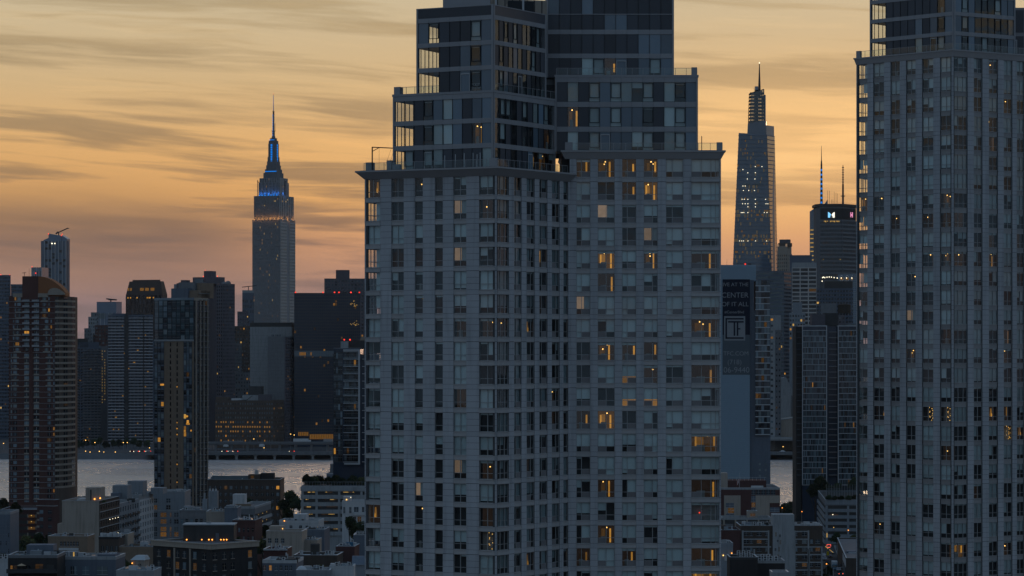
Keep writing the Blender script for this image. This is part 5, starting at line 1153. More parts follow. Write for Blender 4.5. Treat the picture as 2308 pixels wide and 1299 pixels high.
n_ = len(pr); m.v += [(xl(b, p_), -1.0, Z(z_, D)-b.h) for p_, z_ in pr]+[(xl(b, p_), 5, Z(z_, D)-b.h) for p_, z_ in pr]
m.f += [tuple(range(n_-1, -1, -1)), tuple(range(n_, 2*n_))]+[(i, (i+1) % n_, n_+(i+1) % n_, n_+i) for i in range(n_)]; m.m += [0]*(n_+2)
m.build('pale_gable', 'tan_stone', b.root, (0, 0, b.top))
m = MB(); m.bar((0, 4, 0), (0, 4, 2.0), .12); m.bar((-1.2, 4, 1.7), (.8, 4, 1.9), .12); m.bar((2.3, 4, 0), (2.3, 4, 3.8), .06); m.build('roof_aerial', 'metal_dark', b.root, (xl(b, 52), 0, b.top+hb))
MB().box(xl(b, 23), xl(b, 130), -2, 20, 0, Z(1132, D)).build('podium', 'red_brick', b.root)
# ---- tan and glass tower
D = 1400.0
b = bld('apartment_tower', 'slim tan and teal glass tower with metal fin grid on its side', 348, 437, 468, D, 33, 672, 'tan_brick', par=0, cat='tower')
zs = b.top-Z(768, D); fh = 3.0
grid(b, 'F', 9, 7, .86, .80, z0=Z(768, D), z1=b.top-.9, proud=.12, wall='frame_dark', band='glass_teal', panes=[('pane_sky', 2), ('pane_mid', 6), ('glass_teal', 4), ('pane_blind', 1)], lit=.05, seed=91, indiv=True)
MB().box(0, b.w, -.35, .02, 0, .9).build('pale_band', 'concrete', b.root, (0, 0, Z(769.5, D))); MB().box(-.1, b.w+.1, -.2, .02, 0, 1.2).build('roof_glass_band', 'pane_sky', b.root, (0, 0, b.top-1.0))
nf = 28; z1 = Z(770, D); z0 = z1-nf*fh
grid(b, 'F', 3, nf, .86, .72, x0=0, x1=xl(b, 370), z0=z0, z1=z1, proud=.15, wall='frame_dark', band='slate_paint', panes=[('pane_sky', 3), ('pane_mid', 4), ('pane_dark', 3), ('pane_blind', 2)], lit=.04, seed=92, indiv=True)
grid(b, 'F', 3, nf, .86, .72, x0=xl(b, 414), x1=xl(b, 433), z0=z0, z1=z1, proud=.15, wall='frame_dark', band='slate_paint', panes=[('pane_sky', 3), ('pane_mid', 4), ('pane_dark', 3), ('pane_blind', 2)], lit=.06, seed=93, indiv=True)
for px in (383, 398): 
    for j in range(nf): place('slot_window', cached('slotw', lambda: MB().box(0, .75, -.05, .02, .6, 2.5).mesh('slot_window', [M('pane_dark')])), b.root, (xl(b, px), 0, z0+j*fh))
rnd = random.Random(6)
for j in (4, 7, 12, 13, 14, 20): MB().box(0, .7, -.09, -.04, .9, 1.5).build('lit_window', 'lit_bright', b.root, (xl(b, 398), 0, z0+j*fh))
for pa, pb, py in ((416, 424, 941), (420, 428, 958), (415, 419, 974), (430, 432.5, 973), (362, 370, 870)): MB().box(0, xl(b, pb)-xl(b, pa), -.25, -.15, 0, .9).build('lit_window', 'lit_bright', b.root, (xl(b, pa), 0, Z(py, D)))
m = MB(); L_ = b.d
grid(b, 'R', 5, 37, .8, .75, z0=z0, z1=b.top-1, proud=.15, wall='metal_dark', band='roof_dark', panes=[('pane_dark', 4), ('pane_mid', 2)], lit=.012, seed=94, indiv=True)
MB().box(0, L_, -.5, .02, 0, 1.4).build('side_cornice', 'tan_stone', b.root, (b.w, 0, b.top-1.3), R(90))
for f_ in (.12, .42, .68, .95):
    MB().box(-.22, .22, -.7, 0, 0, b.top-z0-1).build('fin', 'tan_stone', b.root, (b.w, L_*f_, z0), R(90))
for j in range(37):
    for f_ in (.42, .68, .95): place('ledge', cached('ledge', lambda: MB().box(-.9, .9, -1.0, 0, 0, .18).mesh('ledge', [M('concrete')])), b.root, (b.w, L_*f_, z0+j*fh), R(90))
roof_px(b, 'plant_room', 380, 418, 650, 2, 9, 'slate_paint'); roof_px(b, 'plant_room', 388, 425, 636, 5, 9, 'concrete_dark'); roof_px(b, 'plant_screen', 418, 436, 655, 3, 10, 'tan_brick'); roof_px(b, 'plant_screen', 427, 436, 638, 6, 10, 'tan_brick'); roof_px(b, 'chimney', 380.5, 383.5, 640, 4, 1, 'concrete')
MB().box(0, b.w, -.3, .02, 0, 2.2).build('canopy_wall', 'tan_brick', b.root, (0, 0, z0-2.2)); MB().box(xl(b, 362), xl(b, 371), -.5, -.3, 0, 1.6).build('lit_window', 'lit_yellow', b.root, (0, 0, z0-1.9))
# ---- glass apartment block in front of the black slab
D = 1180.0
b = bld('apartment_tower', 'dark glass apartment block with pale balcony edges and white frame', 752, 812, None, D, 0, 788, 'glass_black', depth=24, par=.5, cat='tower'); fh = 3.1; nf = 15; z1 = b.top-1; z0 = z1-nf*fh
MB().box(-.3, X(823, D)-X(752, D)+6, 1.2, 24, 0, b.top-2).build('rear_wall', 'glass_black', b.root)
grid(b, 'F', 4, nf, .84, .8, x0=0, x1=xl(b, 772), z0=z0, z1=z1, proud=.12, wall='metal_dark', panes=[('pane_dark', 4), ('pane_mid', 4), ('pane_sky', 2)], lit=.04, seed=95, indiv=True); grid(b, 'F', 6, nf, .88, .8, x0=xl(b, 776), x1=xl(b, 808), z0=z0, z1=z1, proud=.1, wall='metal_dark', panes=[('pane_dark', 4), ('pane_mid', 4), ('pane_sky', 1)], lit=.05, seed=96, indiv=True)
x0, x1 = xl(b, 774), xl(b, 808)
for j in range(nf+1): place('balcony', cached('gb', lambda: MB().box(0, x1-x0, -1.5, 0, 0, .22, 0).box(0, x1-x0, -1.5, -1.45, .22, 1.1, 1).mesh('balcony', [M('metal_light'), M('glass_dim')])), b.root, (x0, 0, z0+j*fh-.1))
m = MB(); m.box(xl(b, 808), xl(b, 811.5), -1.8, .5, z0-1, z1+1); m.box(xl(b, 774), xl(b, 808), -1.8, .5, z1+.5, z1+1); m.box(xl(b, 776), xl(b, 808), -1.8, .5, z0-1, z0-.5); m.build('white_frame', 'metal_light', b.root)
for j in range(nf): place('rear_balcony', cached('gb2', lambda: MB().box(0, 3, 0, 1, 0, .25).mesh('rear_balcony', [M('metal_light')])), b.root, (xl(b, 816), .2, z0+j*fh-.1))
roof_px(b, 'plant_room', 781, 820, 768, 5, 10, 'roof_dark'); roof_px(b, 'louvre_box', 767, 784, 770, 2, 3, 'concrete'); redlamps(b, [775, 788], y=3, dz=Z(766, D)-b.h, r=.35)
m = MB(); m.prism([(xl(b, 800), 8), (xl(b, 832), 8), (xl(b, 832), 16), (xl(b, 800), 16)], 4, 8.5, 0, [(xl(b, 812), 11), (xl(b, 820), 11), (xl(b, 820), 13), (xl(b, 812), 13)]); m.build('hipped_roof', 'tan_brick', b.root, (0, 0, b.top-3))
# ---- corrugated tower with painted lettering
D = 1400.0
b = bld('apartment_tower', 'blank corrugated grey tower with painted lettering sign and glass bay', 1600, 1690, None, D, 0, 634, 'corrugated', depth=24, par=0, cat='tower')
m = MB(); w_ = b.w
for j in range(int(b.top)): m.box(0, w_, -.05, .01, j*1.0, j*1.0+.55)
m.build('corrugation', 'corrugated', b.root, (0, 0, 0), 0, 'stuff')
m = MB(); hp = Z(597, D)-b.h; m.box(xl(b, 1600), xl(b, 1705), 3, 18, 0, hp)
for j in range(14): m.box(xl(b, 1600), xl(b, 1705), 2.9, 3.0, j*.55, j*.55+.3)
m.build('plant_screen', 'corrugated', b.root, (0, 0, b.top)); redlamps(b, [1681], y=3.5, dz=hp+.4, r=.45)
MB().bar((xl(b, 1640), 5, hp), (xl(b, 1640), 5, hp+3), .05).build('roof_aerial', 'metal_dark', b.root, (0, 0, b.top)); MB().bar((xl(b, 1665), 5, hp), (xl(b, 1665), 5, hp+1), .12).build('vent_pipe', 'metal_dark', b.root, (0, 0, b.top)); MB().box(xl(b, 1688), xl(b, 1695), 5, 6, hp, hp+.7).build('roof_unit', 'metal_dark', b.root, (0, 0, b.top))
MB().box(0, xl(b, 1737)-xl(b, 1690), 1.4, 24, 0, Z(700, D)).box(0, xl(b, 1700)-xl(b, 1690), 1.2, 24, Z(700, D), Z(631, D)).build('side_block', 'slate_paint', b.root, (xl(b, 1690), 0, 0))
x0, x1 = xl(b, 1703), xl(b, 1735); fh = 2.98; nf = 26; zt = Z(632, D); za = zt-nf*fh
MB().box(x0, x1, .2, 20, za, zt).build('bay_wall', 'glass_black', b.root)
for j in range(nf):
    place('bay_slab', cached('bslab', lambda: MB().box(-.15, x1-x0+.15, -.25, .3, 0, .42).mesh('bay_slab', [M('metal_light')])), b.root, (x0, .1, za+j*fh))
    for i in range(5):
        k = pick([('pane_sky', 2), ('pane_mid', 4), ('pane_dark', 4), ('pane_blind', 2)], rnd); 
        if rnd.random() < .05: k = 'lit_dim'
        pw = (x1-x0)/5
        place('pane', cached(('bpn', k), lambda: MB().box(.08, pw-.08, 0, .1, .45, 2.9).mesh('pane', [M(k)])), b.root, (x0+i*pw, .02, za+j*fh))
for j in range(3):
    for px in (1711, 1724): MB().box(0, 1.0, -.1, .05, 0, 1.0).build('window', 'pane_blind', b.root, (xl(b, px), 1.35, Z(1049+13.2*j, D)))
# painted sign
m = MB(); m.box(xl(b, 1628.5), xl(b, 1690.3), -.10, .0, Z(755, D), Z(630, D), 0); m.box(xl(b, 1628.5), xl(b, 1690.3), -.10, .0, Z(845, D), Z(755, D), 1)
sg = m.build('painted_sign', ['sign_navy', 'sign_teal'], b.root)
def text(s_, pxc, pyb, pxw, mt, parent, y=-.16):
    cu = bpy.data.curves.new('lettering', 'FONT'); cu.body = s_; cu.size = 1.0; cu.align_x = 'LEFT'; cu.extrude = .01
    o = bpy.data.objects.new('lettering', cu); col.objects.link(o); bpy.context.view_layer.update()
    me = bpy.data.meshes.new_from_object(o); bpy.data.objects.remove(o)
    xs = [v.co.x for v in me.vertices]; zs_ = [v.co.y for v in me.vertices]; k_ = pxw*D/F/(max(xs)-min(xs)); x_m = min(xs)
    for v in me.vertices: v.co = Vector(((v.co.x-x_m)*k_, -v.co.z*.3, v.co.y*k_))
    me.materials.clear(); me.materials.append(M(mt))
    return place('lettering', me, parent, (xl(b, pxc), y, Z(pyb, D)))
text('LIVE AT THE', 1624, 645.5, 62.5, 'sign_white', sg); text('CENTER', 1627, 671, 60, 'sign_white', sg); text('OF IT ALL', 1627, 690.5, 60, 'sign_white', sg); text('#CenterBlvd', 1633, 706.5, 43.5, 'sign_white', sg)
text('TFC.COM', 1630.5, 801.5, 56, 'sign_white', sg); text('(718)', 1640, 821.5, 31, 'sign_white', sg); text('06-9440', 1631, 840, 58, 'sign_white', sg)
m = MB(); L1 = lambda p_: xl(b, p_); Zp = lambda p_: Z(p_, D)
m.box(L1(1632), L1(1679.5), -.16, -.11, Zp(768), Zp(713), 0)
for a_, c_, t_, bt in ((1635, 1638.5, 717, 764), (1635, 1676, 717, 720.5), (1635, 1676, 760.5, 764), (1641, 1676, 724, 727.5), (1653.5, 1657, 727.5, 757), (1660.5, 1664, 727.5, 757), (1664, 1668.5, 740, 743)): m.box(L1(a_), L1(c_), -.22, -.15-.003*(a_ % 3), Zp(bt), Zp(t_), 1)
m.build('painted_logo', ['sign_white', 'sign_navy'], sg)
# ---- pair of glass residential towers
D = 1440.0
def twin(label, L, C, Rr, D, a, top, npan, seed):
    b = bld('apartment_tower', label, L, C, Rr, D, a, top, 'glass_black', depth=22, par=.5, coat='metal_light', cat='tower', group=None); fh = 2.95; nf = 27; z1 = b.top-2; z0 = z1-nf*fh
    ms = cached(('tb', round(b.w, 2)), lambda: MB().box(-.2, b.w+.2, -.35, .1, 0, .30).mesh('slab_edge', [M('metal_light')]))
    for j in range(nf+1): place('slab_edge', ms, b.root, (0, 0, z0+j*fh-.2))
    grid(b, 'F', npan, nf, .90, .86, z0=z0, z1=z1, proud=.06, wall='metal_dark', panes=[('pane_sky', 1), ('pane_mid', 6), ('pane_dark', 3), ('glass_teal', 3)], lit=.012, seed=seed, indiv=False, litm=[('lit_dim', 3), ('lit_mid', 1), ('lit_faint', 3)])
    for x in (0, b.w): MB().box(-.2, .2, -.6, .1, 0, z1-z0+2.4).build('edge_fin', 'metal_light', b.root, (x, 0, z0))
    return b
b = twin('glass residential tower with pale slab lines left of the dark recess', 1808.5, 1863, None, D, 0, 736, 20, 97)
m = MB(); m.box(xl(b, 1795), -.25, 2, 20, 0, b.top); m.build('side_wing', 'roof_dark', b.root)
for j in range(26): place('wing_balcony', cached('wb', lambda: MB().box(0, 2.6, 0, 2, 0, .22).mesh('wing_balcony', [M('slate_paint')])), b.root, (xl(b, 1796.5), .4, b.top-3-j*2.95))
m = MB(); m.box(.2+b.w, xl(b, 1889)-.25, 2.5, 20, 0, b.top); m.build('recess_wall', 'glass_black', b.root)
for j in range(26): place('recess_balcony', cached('rb', lambda: MB().box(0, 4.2, 0, 3, 0, .24).mesh('recess_balcony', [M('metal_band')])), b.root, (xl(b, 1869), .6, b.top-3-j*2.95))
roof_px(b, 'plant_room', 1832, 1862, 709, 4, 10, 'dark_brick'); roof_px(b, 'plant_room', 1862, 1893, 706, 6, 10, 'roof_dark')
b = twin('glass residential tower with pale slab lines beside the right stone tower', 1889, 1945, None, D, 0, 736, 20, 98)
roof_px(b, 'plant_room', 1912, 1945, 730, 4, 8, 'concrete_dark')
# ================================================================ low buildings of the near bank
HOUSE = [('pane_dark', 4), ('pane_mid', 3), ('pane_sky', 2), ('pane_blind', 2)]
def win(b, pa, pb, pt, pb_, mt, y=-.12, name='window', frame='metal_light'):
    xa, xb, za, zb_ = xl(b, pa), xl(b, pb), Z(pb_, b.D), Z(pt, b.D)
    o = MB().box(xa, xb, y, .02, za-b.z0, zb_-b.z0, 0).box(xa-.12, xb+.12, y-.06, .02, za-.14-b.z0, za-.01-b.z0, 1).build(name, [mt, frame], b.root)
    MB().box(xa, xb, y-.04, y-.005, (za+zb_)/2-.04-b.z0, (za+zb_)/2+.04-b.z0).box((xa+xb)/2-.04, (xa+xb)/2+.04, y-.045, y-.005, za-b.z0, zb_-b.z0).build('sash', frame, o)
def lamp_on(b, px, py, mt='lamp_orange', r=.22, y=-.4):
    o = MB().ball((xl(b, px), y, Z(py, b.D)-b.z0), r, 0, 8, 5).build('wall_lamp', mt, b.root)
    MB().bar((xl(b, px), y, Z(py, b.D)-b.z0), (xl(b, px), 0.0, Z(py, b.D)-b.z0+.2), .05).build('bracket', 'metal_dark', o)
def clutter(b, n, seed, x0=1, x1=None, y0=2, y1=None, mt=('concrete', 'metal_light', 'grey_paint', 'roof_dark')):
    """vents, hatches, pipes and units on a flat roof"""
    n = int(n*1.8); rnd = random.Random(seed); x1 = b.w-1 if x1 is None else x1; y1 = min(b.d-2, 12) if y1 is None else y1
    for k in range(n):
        x, y = rnd.uniform(x0, x1), rnd.uniform(y0, max(y0+.5, y1)); t_ = rnd.random(); z = b.top+.1
        if t_ < .35: MB().box(-.5-rnd.random(), .5+rnd.random(), -.6, .6, 0, .6+rnd.random()*1.1).build('roof_unit', rnd.choice(mt), b.root, (x, y, z), rnd.random()*.3)
        elif t_ < .6: MB().cyl(0, 0, 0, .8+rnd.random()*1.4, .18, n=8).cyl(0, 0, .8, 1.0, .3, n=8).build('vent_pipe', 'metal_light', b.root, (x, y, z))
        elif t_ < .8: MB().prism([(-.7, -.7), (.7, -.7), (.7, .7), (-.7, .7)], 0, .9, 0, [(-.5, -.5), (.5, -.5), (.5, .5), (-.5, .5)]).build('skylight', 'pane_sky', b.root, (x, y, z))
        else: condenser(b.root, x, y, z, 1.0)
A4 = 4
# ---- left
b = bld('low_building', 'plain slate grey building at the left picture edge', -25, 23, None, 1010, 0, 1160, 'slate_paint', depth=18, coat='grey_paint'); grid(b, 'F', 8, 8, .3, .5, z0=b.top-26, z1=b.top-3, proud=.12, lit=.0, panes=[('slate_paint', 3), ('pane_dark', 1)], seed=101, indiv=True)
b = bld('low_building', 'white walled roof terrace with air conditioners at left edge', -25, 19, None, 800, 0, 1268, 'white_paint', depth=10)
for k in range(4): condenser(b.root, b.w-1-k*1.4, 1.5, b.top+.8)
b = bld('parking_garage', 'brick garage with lit open decks at the foot of the brick tower', 0, 86, None, 1310, 0, 1153, 'maroon_brick', depth=30, cat='garage')
for j in range(4):
    zz_ = b.top-2.9-j*2.85; MB().box(xl(b, 23), xl(b, 84.5), -.05, .02, 0, 1.45).build('deck_shade', 'roof_dark', b.root, (0, 0, zz_)); MB().box(xl(b, 22), b.w, -.35, .02, -1.2, -.2).build('deck_edge', 'maroon_brick', b.root, (0, 0, zz_))  # dark sheet on the wall paints the shade inside each open deck
    if j < 3: MB().box(xl(b, 62.5), xl(b, 79), -.09, -.05, .05, 1.35).build('lit_bay', 'lit_dim', b.root, (0, 0, zz_)); MB().ball((xl(b, 71), -.3, zz_+1.0), .25, 0, 8, 4).build('deck_lamp', 'lit_yellow', b.root)
    for px in (61.5, 80): MB().box(xl(b, px), xl(b, px)+.5, -.3, 0, 0, 1.5).build('column', 'tan_stone', b.root, (0, 0, zz_))
b = bld('low_building', 'square brick stair block with pale quoins beside the garage', 84, 122, 134, 1300, 20, 1131, 'maroon_brick', coat='maroon_brick'); grid(b, 'F', 2, 5, .45, .5, z0=b.top-20, z1=b.top-3, proud=.15, lit=.02, seed=102, panes=HOUSE, indiv=True); MB().box(-.3, b.w+.3, -.5, 3, 0, .35).build('string_course', 'concrete', b.root, (0, 0, b.top-2.2))
for j in range(5): MB().box(-.2, 1.2, -.25, 0, 0, .9).build('quoin', 'tan_stone', b.root, (0, 0, b.top-6-j*3.1))
# party wall building
b = bld('apartment_house', 'cream blank party wall building with dark brick street front', 140, 223.5, 268, 1085, 5, 1134, 'cream', cat='apartment block'); fh = 3.1
MB().box(xl(b, 129.5), 0, .01, 12, 0, Z(1181, 1085)).build('lower_wall', 'cream', b.root)
MB().box(0, b.d, -.08, .02, b.top-22, b.top+.8).build('brick_front', 'black_brick', b.root, (b.w, 0, 0), R(90))
grid(b, 'R', 8, 7, .55, .62, z0=b.top-21.7, z1=b.top, proud=.3, wall='umber_brick', band='umber_brick', lit=.0, seed=103, panes=[('pane_dark', 4), ('pane_mid', 2)], indiv=True)
for j in range(7): MB().box(0, b.d, -.55, 0, 0, .3).build('string_course', 'concrete', b.root, (b.w, 0, b.top-.6-j*3.1), R(90))
for j in (1, 3):
    for k in range(4): MB().ball((b.w+.7, b.d*(.45+.14*k), b.top-4.2-j*3.1), .16, 0, 6, 4).build('wall_lamp', 'lamp_white', b.root)
o = roof_px(b, 'stair_bulkhead', 188.5, 222, 1101, 3, 8, 'cream'); MB().box(xl(b, 199.5), xl(b, 202), 2.7, 3, 0, 5).build('downpipe', 'metal_dark', b.root, (0, 0, b.top))
lamp_on(b, 209.5, 1126, 'lamp_orange', .32, 2.6); lamp_on(b, 222.5, 1124, 'lamp_orange', .32, 2.4)
roof_px(b, 'roof_cabin', 165, 187, 1127, 6, 8, 'white_paint')
for k, (pa, pb, pt) in enumerate([(170, 176, 1137), (228, 236, 1129), (196, 200, 1131)]): roof_px(b, 'planter_shrub', pa, pb, pt, 1, 1.5, 'leaf_dark')
b = bld('apartment_house', 'grey apartment house with dark balconies along the receding street', 240, 268, 312, 1118, 5, 1140, 'grey_paint', cat='apartment block', roof='roof_dark')
grid(b, 'R', 8, 8, .5, .6, z0=b.top-26, z1=b.top, proud=.3, wall='grey_paint', lit=.0, seed=104, panes=[('pane_dark', 3), ('pane_mid', 2)], indiv=True)
bm = MB().box(0, 4.0, -1.6, 0, 0, .2, 0).mesh('balcony', [M('roof_dark')]); 
for j in range(6):
    for k in range(4): o = place('balcony', bm, b.root, (b.w, b.d*(.08+.23*k)+(j % 2)*1.2, b.top-5-j*3.1), R(90)); MB().box(0, 4.0, -1.6, -1.52, .2, 1.1).build('balcony_rail', 'metal_dark', o)
for k in range(5): MB().ball((b.w+1.9, b.d*(.35+.12*k), b.top-20.5), .22, 0, 6, 4).build('street_light', 'lamp_orange', b.root)
roof_px(b, 'roof_cabin', 225, 259, 1101, 22, 8, 'grey_paint'); roof_px(b, 'roof_cabin', 229, 247, 1117, 16, 5, 'slate_paint'); clutter(b, 8, 105, 0, b.w, 10, b.d-4)
b = bld('apartment_house', 'pale grey apartment house with paired windows at the street end', 268, 313, 345, 1160, 5, 1120, 'concrete', cat='apartment block'); grid(b, 'R', 6, 9, .5, .6, z0=b.top-28, z1=b.top-1.5, proud=.4, wall='white_paint', lit=.015, seed=106, panes=HOUSE, indiv=True)
roof_px(b, 'stair_tower', 280, 315, 1087, 6, 8, 'grey_paint'); roof_px(b, 'roof_cabin', 258, 282, 1107, 8, 8, 'slate_paint'); roof_px(b, 'roof_cabin', 316, 344, 1106, 20, 8, 'grey_paint'); clutter(b, 5, 107)
b = bld('apartment_house', 'flat grey apartment block with a few yellow lit windows', 345, 416.5, None, 1200, 0, 1113, 'grey_paint', depth=22, cat='apartment block')
rw = [1124, 1139, 1156, 1171, 1188, 1200]
for j, y_ in enumerate(rw):
    for k, (pa, pb) in enumerate([(346, 354), (362, 375), (383, 386), (393, 402)] if j > 1 else [(346, 354), (375, 384)]):
        lt = {(1, 0): 'lit_dim', (3, 1): 'lit_dim', (4, 1): 'lit_dim', (5, 1): 'lit_mid', (2, 1): 'lit_dim', (2, 2): 'lit_dim', (4, 2): 'lit_dim', (5, 3): 'lit_dim', (5, 2): 'lit_dim'}.get((j, k)) or pick(HOUSE, random)
        win(b, pa, pb, y_, y_+9.5, lt)
MB().box(0, b.w, -.15, .02, 0, .5).build('string_course', 'concrete', b.root, (0, 0, Z(1153, 1200))); clutter(b, 7, 108); roof_px(b, 'roof_cabin', 363, 395, 1107, 4, 5, 'concrete')
# mechanical roofs in the middle
b = bld('low_building', 'dark flat building with silver ducts and a round fan housing', 405, 470, None, 1060, 0, 1155, 'concrete_dark', depth=25); grid(b, 'F', 6, 4, .6, .55, z0=b.top-16, z1=b.top-1.5, proud=.2, lit=.04, seed=109, panes=HOUSE, indiv=True)
m = MB(); m.box(xl(b, 467), xl(b, 487.5), 4, 8, 0, 8.2); m.build('duct_tower', 'grey_paint', b.root, (0, 0, b.top-.4)); m = MB(); m.box(xl(b, 453.5), xl(b, 465), 4, 7, 0, 5.2); m.build('duct_tower', 'grey_paint', b.root, (0, 0, b.top-.4))
for k in range(3): MB().cyl(0, 0, 0, .9, .35, n=8).build('roof_fan', 'metal_light', b.root, (xl(b, 470)+k*1.1, 5, b.top+7.8))
for pa, pb, pt in ((410, 430, 1144), (432, 448, 1148)): roof_px(b, 'roof_cabin', pa, pb, pt, 5, 5, 'grey_paint')
MB().cyl(0, 0, 0, 2.4, .4, n=10).build('vent_pipe', 'concrete', b.root, (xl(b, 458), 5, b.top+4.6)); clutter(b, 8, 110, y1=14)
b = bld('low_building', 'tan rendered roof block with hatch beside the silver ducts', 465, 507, None, 1030, 0, 1158, 'cream', depth=14); clutter(b, 4, 111); b2 = bld('low_building', 'slate roof house with chimney box next to tan block', 506, 535, None, 1020, 0, 1150, 'slate_paint', depth=14); roof_px(b2, 'roof_unit', 508, 526, 1141, 2, 4, 'grey_paint'); clutter(b2, 4, 112)
b = bld('parking_garage', 'concrete deck garage with hedges and openings along the side street', 530, 574, 611, 1085, 5, 1147, 'concrete_dark', cat='garage', coat='concrete')
for j in range(4):
    MB().box(1, b.d-1, -.08, .02, 0, 1.6).build('deck_shade', 'roof_dark', b.root, (b.w, 0, b.top-3.8-j*3.1), R(90)); MB().box(0, b.d, -.4, .02, 0, 1.2).build('deck_edge', 'concrete', b.root, (b.w, 0, b.top-5.1-j*3.1), R(90))  # shaded deck interior painted as a dark panel
    MB().box(.6, b.w-.6, -.08, .02, 0, 1.7).build('deck_shade', 'roof_dark', b.root, (0, 0, b.top-4-j*3.1))
    for k in range(3): MB().ball((b.w+.15, b.d*(.2+.25*k), b.top-2.7-j*3.1), .16, 0, 6, 4).build('deck_lamp', 'lit_yellow', b.root)
roof_px(b, 'white_canopy', 518, 545, 1117, 6, 5, 'white_paint'); roof_px(b, 'roof_wall', 527, 562, 1138, 3, 1, 'tan_brick')
b = bld('row_house', 'small dark red brick house with roof vents', 524, 575, None, 985, 4, 1178, 'maroon_brick', depth=16, cat='house'); grid(b, 'F', 5, 3, .4, .5, z0=b.top-10, z1=b.top-1, proud=.15, lit=.03, seed=113, panes=HOUSE, indiv=True); clutter(b, 9, 114, mt=('metal_light', 'grey_paint'))
# dark corner building with pale cornice
b = bld('apartment_house', 'dark brick corner building with pale stone cornice and roof cabin', 345, 476, 580, 788, 42, 1231, 'black_brick', cat='apartment block', coat='tan_stone', par=.5)
for face, Ln in (('F', b.w), ('R', b.d)):
    lc, rz, _ = fm(b, face); MB().box(-.35, Ln+.35, -.45, .05, 0, 1.3).box(-.5, Ln+.5, -.62, .05, 1.3, 1.6).build('cornice', 'tan_stone', b.root, (lc[0], lc[1], b.top-1.0), rz)
    cols_ = [.08, .25, .40, .52, .70, .86] if face == 'F' else [.04, .24, .42, .80]
    for j in range(4):
        for k, f_ in enumerate(cols_):
            z = b.top-3.9-j*3.2; wd = 1.3; kk = pick(HOUSE, random)
            if (face, j, k) in (('R', 0, 3), ('F', 0, 1), ('F', 1, 2), ('F', 1, 4)): kk = 'lit_dim'
            o = place('window', cached(('cw2', kk), lambda: MB().box(0, 1.3, -.06, .02, 0, 1.9, 0).box(-.12, 1.42, -.2, .02, -.2, 0, 1).box(.62, .69, -.1, 0, 0, 1.9, 1).box(0, 1.3, -.1, 0, 1.2, 1.26, 1).mesh('window', [M(kk), M('tan_stone')])), b.root)
            c_, s_ = math.cos(rz), math.sin(rz); o.location = (lc[0]+c_*Ln*f_, lc[1]+s_*Ln*f_, z); o.rotation_euler = (0, 0, rz)
    if face == 'F': 
        for f_ in (.37, .64): MB().box(0, .5, -.3, .02, 0, 12).build('pilaster', 'tan_stone', b.root, (Ln*f_, 0, b.top-13.2))
D = 806; cab = MB(); xa, ya = X(413, D), X(527, D)
c = thing('roof_cabin', 'black roof cabin with a row of orange lamps on the dark brick corner building', 'cabin', (X(440, D), D, b.h+.12))
x0, x1 = X(413, D)-X(440, D), X(527, D)-X(440, D); hc = Z(1185, D)-b.h
MB().box(x0, 0, .3, 8, 0, hc-.05).box(0, x1, 0, 8, 0, hc).build('wall', 'roof_dark', c); MB().box(x0-.2, x1+.2, -.2, 8.2, hc, hc+.3).build('roof', 'roof_light', c)
for px in (421, 455, 471, 478.5, 498, 504.5, 511): o = MB().ball((X(px, D)-X(440, D), -.25, Z(1217.5, D)-b.h), .2, 0, 8, 5).build('wall_lamp', 'lamp_orange', c); MB().box(X(px, D)-X(440, D)-.04, X(px, D)-X(440, D)+.04, -.25, .02, Z(1216, D)-b.h, Z(1215, D)-b.h).build('bracket', 'metal_dark', o)
MB().box(X(486, D)-X(440, D), X(493, D)-X(440, D), -.06, 0, 0, 2.3).build('door', 'slate_paint', c); MB().cyl(3.5, 4, hc, hc+.7, .7, n=10).build('roof_vent', 'concrete', c)
for k, px in enumerate((383, 405, 412)): MB().bar((X(px, 800)-b.O.x, 0, 0), (X(px, 800)-b.O.x, 0, 2.6), .05).build('roof_pole', 'metal_light', b.root, (0, 12, b.top))
# brown apartment house
b = bld('apartment_house', 'brown brick apartment house with glazed roof terrace by the river', 468, 632, None, 1290, 0, 1085, 'umber_brick', depth=22, cat='apartment block'); grid(b, 'F', 14, 7, .55, .5, z0=b.top-23, z1=b.top-1.2, proud=.18, lit=.05, seed=115, panes=[('pane_dark', 3), ('pane_mid', 4), ('pane_sky', 1)], indiv=True, mull=1)
roof_px(b, 'glass_screen', 476, 558, 1074, 4, .3, 'pane_sky'); roof_px(b, 'bulkhead', 558, 584, 1071, 3, 6, 'umber_brick'); roof_px(b, 'bulkhead', 585, 615, 1069, 6, 6, 'black_brick'); roof_px(b, 'roof_tank', 572, 579, 1061, 5, 2, 'metal_light'); win(b, 565, 571, 1073, 1079, 'lit_dim', y=2.9); clutter(b, 6, 116)
for px in (497, 590, 600): MB().bar((0, 0, 0), (0, 0, 3), .06).build('roof_pole', 'metal_dark', b.root, (xl(b, px), 5, b.top+1))
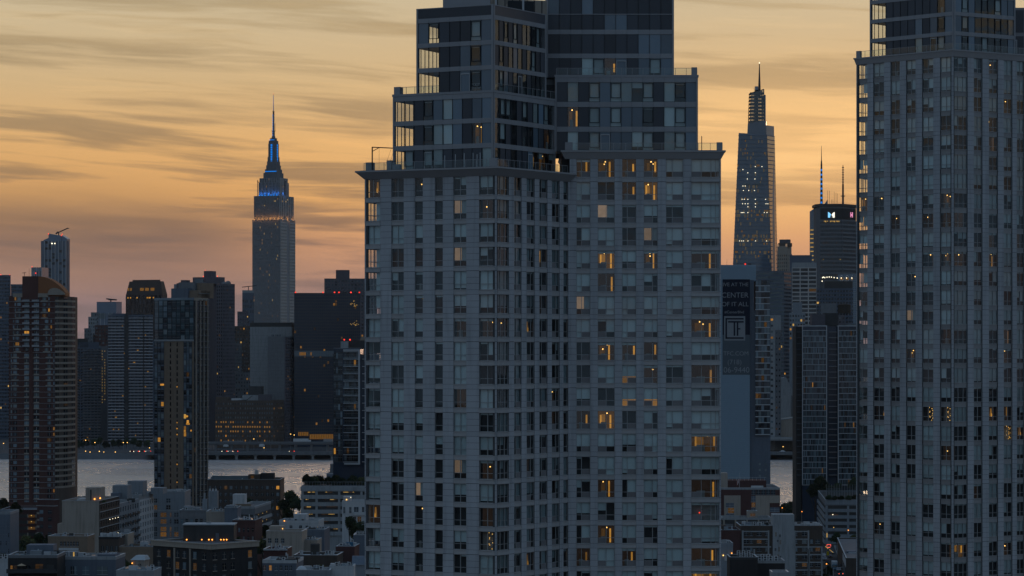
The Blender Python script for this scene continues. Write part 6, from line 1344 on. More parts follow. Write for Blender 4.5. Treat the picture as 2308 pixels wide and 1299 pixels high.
# deck garage in the middle
b = bld('parking_garage', 'grey concrete parking garage with lit decks and trees on its roof', 679, 840, None, 1160, 0, 1100, 'concrete', depth=40, cat='garage', roof='roof_dark')
rnd = random.Random(21)
for j in range(6):
    z = b.top-2.9-j*3.05
    for (pa, pb) in ((684, 711), (716, 762), (767, 812), (816, 839)):
        o = MB().box(xl(b, pa), xl(b, pb), -.02, .02, 0, 1.35).build('deck_shade', 'roof_dark', b.root, (0, 0, z))  # flat dark panel in place of the shade between decks
        for k in range(rnd.randrange(2, 5)):
            x = rnd.uniform(xl(b, pa)+.5, xl(b, pb)-1.5); MB().box(x, x+rnd.uniform(.4, 2.2), -.06, -.02, 1.0+rnd.random()*.1, 1.22).build('deck_light', rnd.choice(['lit_yellow', 'lit_dim', 'lit_dim']), o)
    MB().box(-.2, b.w, -.5, .02, -1.65, -.05).build('deck_edge', 'concrete', b.root, (0, 0, z))
for px in (680, 712, 763, 813): MB().box(-.2, .8, -.42, .02, 0, b.top).build('column', 'concrete', b.root, (xl(b, px), 0, 0))
MB().box(-.3, b.w, -.55, .3, 0, 1.6).build('deck_edge', 'concrete', b.root, (0, 0, b.top-1.3))
m = MB(); n_ = 26
for k in range(n_): m.box(k*b.w/n_, k*b.w/n_+.08, 0, .08, 0, 1.7)
m.box(0, b.w, 0, .08, 1.6, 1.7); m.build('railing', 'metal_band', b.root, (0, .4, b.top+.8))
garage_mid = b
b = bld('low_building', 'river pavilion with a wedge shaped pale glass roof', 736, 836, None, 1345, 0, 1069, 'slate_paint', depth=20, coat='metal_light', par=.4); za, zb_, zc = 0.3, Z(1042, 1345)-b.h, Z(1062, 1345)-b.h
m = MB(); x0, x1 = xl(b, 764), xl(b, 832); m.prism([(x0, 1), (x1, 1), (x1, 12), (x0, 12)], za, [zb_, zc, zc, zb_]); m.build('wedge_roof', 'pane_sky', b.root, (0, 0, b.top))
for k in range(9): x = x0+(x1-x0)*k/8; MB().box(x-.08, x+.08, .9, 1.0, za, zb_+(zc-zb_)*k/8).build('glazing_bar', 'metal_light', b.root, (0, 0, b.top))
MB().bar((x0, .8, zb_), (x1, .8, zc), .3).build('roof_edge', 'metal_light', b.root, (0, 0, b.top)); roof_px(b, 'pavilion_block', 742, 762, 1048, 6, 6, 'concrete_dark')
for px in (790, 806): MB().ball((xl(b, px), .8, b.top+1.4), .2, 0, 6, 4).build('wall_lamp', 'lit_yellow', b.root)
# white and tan houses
b = bld('row_house', 'white stucco house with cabin on top and small square windows', 629, 718, None, 1000, 4, 1179, 'white_paint', depth=14, cat='house'); roof_px(b, 'roof_cabin', 660, 688.5, 1161, 2, 6, 'white_paint')
for pa in (653, 674.5, 689): win(b, pa, pa+6, 1185, 1191, 'pane_dark')
for pa in (664, 680): win(b, pa, pa+4, 1171, 1175, 'pane_dark', y=1.85)
lamp_on(b, 641, 1174.5, 'lamp_orange', .22, -.2); clutter(b, 4, 117)
b = bld('row_house', 'tan stucco house with three windows in a row', 600, 681, None, 945, 4, 1203, 'cream', depth=12, cat='house'); roof_px(b, 'roof_cabin', 605, 636, 1188, 2, 5, 'cream'); lamp_on(b, 635, 1193, 'lamp_warm', .2, 1.8)
for pa in (604.5, 620, 634): win(b, pa, pa+7, 1214, 1224, 'pane_mid')
b2 = bld('row_house', 'tan flank of a house with one lower window', 681, 714, None, 950, 4, 1223, 'cream', depth=12, cat='house'); win(b2, 676.5+1, 683.5+1, 1236, 1245, 'pane_dark'); clutter(b2, 5, 118)
b = bld('row_house', 'slate grey house wedged behind the tan house', 684, 731, None, 975, 4, 1199, 'slate_paint', depth=14, cat='house'); clutter(b, 4, 119)
b = bld('low_building', 'white modern house with roof box beside the stone tower', 771, 832, None, 1045, 0, 1135, 'white_paint', depth=14, cat='house'); roof_px(b, 'roof_cabin', 773, 790, 1121, 2, 5, 'white_paint'); lamp_on(b, 780.5, 1127, 'lamp_warm', .2, 1.8); lamp_on(b, 790, 1122, 'lamp_white', .15, 1.8)
for pa, pb in ((774, 778), (787.5, 792), (798, 808), (816, 821)): win(b, pa, pb, 1143, 1157, 'pane_mid')
for pa, pb, k in ((806, 814, 'lit_dim'), (779, 787, 'pane_dark'), (796, 802, 'pane_dark')): win(b, pa, pb, 1165, 1176, k)
MB().box(xl(b, 795), b.w, -.6, .02, 0, 1.3).build('balcony', 'white_paint', b.root, (0, 0, Z(1162, 1045)))
# rows at the bottom centre
b = bld('row_house', 'red brick house with white scalloped cornice', 594, 645, None, 860, 4, 1244, 'maroon_brick', depth=12, cat='house')
for k in range(9): MB().cyl(0, 0, -.15, .1, .5, n=10).build('cornice_scallop', 'white_paint', b.root, (.4+k*.82, -.1, b.top+.6))
clutter(b, 5, 121); o = roof_px(b, 'chimney', 647-3, 650-3, 1236, .5, .8, 'umber_brick')
b = bld('row_house', 'grey row house with white trimmed windows and white roof', 592, 668, None, 800, 4, 1270, 'slate_paint', depth=14, cat='house', roof='roof_light', coat='white_paint')
for pa, k in ((594, 'lit_faint'), (607, 'lit_mid'), (620, 'pane_mid'), (631, 'pane_dark'), (643, 'pane_dark'), (653, 'pane_mid')): win(b, pa, pa+5, 1275, 1286, k)
for pa in (620, 643): win(b, pa, pa+5, 1291, 1299, 'pane_mid')
roof_px(b, 'roof_gable', 620, 668, 1262, 2, 6, 'roof_dark'); roof_px(b, 'chimney', 672-6, 676-6, 1258, 1, 1, 'black_brick'); clutter(b, 5, 122)
b = bld('row_house', 'low house with black round stair cabin and pale flat roof', 662, 760, None, 835, 4, 1258, 'umber_brick', depth=14, cat='house', roof='roof_light'); MB().cyl(0, 0, 0, 3.8, 1.4, n=14).cyl(0, 0, 3.8, 4.1, 1.5, 1.2, 14).build('stair_cabin', 'roof_dark', b.root, (xl(b, 707), 3, b.top)); clutter(b, 9, 123); roof_px(b, 'chimney', 671, 674, 1248, 1, 1, 'maroon_brick')
b = bld('row_house', 'red brown brick house with roof deck behind white chimney', 757, 799, None, 850, 4, 1238, 'maroon_brick', depth=12, cat='house'); clutter(b, 7, 124, mt=('metal_light', 'blue_tarp', 'grey_paint'))
b = bld('low_building', 'tall plain blue grey shed wall beside the stone tower', 797, 832, None, 870, 0, 1212, 'slate_paint', depth=10); 
for k in range(4): condenser(b.root, xl(b, 806)+k*1.0, 1, b.top+.8, .8)
m = MB(); m.bar((0, 2, 0), (0, 2, 4.5), .05); m.bar((-.8, 2, 3.4), (.8, 2, 3.4), .05); m.bar((-.6, 2, 4.1), (.6, 2, 4.1), .05); m.build('roof_aerial', 'metal_light', b.root, (xl(b, 821), 0, b.top+.6))
b = bld('row_house', 'grey gabled house with ribbed roof near the stone tower base', 795, 834, None, 790, 0, 1279, 'grey_paint', depth=10, cat='house'); m = MB(); m.prism([(-.3, -.3), (b.w+.3, -.3), (b.w+.3, 8), (-.3, 8)], 0, 2.2, 0, [(-.3, 3), (b.w+.3, 3), (b.w+.3, 5), (-.3, 5)]); m.build('pitched_roof', 'slate_paint', b.root, (0, 0, b.top+.7)); lamp_on(b, 797, 1294, 'lamp_white', .18)
b = bld('low_building', 'white roof block with louvres between the row houses', 743, 797, None, 770, 0, 1283, 'white_paint', depth=8); roof_px(b, 'chimney', 744, 753, 1272, 1, 2, 'white_paint'); clutter(b, 5, 125); roof_px(b, 'louvre_box', 680-25+90, 690-25+90, 1277, 3, 2, 'metal_light')
b = bld('low_building', 'low roof with white domed tent and planks', 668, 744, None, 765, 0, 1292, 'grey_paint', depth=10, roof='roof_light'); m = MB(); m.ball((0, 0, 0), 1.5, 0, 12, 6); m.build('tent_dome', 'white_paint', b.root, (xl(b, 678), 3, b.top+.3)); clutter(b, 6, 126); 
for k in range(5): MB().box(0, 2.6, 0, .4, 0, .12).build('plank', 'roof_light', b.root, (xl(b, 708)+k*.25, 2+k*.7, b.top+.3+k*.16), .1)
# left bottom
b = bld('row_house', 'brick house with arched windows and pale machines on its roof', 222.5, 267, None, 930, 4, 1216, 'umber_brick', depth=14, cat='house', coat='black_brick')
for k in range(4):
    for j in range(2):
        x = .9+k*1.55; z = b.top-4.0-j*3.6; m = MB(); n_ = 8; v_ = [(0, 0), (.85, 0), (.85, 1.5)]+[(.425+.425*math.cos(R(t_)), 1.5+.42*math.sin(R(t_))) for t_ in (30, 60, 90, 120, 150)]+[(0, 1.5)]
        m.quad([(p_[0], -.1, p_[1]) for p_ in v_], 0); m.box(-.1, .95, -.2, 0, -.15, 0, 1); m.box(.39, .46, -.14, -.1, 0, 1.8, 1); m.build('arched_window', ['lit_dim' if (k, j) == (2, 1) else 'pane_mid', 'tan_stone'], b.root, (x, 0, z))
for k in range(9): MB().box(0, .9, 0, .9, 0, 1.1+.9*random.random()).build('roof_unit', 'white_paint', b.root, (.3+k*.72, 1+(k % 3)*.9, b.top+.4))
b2 = bld('low_building', 'pale ribbed flank wall behind the arched window house', 267, 288, None, 940, 4, 1209, 'tan_stone', depth=10)
for k in range(4): MB().box(0, .35, -.3, 0, 0, b2.top).build('buttress', 'cream', b2.root, (.2+k*.85, 0, 0))
clutter(b2, 4, 127)
b = bld('low_building', 'long tan building with a row of six small windows', 108, 197, None, 1010, 4, 1214, 'tan_brick', depth=12); b_ = b
for k in range(6): win(b, 136+k*7.3, 140.5+k*7.3, 1221, 1231, 'pane_dark')
MB().box(xl(b, 133), xl(b, 177), -.3, .02, 0, .9).build('white_ledge', 'white_paint', b.root, (0, 0, Z(1241, 1010))); clutter(b, 5, 128); roof_px(b, 'roof_wall', 133, 178, 1210, 3, .4, 'concrete')
b = bld('low_building', 'dull tan blank house behind the tan cottage', 268, 345, None, 930, 4, 1238, 'tan_brick', depth=14); clutter(b, 5, 129); win(b, 271, 276, 1251, 1259, 'pane_dark'); roof_px(b, 'roof_wall', 312, 344, 1241-2, .4, 6, 'maroon_brick')
b = bld('row_house', 'tan cottage with pale shingle roof and one lamp', 296, 325, 336, 860, 12, 1263, 'cream', cat='house', par=0); m = MB(); m.prism([(-.3, -.3), (b.w+.3, -.3), (b.w+.3, b.d+.3), (-.3, b.d+.3)], 0, 1.3, 0, [(.8, 2), (b.w-.4, 2), (b.w-.4, b.d), (.8, b.d)]); m.build('pitched_roof', 'roof_light', b.root, (0, 0, b.top)); win(b, 313, 318, 1271, 1279, 'pane_dark'); lamp_on(b, 299, 1270, 'lamp_orange', .2)
b = bld('row_house', 'dark house with lit rooms and parasol on its terrace', 18, 129, None, 772, 0, 1258, 'black_brick', depth=14, cat='house', coat='concrete_dark')
for pa, pb, pt, pb2, k in ((24, 28, 1275, 1283, 'lit_mid'), (80, 97, 1272, 1275.5, 'lit_dim'), (80, 88, 1276.5, 1286, 'lit_dim'), (89, 96, 1276.5, 1286, 'lit_faint'), (58, 68, 1275, 1287, 'pane_dark'), (106, 122, 1273, 1290, 'roof_dark'), (30, 38, 1275, 1284, 'lit_faint')): win(b, pa, pb, pt, pb2, k, frame='metal_dark')
roof_px(b, 'roof_cabin', 54, 115, 1232, 4, 6, 'slate_paint'); roof_px(b, 'roof_cabin', 66, 91, 1243, 1, 3, 'grey_paint'); clutter(b, 9, 131, y1=6)
MB().box(0, b.w, -2.6, 0, 0, .3).box(0, b.w, -2.6, -2.5, .3, 1.2).build('terrace', 'metal_dark', b.root, (0, 0, Z(1291, 772)))
pr_ = thing('parasol', 'small tan garden parasol on the dark house terrace', 'parasol', (X(48.5, 770.8), 770.8, Z(1291, 772)+.3)); MB().cyl(0, 0, 0, 2.2, .04, n=6).build('pole', 'metal_dark', pr_); MB().cyl(0, 0, 1.75, 2.3, 1.3, .05, 10).build('canopy', 'umbrella_tan', pr_)
b = bld('row_house', 'slate grey modern house with white roof edges and tall windows', 128, 261, None, 785, 3, 1262, 'slate_paint', depth=14, cat='house', coat='concrete')
for pa, pb, k in ((134, 148, 'pane_mid'), (160, 166, 'pane_dark'), (167, 174, 'pane_sky'), (186, 201, 'pane_sky'), (219, 242, 'pane_blind')): win(b, pa, pb, 1277, 1295, k)
roof_px(b, 'roof_cabin', 140, 168, 1247, 3, 4, 'grey_paint'); MB().box(0, .35, -.05, 0, .3, 1.9).build('door_light', 'lit_yellow', b.root, (xl(b, 160), 2.95, b.top)); roof_px(b, 'roof_box', 219, 258, 1251, .5, 7, 'slate_paint'); clutter(b, 8, 132, y1=7, mt=('white_paint', 'metal_light'))
for f_ in (.0, .42, .62): MB().box(0, .25, 0, 9, 0, .3).build('roof_upstand', 'roof_light', b.root, (b.w*f_, 1, b.top+.7))
b = bld('low_building', 'snow white low roof strip in the bottom left', 262, 346, None, 762, 3, 1293, 'concrete', depth=12, roof='roof_light'); clutter(b, 6, 133)
# ---- right of the centre tower
b = bld('school_building', 'maroon school with cream panels and glazed corner', 1600, 1758, None, 1180, 0, 1104, 'maroon_brick', depth=30, cat='school', coat='concrete')
MB().box(xl(b, 1632), xl(b, 1669), -.25, .02, 0, Z(1117, 1180)-Z(1168, 1180)).build('cream_panel', 'cream', b.root, (0, 0, Z(1168, 1180)))
MB().box(xl(b, 1703), xl(b, 1757.5), -.25, .02, Z(1134, 1180)-Z(1168, 1180), Z(1117, 1180)-Z(1168, 1180)).box(xl(b, 1703), xl(b, 1734.5), -.252, .02, 0, Z(1134, 1180)-Z(1168, 1180)).build('cream_panel', 'cream', b.root, (0, 0, Z(1168, 1180)))
win(b, 1694, 1702, 1133, 1143.5, 'lit_dim'); win(b, 1693, 1703, 1118, 1131.5, 'slate_paint'); win(b, 1693, 1703, 1146, 1156, 'slate_paint'); win(b, 1636, 1654, 1134, 1144, 'slate_paint', y=-.3); win(b, 1641, 1654, 1145, 1157, 'lit_dim', y=-.3); win(b, 1636, 1654, 1158, 1166, 'slate_paint', y=-.3)
win(b, 1735.5, 1757, 1144, 1154, 'slate_paint')
for k in range(5): win(b, 1694+k*11, 1703+k*11, 1104.5, 1115, 'pane_mid', frame='grey_paint')
roof_px(b, 'upper_storey', 1645, 1733, 1087, 12, 14, 'maroon_brick'); roof_px(b, 'roof_cabin', 1600, 1645, 1070, 12, 8, 'cream'); m = MB(); 
for k in range(10): m.box(xl(b, 1647)+k*1.7, xl(b, 1647)+k*1.7+.08, 12, 12.1, 0, 1.4)
m.box(xl(b, 1647), xl(b, 1733), 12, 12.1, 1.3, 1.4); m.build('railing', 'metal_light', b.root, (0, 0, Z(1087, 1180)+.1)); roof_px(b, 'roof_light_box', 1695, 1722, 1097, 3, 2, 'white_paint')
fl = thing('flagpole', 'flagpole with a limp flag on the maroon school roof', 'flagpole', (X(1666.5, 1186), 1186, b.h)); MB().cyl(0, 0, 0, 7, .08, .04, 6).build('pole', 'white_paint', fl); m = MB()
for k in range(5): m.quad([(-k*.24, .05*math.sin(k*2), 2.9-k*.35), (-(k+1)*.24, .05*math.sin(k*2+2), 2.6-k*.35), (-(k+1)*.24, .05*math.sin(k*2+2), 4.3-k*.32), (-k*.24, .05*math.sin(k*2), 4.7-k*.32)], k % 2)
m.build('flag', ['car_red', 'white_paint'], fl)
b = bld('low_building', 'small pale roof hut with a lit window before the school', 1685, 1707, None, 1120, 0, 1157, 'cream', depth=5, roof='roof_light'); win(b, 1691, 1702, 1158, 1164, 'lit_dim')
b = bld('low_building', 'dark steel trestle roof with pale posts below the school', 1628, 1739, None, 1110, 0, 1172, 'roof_dark', depth=14, coat='concrete')
for k in range(5): MB().box(0, .6, -.3, 0, -4, 0).build('post', 'tan_stone', b.root, (xl(b, 1630+k*26), 0, b.top)); MB().box(0, 3.6, -.25, -.1, -3.0, -1.6).build('panel', 'concrete_dark', b.root, (xl(b, 1632+k*26), 0, b.top))
b = bld('low_building', 'brick house with a white flat roof and chimney', 1626, 1670, None, 1050, 0, 1200, 'maroon_brick', depth=18, roof='roof_light'); roof_px(b, 'chimney', 1651, 1664, 1196, .4, 1, 'concrete_dark'); clutter(b, 4, 141); roof_px(b, 'bulkhead', 1628, 1639, 1188, 8, 4, 'umber_brick')
b = bld('apartment_house', 'brick apartment house with concrete frame and tall concrete core', 1669, 1854, None, 1050, 0, 1190, 'umber_brick', depth=22, cat='apartment block', coat='umber_brick')
MB().box(xl(b, 1741.5), xl(b, 1790), -.5, 8, 0, Z(1160, 1050)).build('concrete_core', 'concrete', b.root)
for j in range(8):
    z = b.top-1.6-j*2.9
    for (pa, pb) in ((1672, 1733), (1791, 1823)) if j < 2 else ((1675, 1738), (1790, 1852)): MB().box(xl(b, pa), xl(b, pb), -.35, .02, 0, .45).build('frame_beam', 'concrete', b.root, (0, 0, z))
for px, t_ in ((1674, 0), (1732, 0), (1791, 0), (1822, 0), (1852, 6), (1700, 7), (1823.5, 7)): MB().box(0, .6, -.37, .02, 0, b.top-1-t_).build('frame_post', 'concrete', b.root, (xl(b, px)-.3, 0, 0))
for j in range(7):
    for k, (pa, pb) in enumerate(((1677, 1687), (1690, 1696), (1706, 1716), (1725, 1730), (1793, 1797), (1808, 1818), (1826, 1832), (1838, 1848))):
        if j < 1 and k > 5: continue
        kk = 'lit_dim' if (j, k) in ((1, 2),) else 'lit_dim' if (j, k) in ((4, 5), (2, 7)) else pick(HOUSE, random)
        win(b, pa, pb, 1199+j*17.4, 1207.5+j*17.4, kk, frame='concrete')
for (px, py, h_) in ((1747, 1200, 9), (1756, 1205, 5), (1751, 1217, 4), (1757, 1217, 10), (1746, 1236, 5), (1754, 1233, 10), (1752, 1250, 10), (1757, 1253, 5)): win(b, px, px+3.4, py, py+h_, 'tan_brick' if h_ > 6 else 'pane_dark', y=-.55, frame='concrete')
clutter(b, 12, 142, 1, xl(b, 1738)); clutter(b, 8, 143, xl(b, 1792), b.w-1, mt=('metal_light', 'white_paint'))
b = bld('low_building', 'slate shed with wall lamps between brick houses', 1626, 1652, None, 960, 0, 1230, 'grey_paint', depth=14); lamp_on(b, 1630, 1252, 'lamp_warm', .2); lamp_on(b, 1649, 1247, 'lamp_orange', .2); clutter(b, 3, 144); MB().box(xl(b, 1633), xl(b, 1639), -.3, 0, Z(1264, 960), Z(1252, 960)).build('air_conditioner', 'white_paint', b.root)
b = bld('low_building', 'black brick building with rows of air conditioner units', 1645, 1708, None, 880, 0, 1262, 'black_brick', depth=12, coat='roof_dark'); b2 = bld('low_building', 'lower dark wing with a pale roof edge beside the black brick building', 1708.5, 1769, None, 890, 0, 1270, 'black_brick', depth=12, coat='concrete')
for k in range(3): condenser(b.root, b.w-5.6+k*1.6, 6, b.top+.9, 1.05); 
for k in range(3): condenser(b.root, b.w-5.0+k*1.6, 3.5, b.top+.5, .9)
for k in range(4): condenser(b2.root, .6+k*1.75, 1.2, b2.top+.4, 1.25)
for k in range(2): condenser(b2.root, 1.8+k*1.9, 5, b2.top+.9, 1.1)
b = bld('low_building', 'bottom edge roof with a white parapet line', 1740, 1778, None, 840, 0, 1296, 'concrete', depth=8, roof='roof_light')
# right garage and warehouse
b = bld('parking_garage', 'blue grey deck garage with hedge and glass screen on top', 1860, 1962, None, 1290, 4, 1131, 'concrete_dark', depth=85, cat='garage', roof='roof_dark')
for j in range(6):
    z = b.top-3.4-j*2.95
    for f_, L_ in (('F', b.w), ('L', b.d)):
        lc, rz, _ = fm(b, f_); MB().box(-.2, L_+.2, -.5, .02, -1.5, 0).build('deck_edge', 'grey_paint', b.root, (lc[0], lc[1], z), rz); MB().box(.6, L_-.6, -.02, .02, .0, 1.4).build('deck_shade', 'roof_dark', b.root, (lc[0], lc[1], z), rz)  # dark sheets stand for the shaded decks behind the edges
    for px in (1861, 1909): MB().box(0, 1.0, -.45, .02, 0, 3.0).build('column', 'grey_paint', b.root, (xl(b, px), 0, z-1.5))
MB().box(-.2, b.w, -.5, .02, 0, 2.3).build('deck_edge', 'grey_paint', b.root, (0, 0, b.top-1.5))
for px, py, k in ((1877, 1160.5, 'lamp_white'), (1879, 1189.5, 'lit_yellow'), (1875, 1176, 'lit_dim'), (1899, 1189, 'lit_faint')): MB().ball((xl(b, px), -.25, Z(py, 1290)), .22, 0, 6, 4).build('deck_lamp', k, b.root)
MB().box(xl(b, 1870), xl(b, 1889), -.1, -.04, 0, .7).build('lit_bay', 'lit_dim', b.root, (0, 0, Z(1164, 1290)))
m = MB()
for k in range(14): m.box(k*1.2, k*1.2+.1, 0, .1, 0, 7)
m.build('screen_frame', 'metal_band', b.root, (xl(b, 1863), 3, b.top+.8)); MB().quad([(0, 0, 0), (15.6, 0, 0), (15.6, 0, 6.6), (0, 0, 6.6)]).build('glass_screen', 'glass_dim', b.root, (xl(b, 1863), 3.05, b.top+.8)); MB().box(0, 6.5, 3.5, 3.7, 5.4, 5.8).build('strip_lamp', 'pane_blind', b.root, (xl(b, 1863), 0, b.top))
MB().box(0, .35, -.6, -.3, 0, 2.0).build('strip_lamp', 'lit_yellow', b.root, (xl(b, 1863), 0, Z(1212, 1290)))
garage_right = b
b = bld('warehouse', 'low brick warehouse with grey roof and white painted wall', 1907, 1965, None, 1095, 5, 1262, 'umber_brick', depth=120, cat='warehouse', roof='roof_grey', par=.6)
lc, rz, L_ = fm(b, 'L'); MB().box(L_-42, L_-2, -.08, .02, b.top-3.2, b.top-.4).build('white_panel', 'white_paint', b.root, lc, rz)
for k, f_ in enumerate((6, 12, 18, 24, 30, 40, 55)): MB().box(L_-f_-2.4, L_-f_, -.1, .02, 0, b.top-3.8).build('loading_door', ['roof_dark', 'grey_paint', 'roof_dark', 'white_paint'][k % 4], b.root, lc, rz)
roof_px(b, 'roof_unit', 1915, 1950, 1258, 34, 8, 'slate_paint'); MB().box(2, 9, 33, 34, 0, .5).build('roof_edge', 'roof_light', b.root, (0, 0, b.top))
# ================================================================ street on the right, vehicles, lamps, trees, people
d5 = V2(math.sin(R(5)), math.cos(R(5))); n5 = V2(math.cos(R(5)), -math.sin(R(5))); S0 = V2(X(1868, 1120), 1120.0)
def st(u, v): p_ = S0+n5*u+d5*v; return (p_.x, p_.y)
def strip(name, u0, u1, v0, v1, z0, z1, mt):
    m = MB(); m.prism([st(u0, v0), st(u1, v0), st(u1, v1), st(u0, v1)], z0, z1); return struct(name, m, mt)
strip('road', -4.5, 6.5, -140, 330, -.5, .02, 'asphalt'); strip('pavement', -8, -4.5, -140, 330, -.5, .15, 'pavement'); strip('pavement', 6.5, 10.5, -140, 330, -.5, .15, 'pavement')
for k in range(10): m = MB(); m.prism([st(.9, k*14-30), st(1.05, k*14-30), st(1.05, k*14-25), st(.9, k*14-25)], .02, .026); struct('road_marking', m, 'paint_white')
def vehicle(kind, name, label, loc, rz, body, group=None, cat='car'):
    o = thing(name, label, cat, loc, rz, group)
    if kind == 'car':
        L_, W_ = 4.5, 1.8
        prof = [(0, .35), (0, .85), (.9, 1.0), (1.5, 1.45), (3.3, 1.47), (4.0, 1.0), (4.5, .9), (4.5, .35)]
    else:
        L_, W_ = 4.8, 1.9
        prof = [(0, .4), (0, 1.0), (1.0, 1.15), (1.5, 1.75), (4.4, 1.78), (4.75, 1.1), (4.8, .4)]
    def mk():
        m = MB(); n = len(prof); ins = lambda z: .0 if z < 1.05 else .18
        m.v += [(-W_/2+ins(z), y, z) for y, z in prof]+[(W_/2-ins(z), y, z) for y, z in prof]
        m.f += [tuple(range(n)), tuple(range(2*n-1, n-1, -1))]+[(i, n+i, n+(i+1) % n, (i+1) % n) for i in range(n)]; m.m += [0]*(n+2)
        return m.mesh('body', [M(body)])
    place('body', cached(('vb', kind, body), mk), o)
    place('windscreen', cached(('ws', kind), lambda: MB().quad([(-.72, 1.02-.12, 1.03), (.72, 1.02-.12, 1.03), (.66, 1.47-.03, 1.44), (-.66, 1.47-.03, 1.44)]).mesh('windscreen', [M('pane_mid')])), o)
    wm_ = cached('wheel', lambda: MB().prism([(.32*math.cos(a_*math.pi/6), .32*math.sin(a_*math.pi/6)) for a_ in range(12)], -.1, .1).mesh('wheel', [M('tyre')]))
    for sx in (-1, 1):
        for y_ in (.8, 3.6): w = place('wheel', wm_, o, (sx*(W_/2-.08), y_, .32)); w.rotation_euler = (0, R(90), 0)
        place('headlight', cached('hl', lambda: MB().box(-.16, .16, -.03, .03, -.08, .08).mesh('headlight', [M('white_paint')])), o, (sx*.62, -.01, .72))
    return o
def sp_(px, py):
    D_ = 90*F/(py-HY); return (X(px, D_), D_, .03)
G = 'cars parked along the receding street'
vehicle('suv', 'parked_car', 'dark sport utility car parked behind the blue cab truck', sp_(1865, 1273), R(-5), 'car_dark', None, 'car'); vehicle('car', 'parked_car', 'silver car driving ahead of the blue cab truck', sp_(1890.5, 1289), R(-5), 'car_silver')
for k, (px, py, c_) in enumerate([(1856.5, 1256, 'car_white'), (1858.5, 1264, 'car_silver'), (1872, 1258, 'car_dark'), (1876, 1250, 'car_dark')]): vehicle('car', 'parked_car', ['white car parked at the kerb far down the street', 'pale silver car parked near the apartment house', 'black car standing beyond the box truck', 'black car halfway down the street'][k], sp_(px, py), R(-5), c_)
px, py, _ = sp_(1881.5, 1287)
t_ = thing('box_truck', 'white box truck with a blue cab in the street', 'truck', (px, py, .03), R(-5))
MB().box(-1.15, 1.15, 2.0, 8.0, .9, 3.6).build('cargo_box', 'car_white', t_); m = MB(); m.prism([(-1.05, 0), (1.05, 0), (1.05, 1.95), (-1.05, 1.95)], .5, 2.5, 0, [(-1.0, .35), (1.0, .35), (1.0, 1.95), (-1.0, 1.95)]); m.build('cab', 'truck_blue', t_); MB().quad([(-.9, .10, 1.5), (.9, .10, 1.5), (.86, .24, 2.25), (-.86, .24, 2.25)]).build('windscreen', 'pane_dark', t_)
for sx in (-1, 1):
    for y_ in (1.0, 6.4): w = place('wheel', CACHE['wheel'], t_, (sx*1.0, y_, .42)); w.rotation_euler = (0, R(90), 0); w.scale = (1.3, 1.3, 1.5)
    MB().box(-.15, .15, -.04, 0, -.1, .1).build('headlight', 'white_paint', t_, (sx*.75, -.0, .8))
# signals and signs
s_ = thing('traffic_light', 'mast arm with two red traffic lights at the street end', 'traffic light', (X(1878, 1072), 1072, 0)); MB().bar((0, 0, 0), (0, 0, 6.8), .1).bar((0, 0, 6.4), (3.9, 0, 6.9), .07).build('mast', 'metal_light', s_)
for px in (1891, 1899.5):
    o = MB().box(-.22, .22, -.15, .15, -.6, .6).build('signal_head', 'metal_dark', s_, (X(px, 1072)-X(1878, 1072), -.2, Z(1293.5, 1072)-.25)); MB().ball((0, -.18, .3), .17, 0, 8, 5).build('red_lens', 'neon_red', o)
s_ = thing('road_sign', 'glowing red bordered sign on a post in the street', 'sign', (X(1868, 1215), 1215, 0)); MB().bar((0, 0, 0), (0, 0, Z(1240, 1215)), .07).build('post', 'metal_dark', s_); m = MB(); zc = Z(1231, 1215); m.box(-.75, .75, -.06, 0, zc-.55, zc+.6, 0); o = m.build('face', 'metal_band', s_); m = MB(); m.box(-.85, .85, -.1, -.05, zc+.55, zc+.72).box(-.9, -.75, -.1, -.05, zc-.2, zc+.6).box(.75, .9, -.1, -.05, zc-.2, zc+.6).box(-.6, .6, -.1, -.05, zc-.72, zc-.5); m.build('red_border', 'neon_red', o, (0, 0, 0), 0, 'stuff')
s_ = thing('road_sign', 'small yellow warning sign in the street below the red sign', 'sign', (X(1866, 1195), 1195, 0)); MB().bar((0, 0, 0), (0, 0, Z(1247, 1195)), .05).build('post', 'metal_light', s_); MB().box(-.5, .5, -.05, 0, Z(1252, 1195), Z(1243, 1195)).build('face', 'sign_yellow', s_)
for (pa, ya, pb, yb, lab) in ((1860.5, 1232, 1866, 1236.5, 'sloping string of yellow lamps left of the red sign'), (1870, 1239.5, 1877, 1245, 'sloping string of yellow lamps right of the red sign')):
    s_ = thing('lamp_string', lab, 'lamps', (X(pa, 1225), 1225, 0)); dx_ = X(pb, 1225)-X(pa, 1225)
    MB().bar((0, 0, 0), (0, 0, Z(ya, 1225)), .05).bar((dx_, 0, 0), (dx_, 0, Z(yb, 1225)), .05).bar((0, 0, Z(ya, 1225)), (dx_, 0, Z(yb, 1225)), .04).build('wire', 'metal_dark', s_)
    for k in range(5): MB().ball((dx_*k/4, -.1, Z(ya+(yb-ya)*k/4, 1225)), .16, 0, 6, 4).build('bulb', 'lit_yellow', s_)
